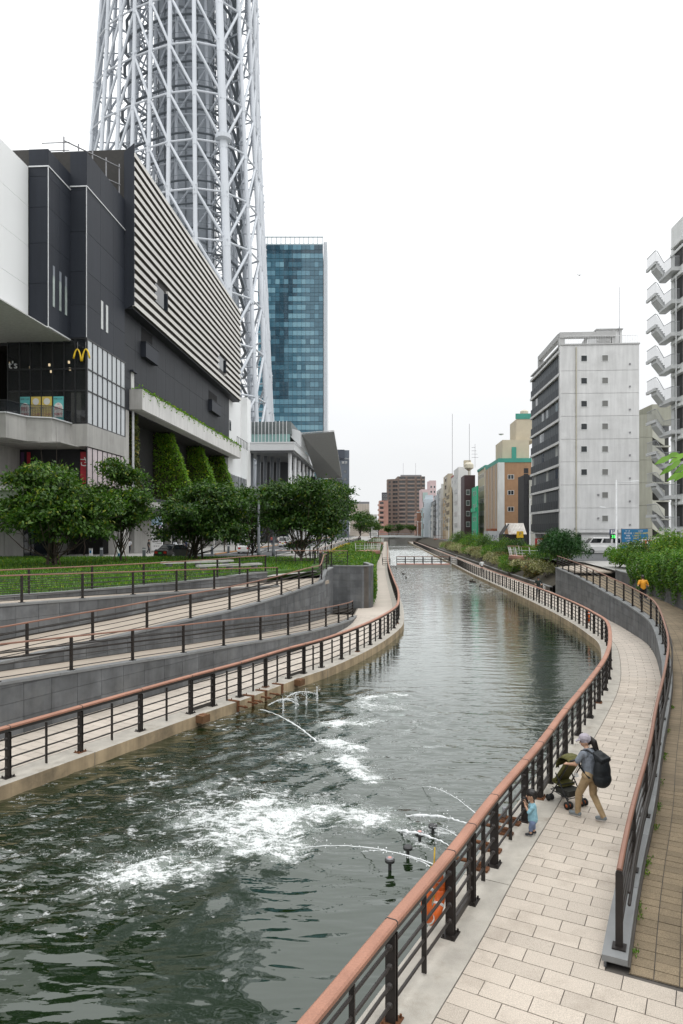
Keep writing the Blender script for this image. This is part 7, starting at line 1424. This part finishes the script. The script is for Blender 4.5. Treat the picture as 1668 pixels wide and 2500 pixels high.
for lb, x, yt, Y, mt in (('red vending machine under the grey block', 1318, 1313, 108, M('vending_red', (.5,.02,.02), .4)), ('orange and red vending machine right of the price board', 1587, 1328, 88, M('vending_orange', (.55,.1,.03), .4))):
    q = vp(x,yt,Y); v = thing('vending_machine', lb, 'vending machine', (q.x,Y,ZR)); irange('cabinet', mt, -.55, .55, 0, .7, 0, 1.85, v); irange('display', pt_w, -.42, .42, -.02, 0, .95, 1.7, v); irange('slot', chr_m, -.35, .35, -.03, 0, .25, .45, v)
    for k in range(5): icyl('can', (redl, blu, yl, pt_t, pt_w)[k], (-.32+k*.16,-.04,1.2), (-.32+k*.16,-.04,1.4), .08, v, 8)
q = vp(1338,1312,106); led = thing('led_sign', 'small green lit display at the parking entrance', 'sign', (q.x,106,ZR)); irange('case', M('case_orange', (.5,.2,.03), .5), -.45, .45, 0, .2, 1.2, 2.6, led); text('空', M('led_green', (.05,.7,.1), .4, emit=(.08,1,.15,2.0)), (0,-.03,1.55), .6, led, ext=.006); icyl('post', galv_m, (0,.1,0), (0,.1,1.2), .1, led, 6)
# left plaza furniture
for lb, x, y in (('black bollard light beside the taxi', 352, 1364), ('black bollard light at the far edge of the lawn', 518, 1354), ('black bollard light by the mall doorway', 248, 1362), ('black bollard light by the white sedan', 558, 1350)):
    p = gp(x,y,ZL); t = thing('bollard_light', lb, 'bollard', (p.x,p.y,ZL), 0, 'bollard lights'); irange('post', lg_m, -.13, .13, -.13, .13, 0, .85, t); irange('light_band', lens, -.11, .11, -.11, .11, .85, 1.0, t); irange('cap', lg_m, -.14, .14, -.14, .14, 1.0, 1.08, t)
for lb, x, y in (('white guide post left of the taxi', 291, 1366), ('white speaker post at the mall wall', 89, 1357), ('white utility box by the mall wall', 222, 1357)):
    p = gp(x,y,ZL); t = thing('white_post', lb, 'post', (p.x,p.y,ZL)); irange('post', lw_m, -.16, .16, -.12, .12, 0, 1.9 if '291' in str(x) else .8, t); irange('cap', galv_m, -.18, .18, -.14, .14, 1.9 if x == 291 else .8, (1.9 if x == 291 else .8)+.06, t); irange('face_plate', blu, -.1, .1, -.13, -.12, .3, .6, t)
for lb, x0, x1, y in (('long low stone bench on the lawn behind the front railing', 395, 567, 1387), ('second low stone bench on the lawn nearer the corner', 482, 636, 1396)):
    a_, b_ = gp(x0,y,ZLAWN), gp(x1,y-6,ZLAWN); t = thing('stone_bench', lb, 'bench', tuple(a_), 0, 'stone benches'); d_ = b_-a_; MB().bar(Vector((0,0,.36)), Vector((d_.x,d_.y,.36)), .5, .14).build('seat', conc, t, False, False)
    for k in (.1,.5,.9): MB().bar(Vector((d_.x*k-.2,d_.y*k,.14)), Vector((d_.x*k+.2,d_.y*k,.14)), .4, .28).build('support', stone_m, t, False, False)
pot_m = M('pot_terracotta', (.35,.15,.08), .8); fl_m = M('petal_yellow', (.75,.5,.02), .6)
for k in range(7):
    s = LP.near(5.2,68)+k*7; q = LP.at(s,-6.2); t = thing('flower_pot', ORD[k]+' terracotta pot of yellow flowers along the left bank fence', 'flower pot', (q.x,q.y,ZL+.0), 0, 'flower pots by the fence'); MB().lathe([(.2,0),(.3,.45),(.33,.5),(.26,.5)], 10).build('pot', pot_m, t, False, False)
    leafobj('leaves', RNG.normal(size=(160,3))*np.array([.14,.14,.1])+np.array([0,0,.62]), .12, lf[2], t, False); leafobj('petals', RNG.normal(size=(60,3))*np.array([.14,.14,.06])+np.array([0,0,.76]), .09, fl_m, t, False, None, 0, .5, .9)
ramp_rail('long dark fence on top of the left bank along the pavement', LP, lambda s: ZL+.02, LP.near(4.4,56), LP.near(12,180), 2.6, None, 1.05, -7.0, 3)
# ================================================================== canal details
org = M('buoy_orange', (.65,.13,.02), .5, .06, 4); rope = M('rope_yellow', (.55,.36,.03), .8, .2, 20)
def life_ring(label, s, P, off, rope_on=True):
    p = P.at(s, off); t = thing('life_ring', label, 'life ring', (p.x,p.y,.62), P.ang(s), 'life rings'); n = 24; b = MB(); b.tube([(.27*math.cos(2*math.pi*k/n),0,.27*math.sin(2*math.pi*k/n)) for k in range(n+1)], .075, 10); b.build('ring', org, t, True, False)
    for k in range(4): a = R(45+90*k); bb = MB(); bb.tube([((.27+.0*i)*math.cos(a+i*.07),0,.27*math.sin(a+i*.07)) for i in (-1,0,1)], .08, 10); bb.build('band', M('buoy_white', (.7,.7,.68), .6), t, True, False)
    if rope_on:
        for k in range(5):
            b = MB(); z0 = .35-.03*k; b.tube([(.2+.1*math.sin(i*.9+k)+.03*k, .1+.03*math.cos(i*1.7+k), .3-i*.075+.05*math.sin(i*2.1+k*2)) for i in range(10)], .009, 5); b.build('rope', rope, t, True, False)
        MB().tube([(.12,.03,.62),(.15,.05,.4),(.05,.08,.25)], .01, 5).build('rope', rope, t, True, False)
life_ring('orange life ring with tangled yellow rope hanging on the near canal railing', RP.near(1.35,9.25), RP, -.14)
life_ring('small orange life ring on the railing in the right hand bend', RP.near(14.0,39.8), RP, .14, False)
# floating fountain heads, jets and pipes
wj = bpy.data.materials.new('jet_water'); wj.use_nodes = True; b_ = wj.node_tree.nodes['Principled BSDF']; b_.inputs['Base Color'].default_value = (.85,.87,.87,1); b_.inputs['Roughness'].default_value = .35; b_.inputs['Alpha'].default_value = .75
for k, (x, y) in enumerate(((952,2102),(996,2070),(1025,2036),(1057,2016))):
    p = gp(x,y+22,ZW); t = thing('fountain_lamp', ('nearest','second','third','farthest')[k]+' mushroom shaped fountain lamp standing in the canal', 'fountain', (p.x,p.y,ZW), 0, 'fountain lamps'); MB().lathe([(.03,-.5),(.03,.13),(.085,.14),(.09,.185),(.065,.205)], 14).build('head', chr_m, t, False, False)
    if k in (0,2): MB().lathe([(.075,.206),(.066,.22),(.03,.22)], 14).build('lamp_ring', galv_m, t, False, False); MB().lathe([(.04,.221),(.03,.23)], 10).build('lens', M('lens_rose', (.5,.25,.22), .3), t, False, False)
def spray(name, label, pts, r0, r1, n, group, mat=wj, jit=.03):
    t = thing(name, label, 'water jet', tuple(pts[0]), 0, group); P_ = Path([tuple(q) for q in pts], .05); st = P_.L; b = MB(); m = 26
    path = [P_.at(st*i/m)+Vector(RNG.normal(0,jit*.12,3)) for i in range(m+1)]; b.tube(path, [max(.004,(r0+(r1-r0)*i/m)*RNG.uniform(.45,1.2)) for i in range(m+1)], 6); b.build('stream', mat, t, True, True)
    d = MB()
    for i in range(n):
        s = st*RNG.random()**.8; q = P_.at(s)+Vector(RNG.normal(0,jit*(.4+1.6*s/st),3)); r = RNG.uniform(.004,.011); d.box(q.x-r,q.x+r,q.y-r,q.y+r,q.z-r*.8,q.z+r*.8)
    tag(d.build('droplets', mat, t, False, True), kind='stuff'); return t
def arc(a, b, h, n=8): a, b = Vector(a), Vector(b); return [a.lerp(b,k/n)+Vector((0,0,4*h*(k/n)*(1-k/n))) for k in range(n+1)]
for k, (x0, y0, x1, y1, h, r1) in enumerate(((1056,2118,880,2080,.2,.012),(1110,2072,960,2030,.16,.07),(1130,2052,1035,2026,.2,.012),(1160,2018,985,1995,.18,.07),(1165,1990,1027,1920,.25,.014),(1076,2116,700,2078,.35,.014))):
    spray('water_jet', 'white water jet shot from the right bank towards the foam, number %s from the near end' % ('one','two','three','four','five','six')[k] if False else ('thin low jet crossing in front of the nearest fountain lamp','thick foaming jet landing behind the second fountain lamp','short thin jet beside the third fountain lamp','thick foaming jet behind the farthest fountain lamp','thin jet farthest along the right bank','long thin arc of water reaching the big foam patch')[k], arc(gp(x0,y0,-.02), gp(x1,y1,ZW), h*.6), .011, r1*.6, 26, 'jets from the right bank', jit=.03 if r1 < .05 else .07)
for k, (x0, y0, x1, y1, h) in enumerate(((634,1732,780,1815,.22),(655,1722,730,1712,.2),(700,1702,776,1697,.22),(680,1712,730,1722,.15))):
    spray('water_jet', ('long falling jet from the left kerb into the foam','short jet from the second pipe of the left kerb','arching jet from the farthest pipe of the left kerb','low spray between the pipes of the left kerb')[k], arc(gp(x0,y0,-.12), gp(x1,y1,ZW), h*.7), .013, .024, 40, 'jets from the left kerb', jit=.04)
for k, (x, yt, yb) in enumerate(((691,1703,1742),(722,1697,1732),(748,1690,1722),(774,1676,1712))):
    p = gp(x,yb,ZW); hq = (yb-yt)/F*p.y; spray('fountain_spout', ('nearest','second','third','farthest')[k]+' upright white spout of the left fountain row', [p, p+Vector((.01,0,hq*.6)), p+Vector((0,0,hq))], .035, .012, 60, 'upright fountain spouts', jit=.035)
for k, (x, y) in enumerate(((632,1728),(648,1720),(664,1713),(681,1707),(700,1699))):
    p = gp(x,y,-.12); s = LP.near(p.x,p.y); a_, b_ = LP.at(s,.1,-.12), LP.at(s,.75,-.14); t = thing('pipe_nozzle', ('nearest','second','third','fourth','farthest')[k]+' rusty pipe nozzle sticking out of the left kerb', 'pipe', tuple(a_), 0, 'pipe nozzles on the left kerb'); icyl('pipe', rust_m, a_, b_, .06, t, 8, True); icyl('flange', rust_m, LP.at(s,.62,-.137), LP.at(s,.68,-.138), .1, t, 8, True)
for k, (x, y) in enumerate(((585,1712),(618,1700),(650,1688),(682,1672),(512,1752),(742,1660))):
    p = gp(x,y,0); s = LP.near(p.x,p.y); q = LP.at(s,.2); t = thing('kerb_bracket', ORD[k]+' rusty iron bracket clamped over the edge of the left kerb' if k < 4 else ('brown timber fender block on the left kerb below the first gate' if k == 4 else 'brown timber fender block on the left kerb below the second gate'), 'bracket', tuple(q), LP.ang(s)-math.pi/2, 'rusty kerb brackets' if k < 4 else None)
    if k < 4: irange('top_plate', rust_m, -.25, .19, -.06, .06, .002, .03, t); irange('face_plate', rust_m, .155, .18, -.06, .06, -.32, .002, t); icyl('bolt', rust_m, (-.1,0,.03), (-.1,0,.09), .03, t, 6)
    else: irange('block', M('fender_wood', (.14,.07,.03), .85, .3, 4), .15, .42, -.17, .17, -.2, .02, t); irange('bolt_plate', rust_m, .16, .4, -.05, .05, .02, .03, t)
for k, (x, y) in enumerate(((1206,2128),(1228,2090),(1265,2045),(1290,2020))):
    p = gp(x,y,0); s = RP.near(p.x,p.y); q = RP.at(s,-.22); t = thing('valve_pipe', ('nearest','second','third','farthest')[k]+' rusty valve and pipe outside the near right railing', 'pipe', tuple(q), RP.ang(s)-math.pi/2, 'valves along the right kerb'); icyl('pipe', rust_m, (-.45,0,.1), (.15,0,.1), .07, t, 8); icyl('valve', galv_m, (-.1,0,.1), (-.1,0,.28), .09, t, 8); irange('foot', rust_m, -.2,.2,-.08,.08,.002,.04, t)
# birds
bd_m = M('duck_brown', (.05,.04,.03), .8)
for k, (x, y) in enumerate(((985,1402),(992,1411),(1150,1420),(1172,1432),(1158,1421),(968,1388))):
    p = gp(x,y,ZW); t = thing('duck', ('dark duck swimming alone near the left railing','dark duck following the first near the left railing','dark duck by the right kerb','last dark duck by the right kerb','dark duck among the pair at the right kerb','far dark duck by the left kerb')[k], 'duck', tuple(p), RNG.uniform(0,6.2), 'ducks'); b = MB(); ellipsoid(b, (0,0,.06), (.11,.22,.1), 10); b.build('body', bd_m, t, True, False); b = MB(); capsule(b, (0,.16,.1), (0,.22,.26), .04, .035, 8); capsule(b, (0,.22,.26), (0,.3,.26), .045, .02, 8); b.build('head', bd_m, t, True, False)
p = vp(1415,672,40); t = thing('flying_bird', 'small dark bird in the white sky', 'bird', tuple(p)); b = MB(); ellipsoid(b, (0,0,0), (.03,.07,.025), 8); b.build('body', bd_m, t, True, False)
for sx in (-1,1): MB().hull8([(sx*.02,-.02,0),(sx*.02,.03,0),(sx*.13,.02,.03),(sx*.13,-.02,.03)][::sx], [(sx*.02,-.02,.008),(sx*.02,.03,.008),(sx*.13,.02,.038),(sx*.13,-.02,.038)][::sx]).build('wing', bd_m, t, False, False)
# weeds rooted along the ramp kerb
n = 320; k = RNG.integers(0,14,n); cs = np.array([.4,1.3,1.5,2.6,2.9,3.1,4.4,5.2,5.4,6.6,8.1,8.4,10.2,12.5])[k]; q = WP.vat(np.abs(cs+RNG.normal(0,.09,n)), .29+np.abs(RNG.normal(0,.03,n)))
tag(leafobj('weeds', np.c_[q, .02+.0395*cs+RNG.random(n)*.03], .05, lf[2], None, True, np.array([0,0,1.2]), -.5, 1, .4), 'small green weeds growing along the ramp kerb', 'weeds', kind='stuff')
# iron steps on the far left walkway
p = gp(944,1380,0); t = thing('landing_steps', 'black iron landing steps beside the far left railing', 'steps', tuple(p))
for k in range(4): irange('tread', metal_m, -.6, .6, k*.45, k*.45+.35, .25+k*.28, .31+k*.28, t)
for sx in (-.6,.6): icyl('side_rail', metal_m, (sx,0,.3), (sx,1.7,1.3), .06, t, 6); icyl('leg', metal_m, (sx,0,0), (sx,0,1.1), .06, t, 6); icyl('leg', metal_m, (sx,1.7,0), (sx,1.7,1.9), .06, t, 6)
bpy.data.scenes.remove(TMP)
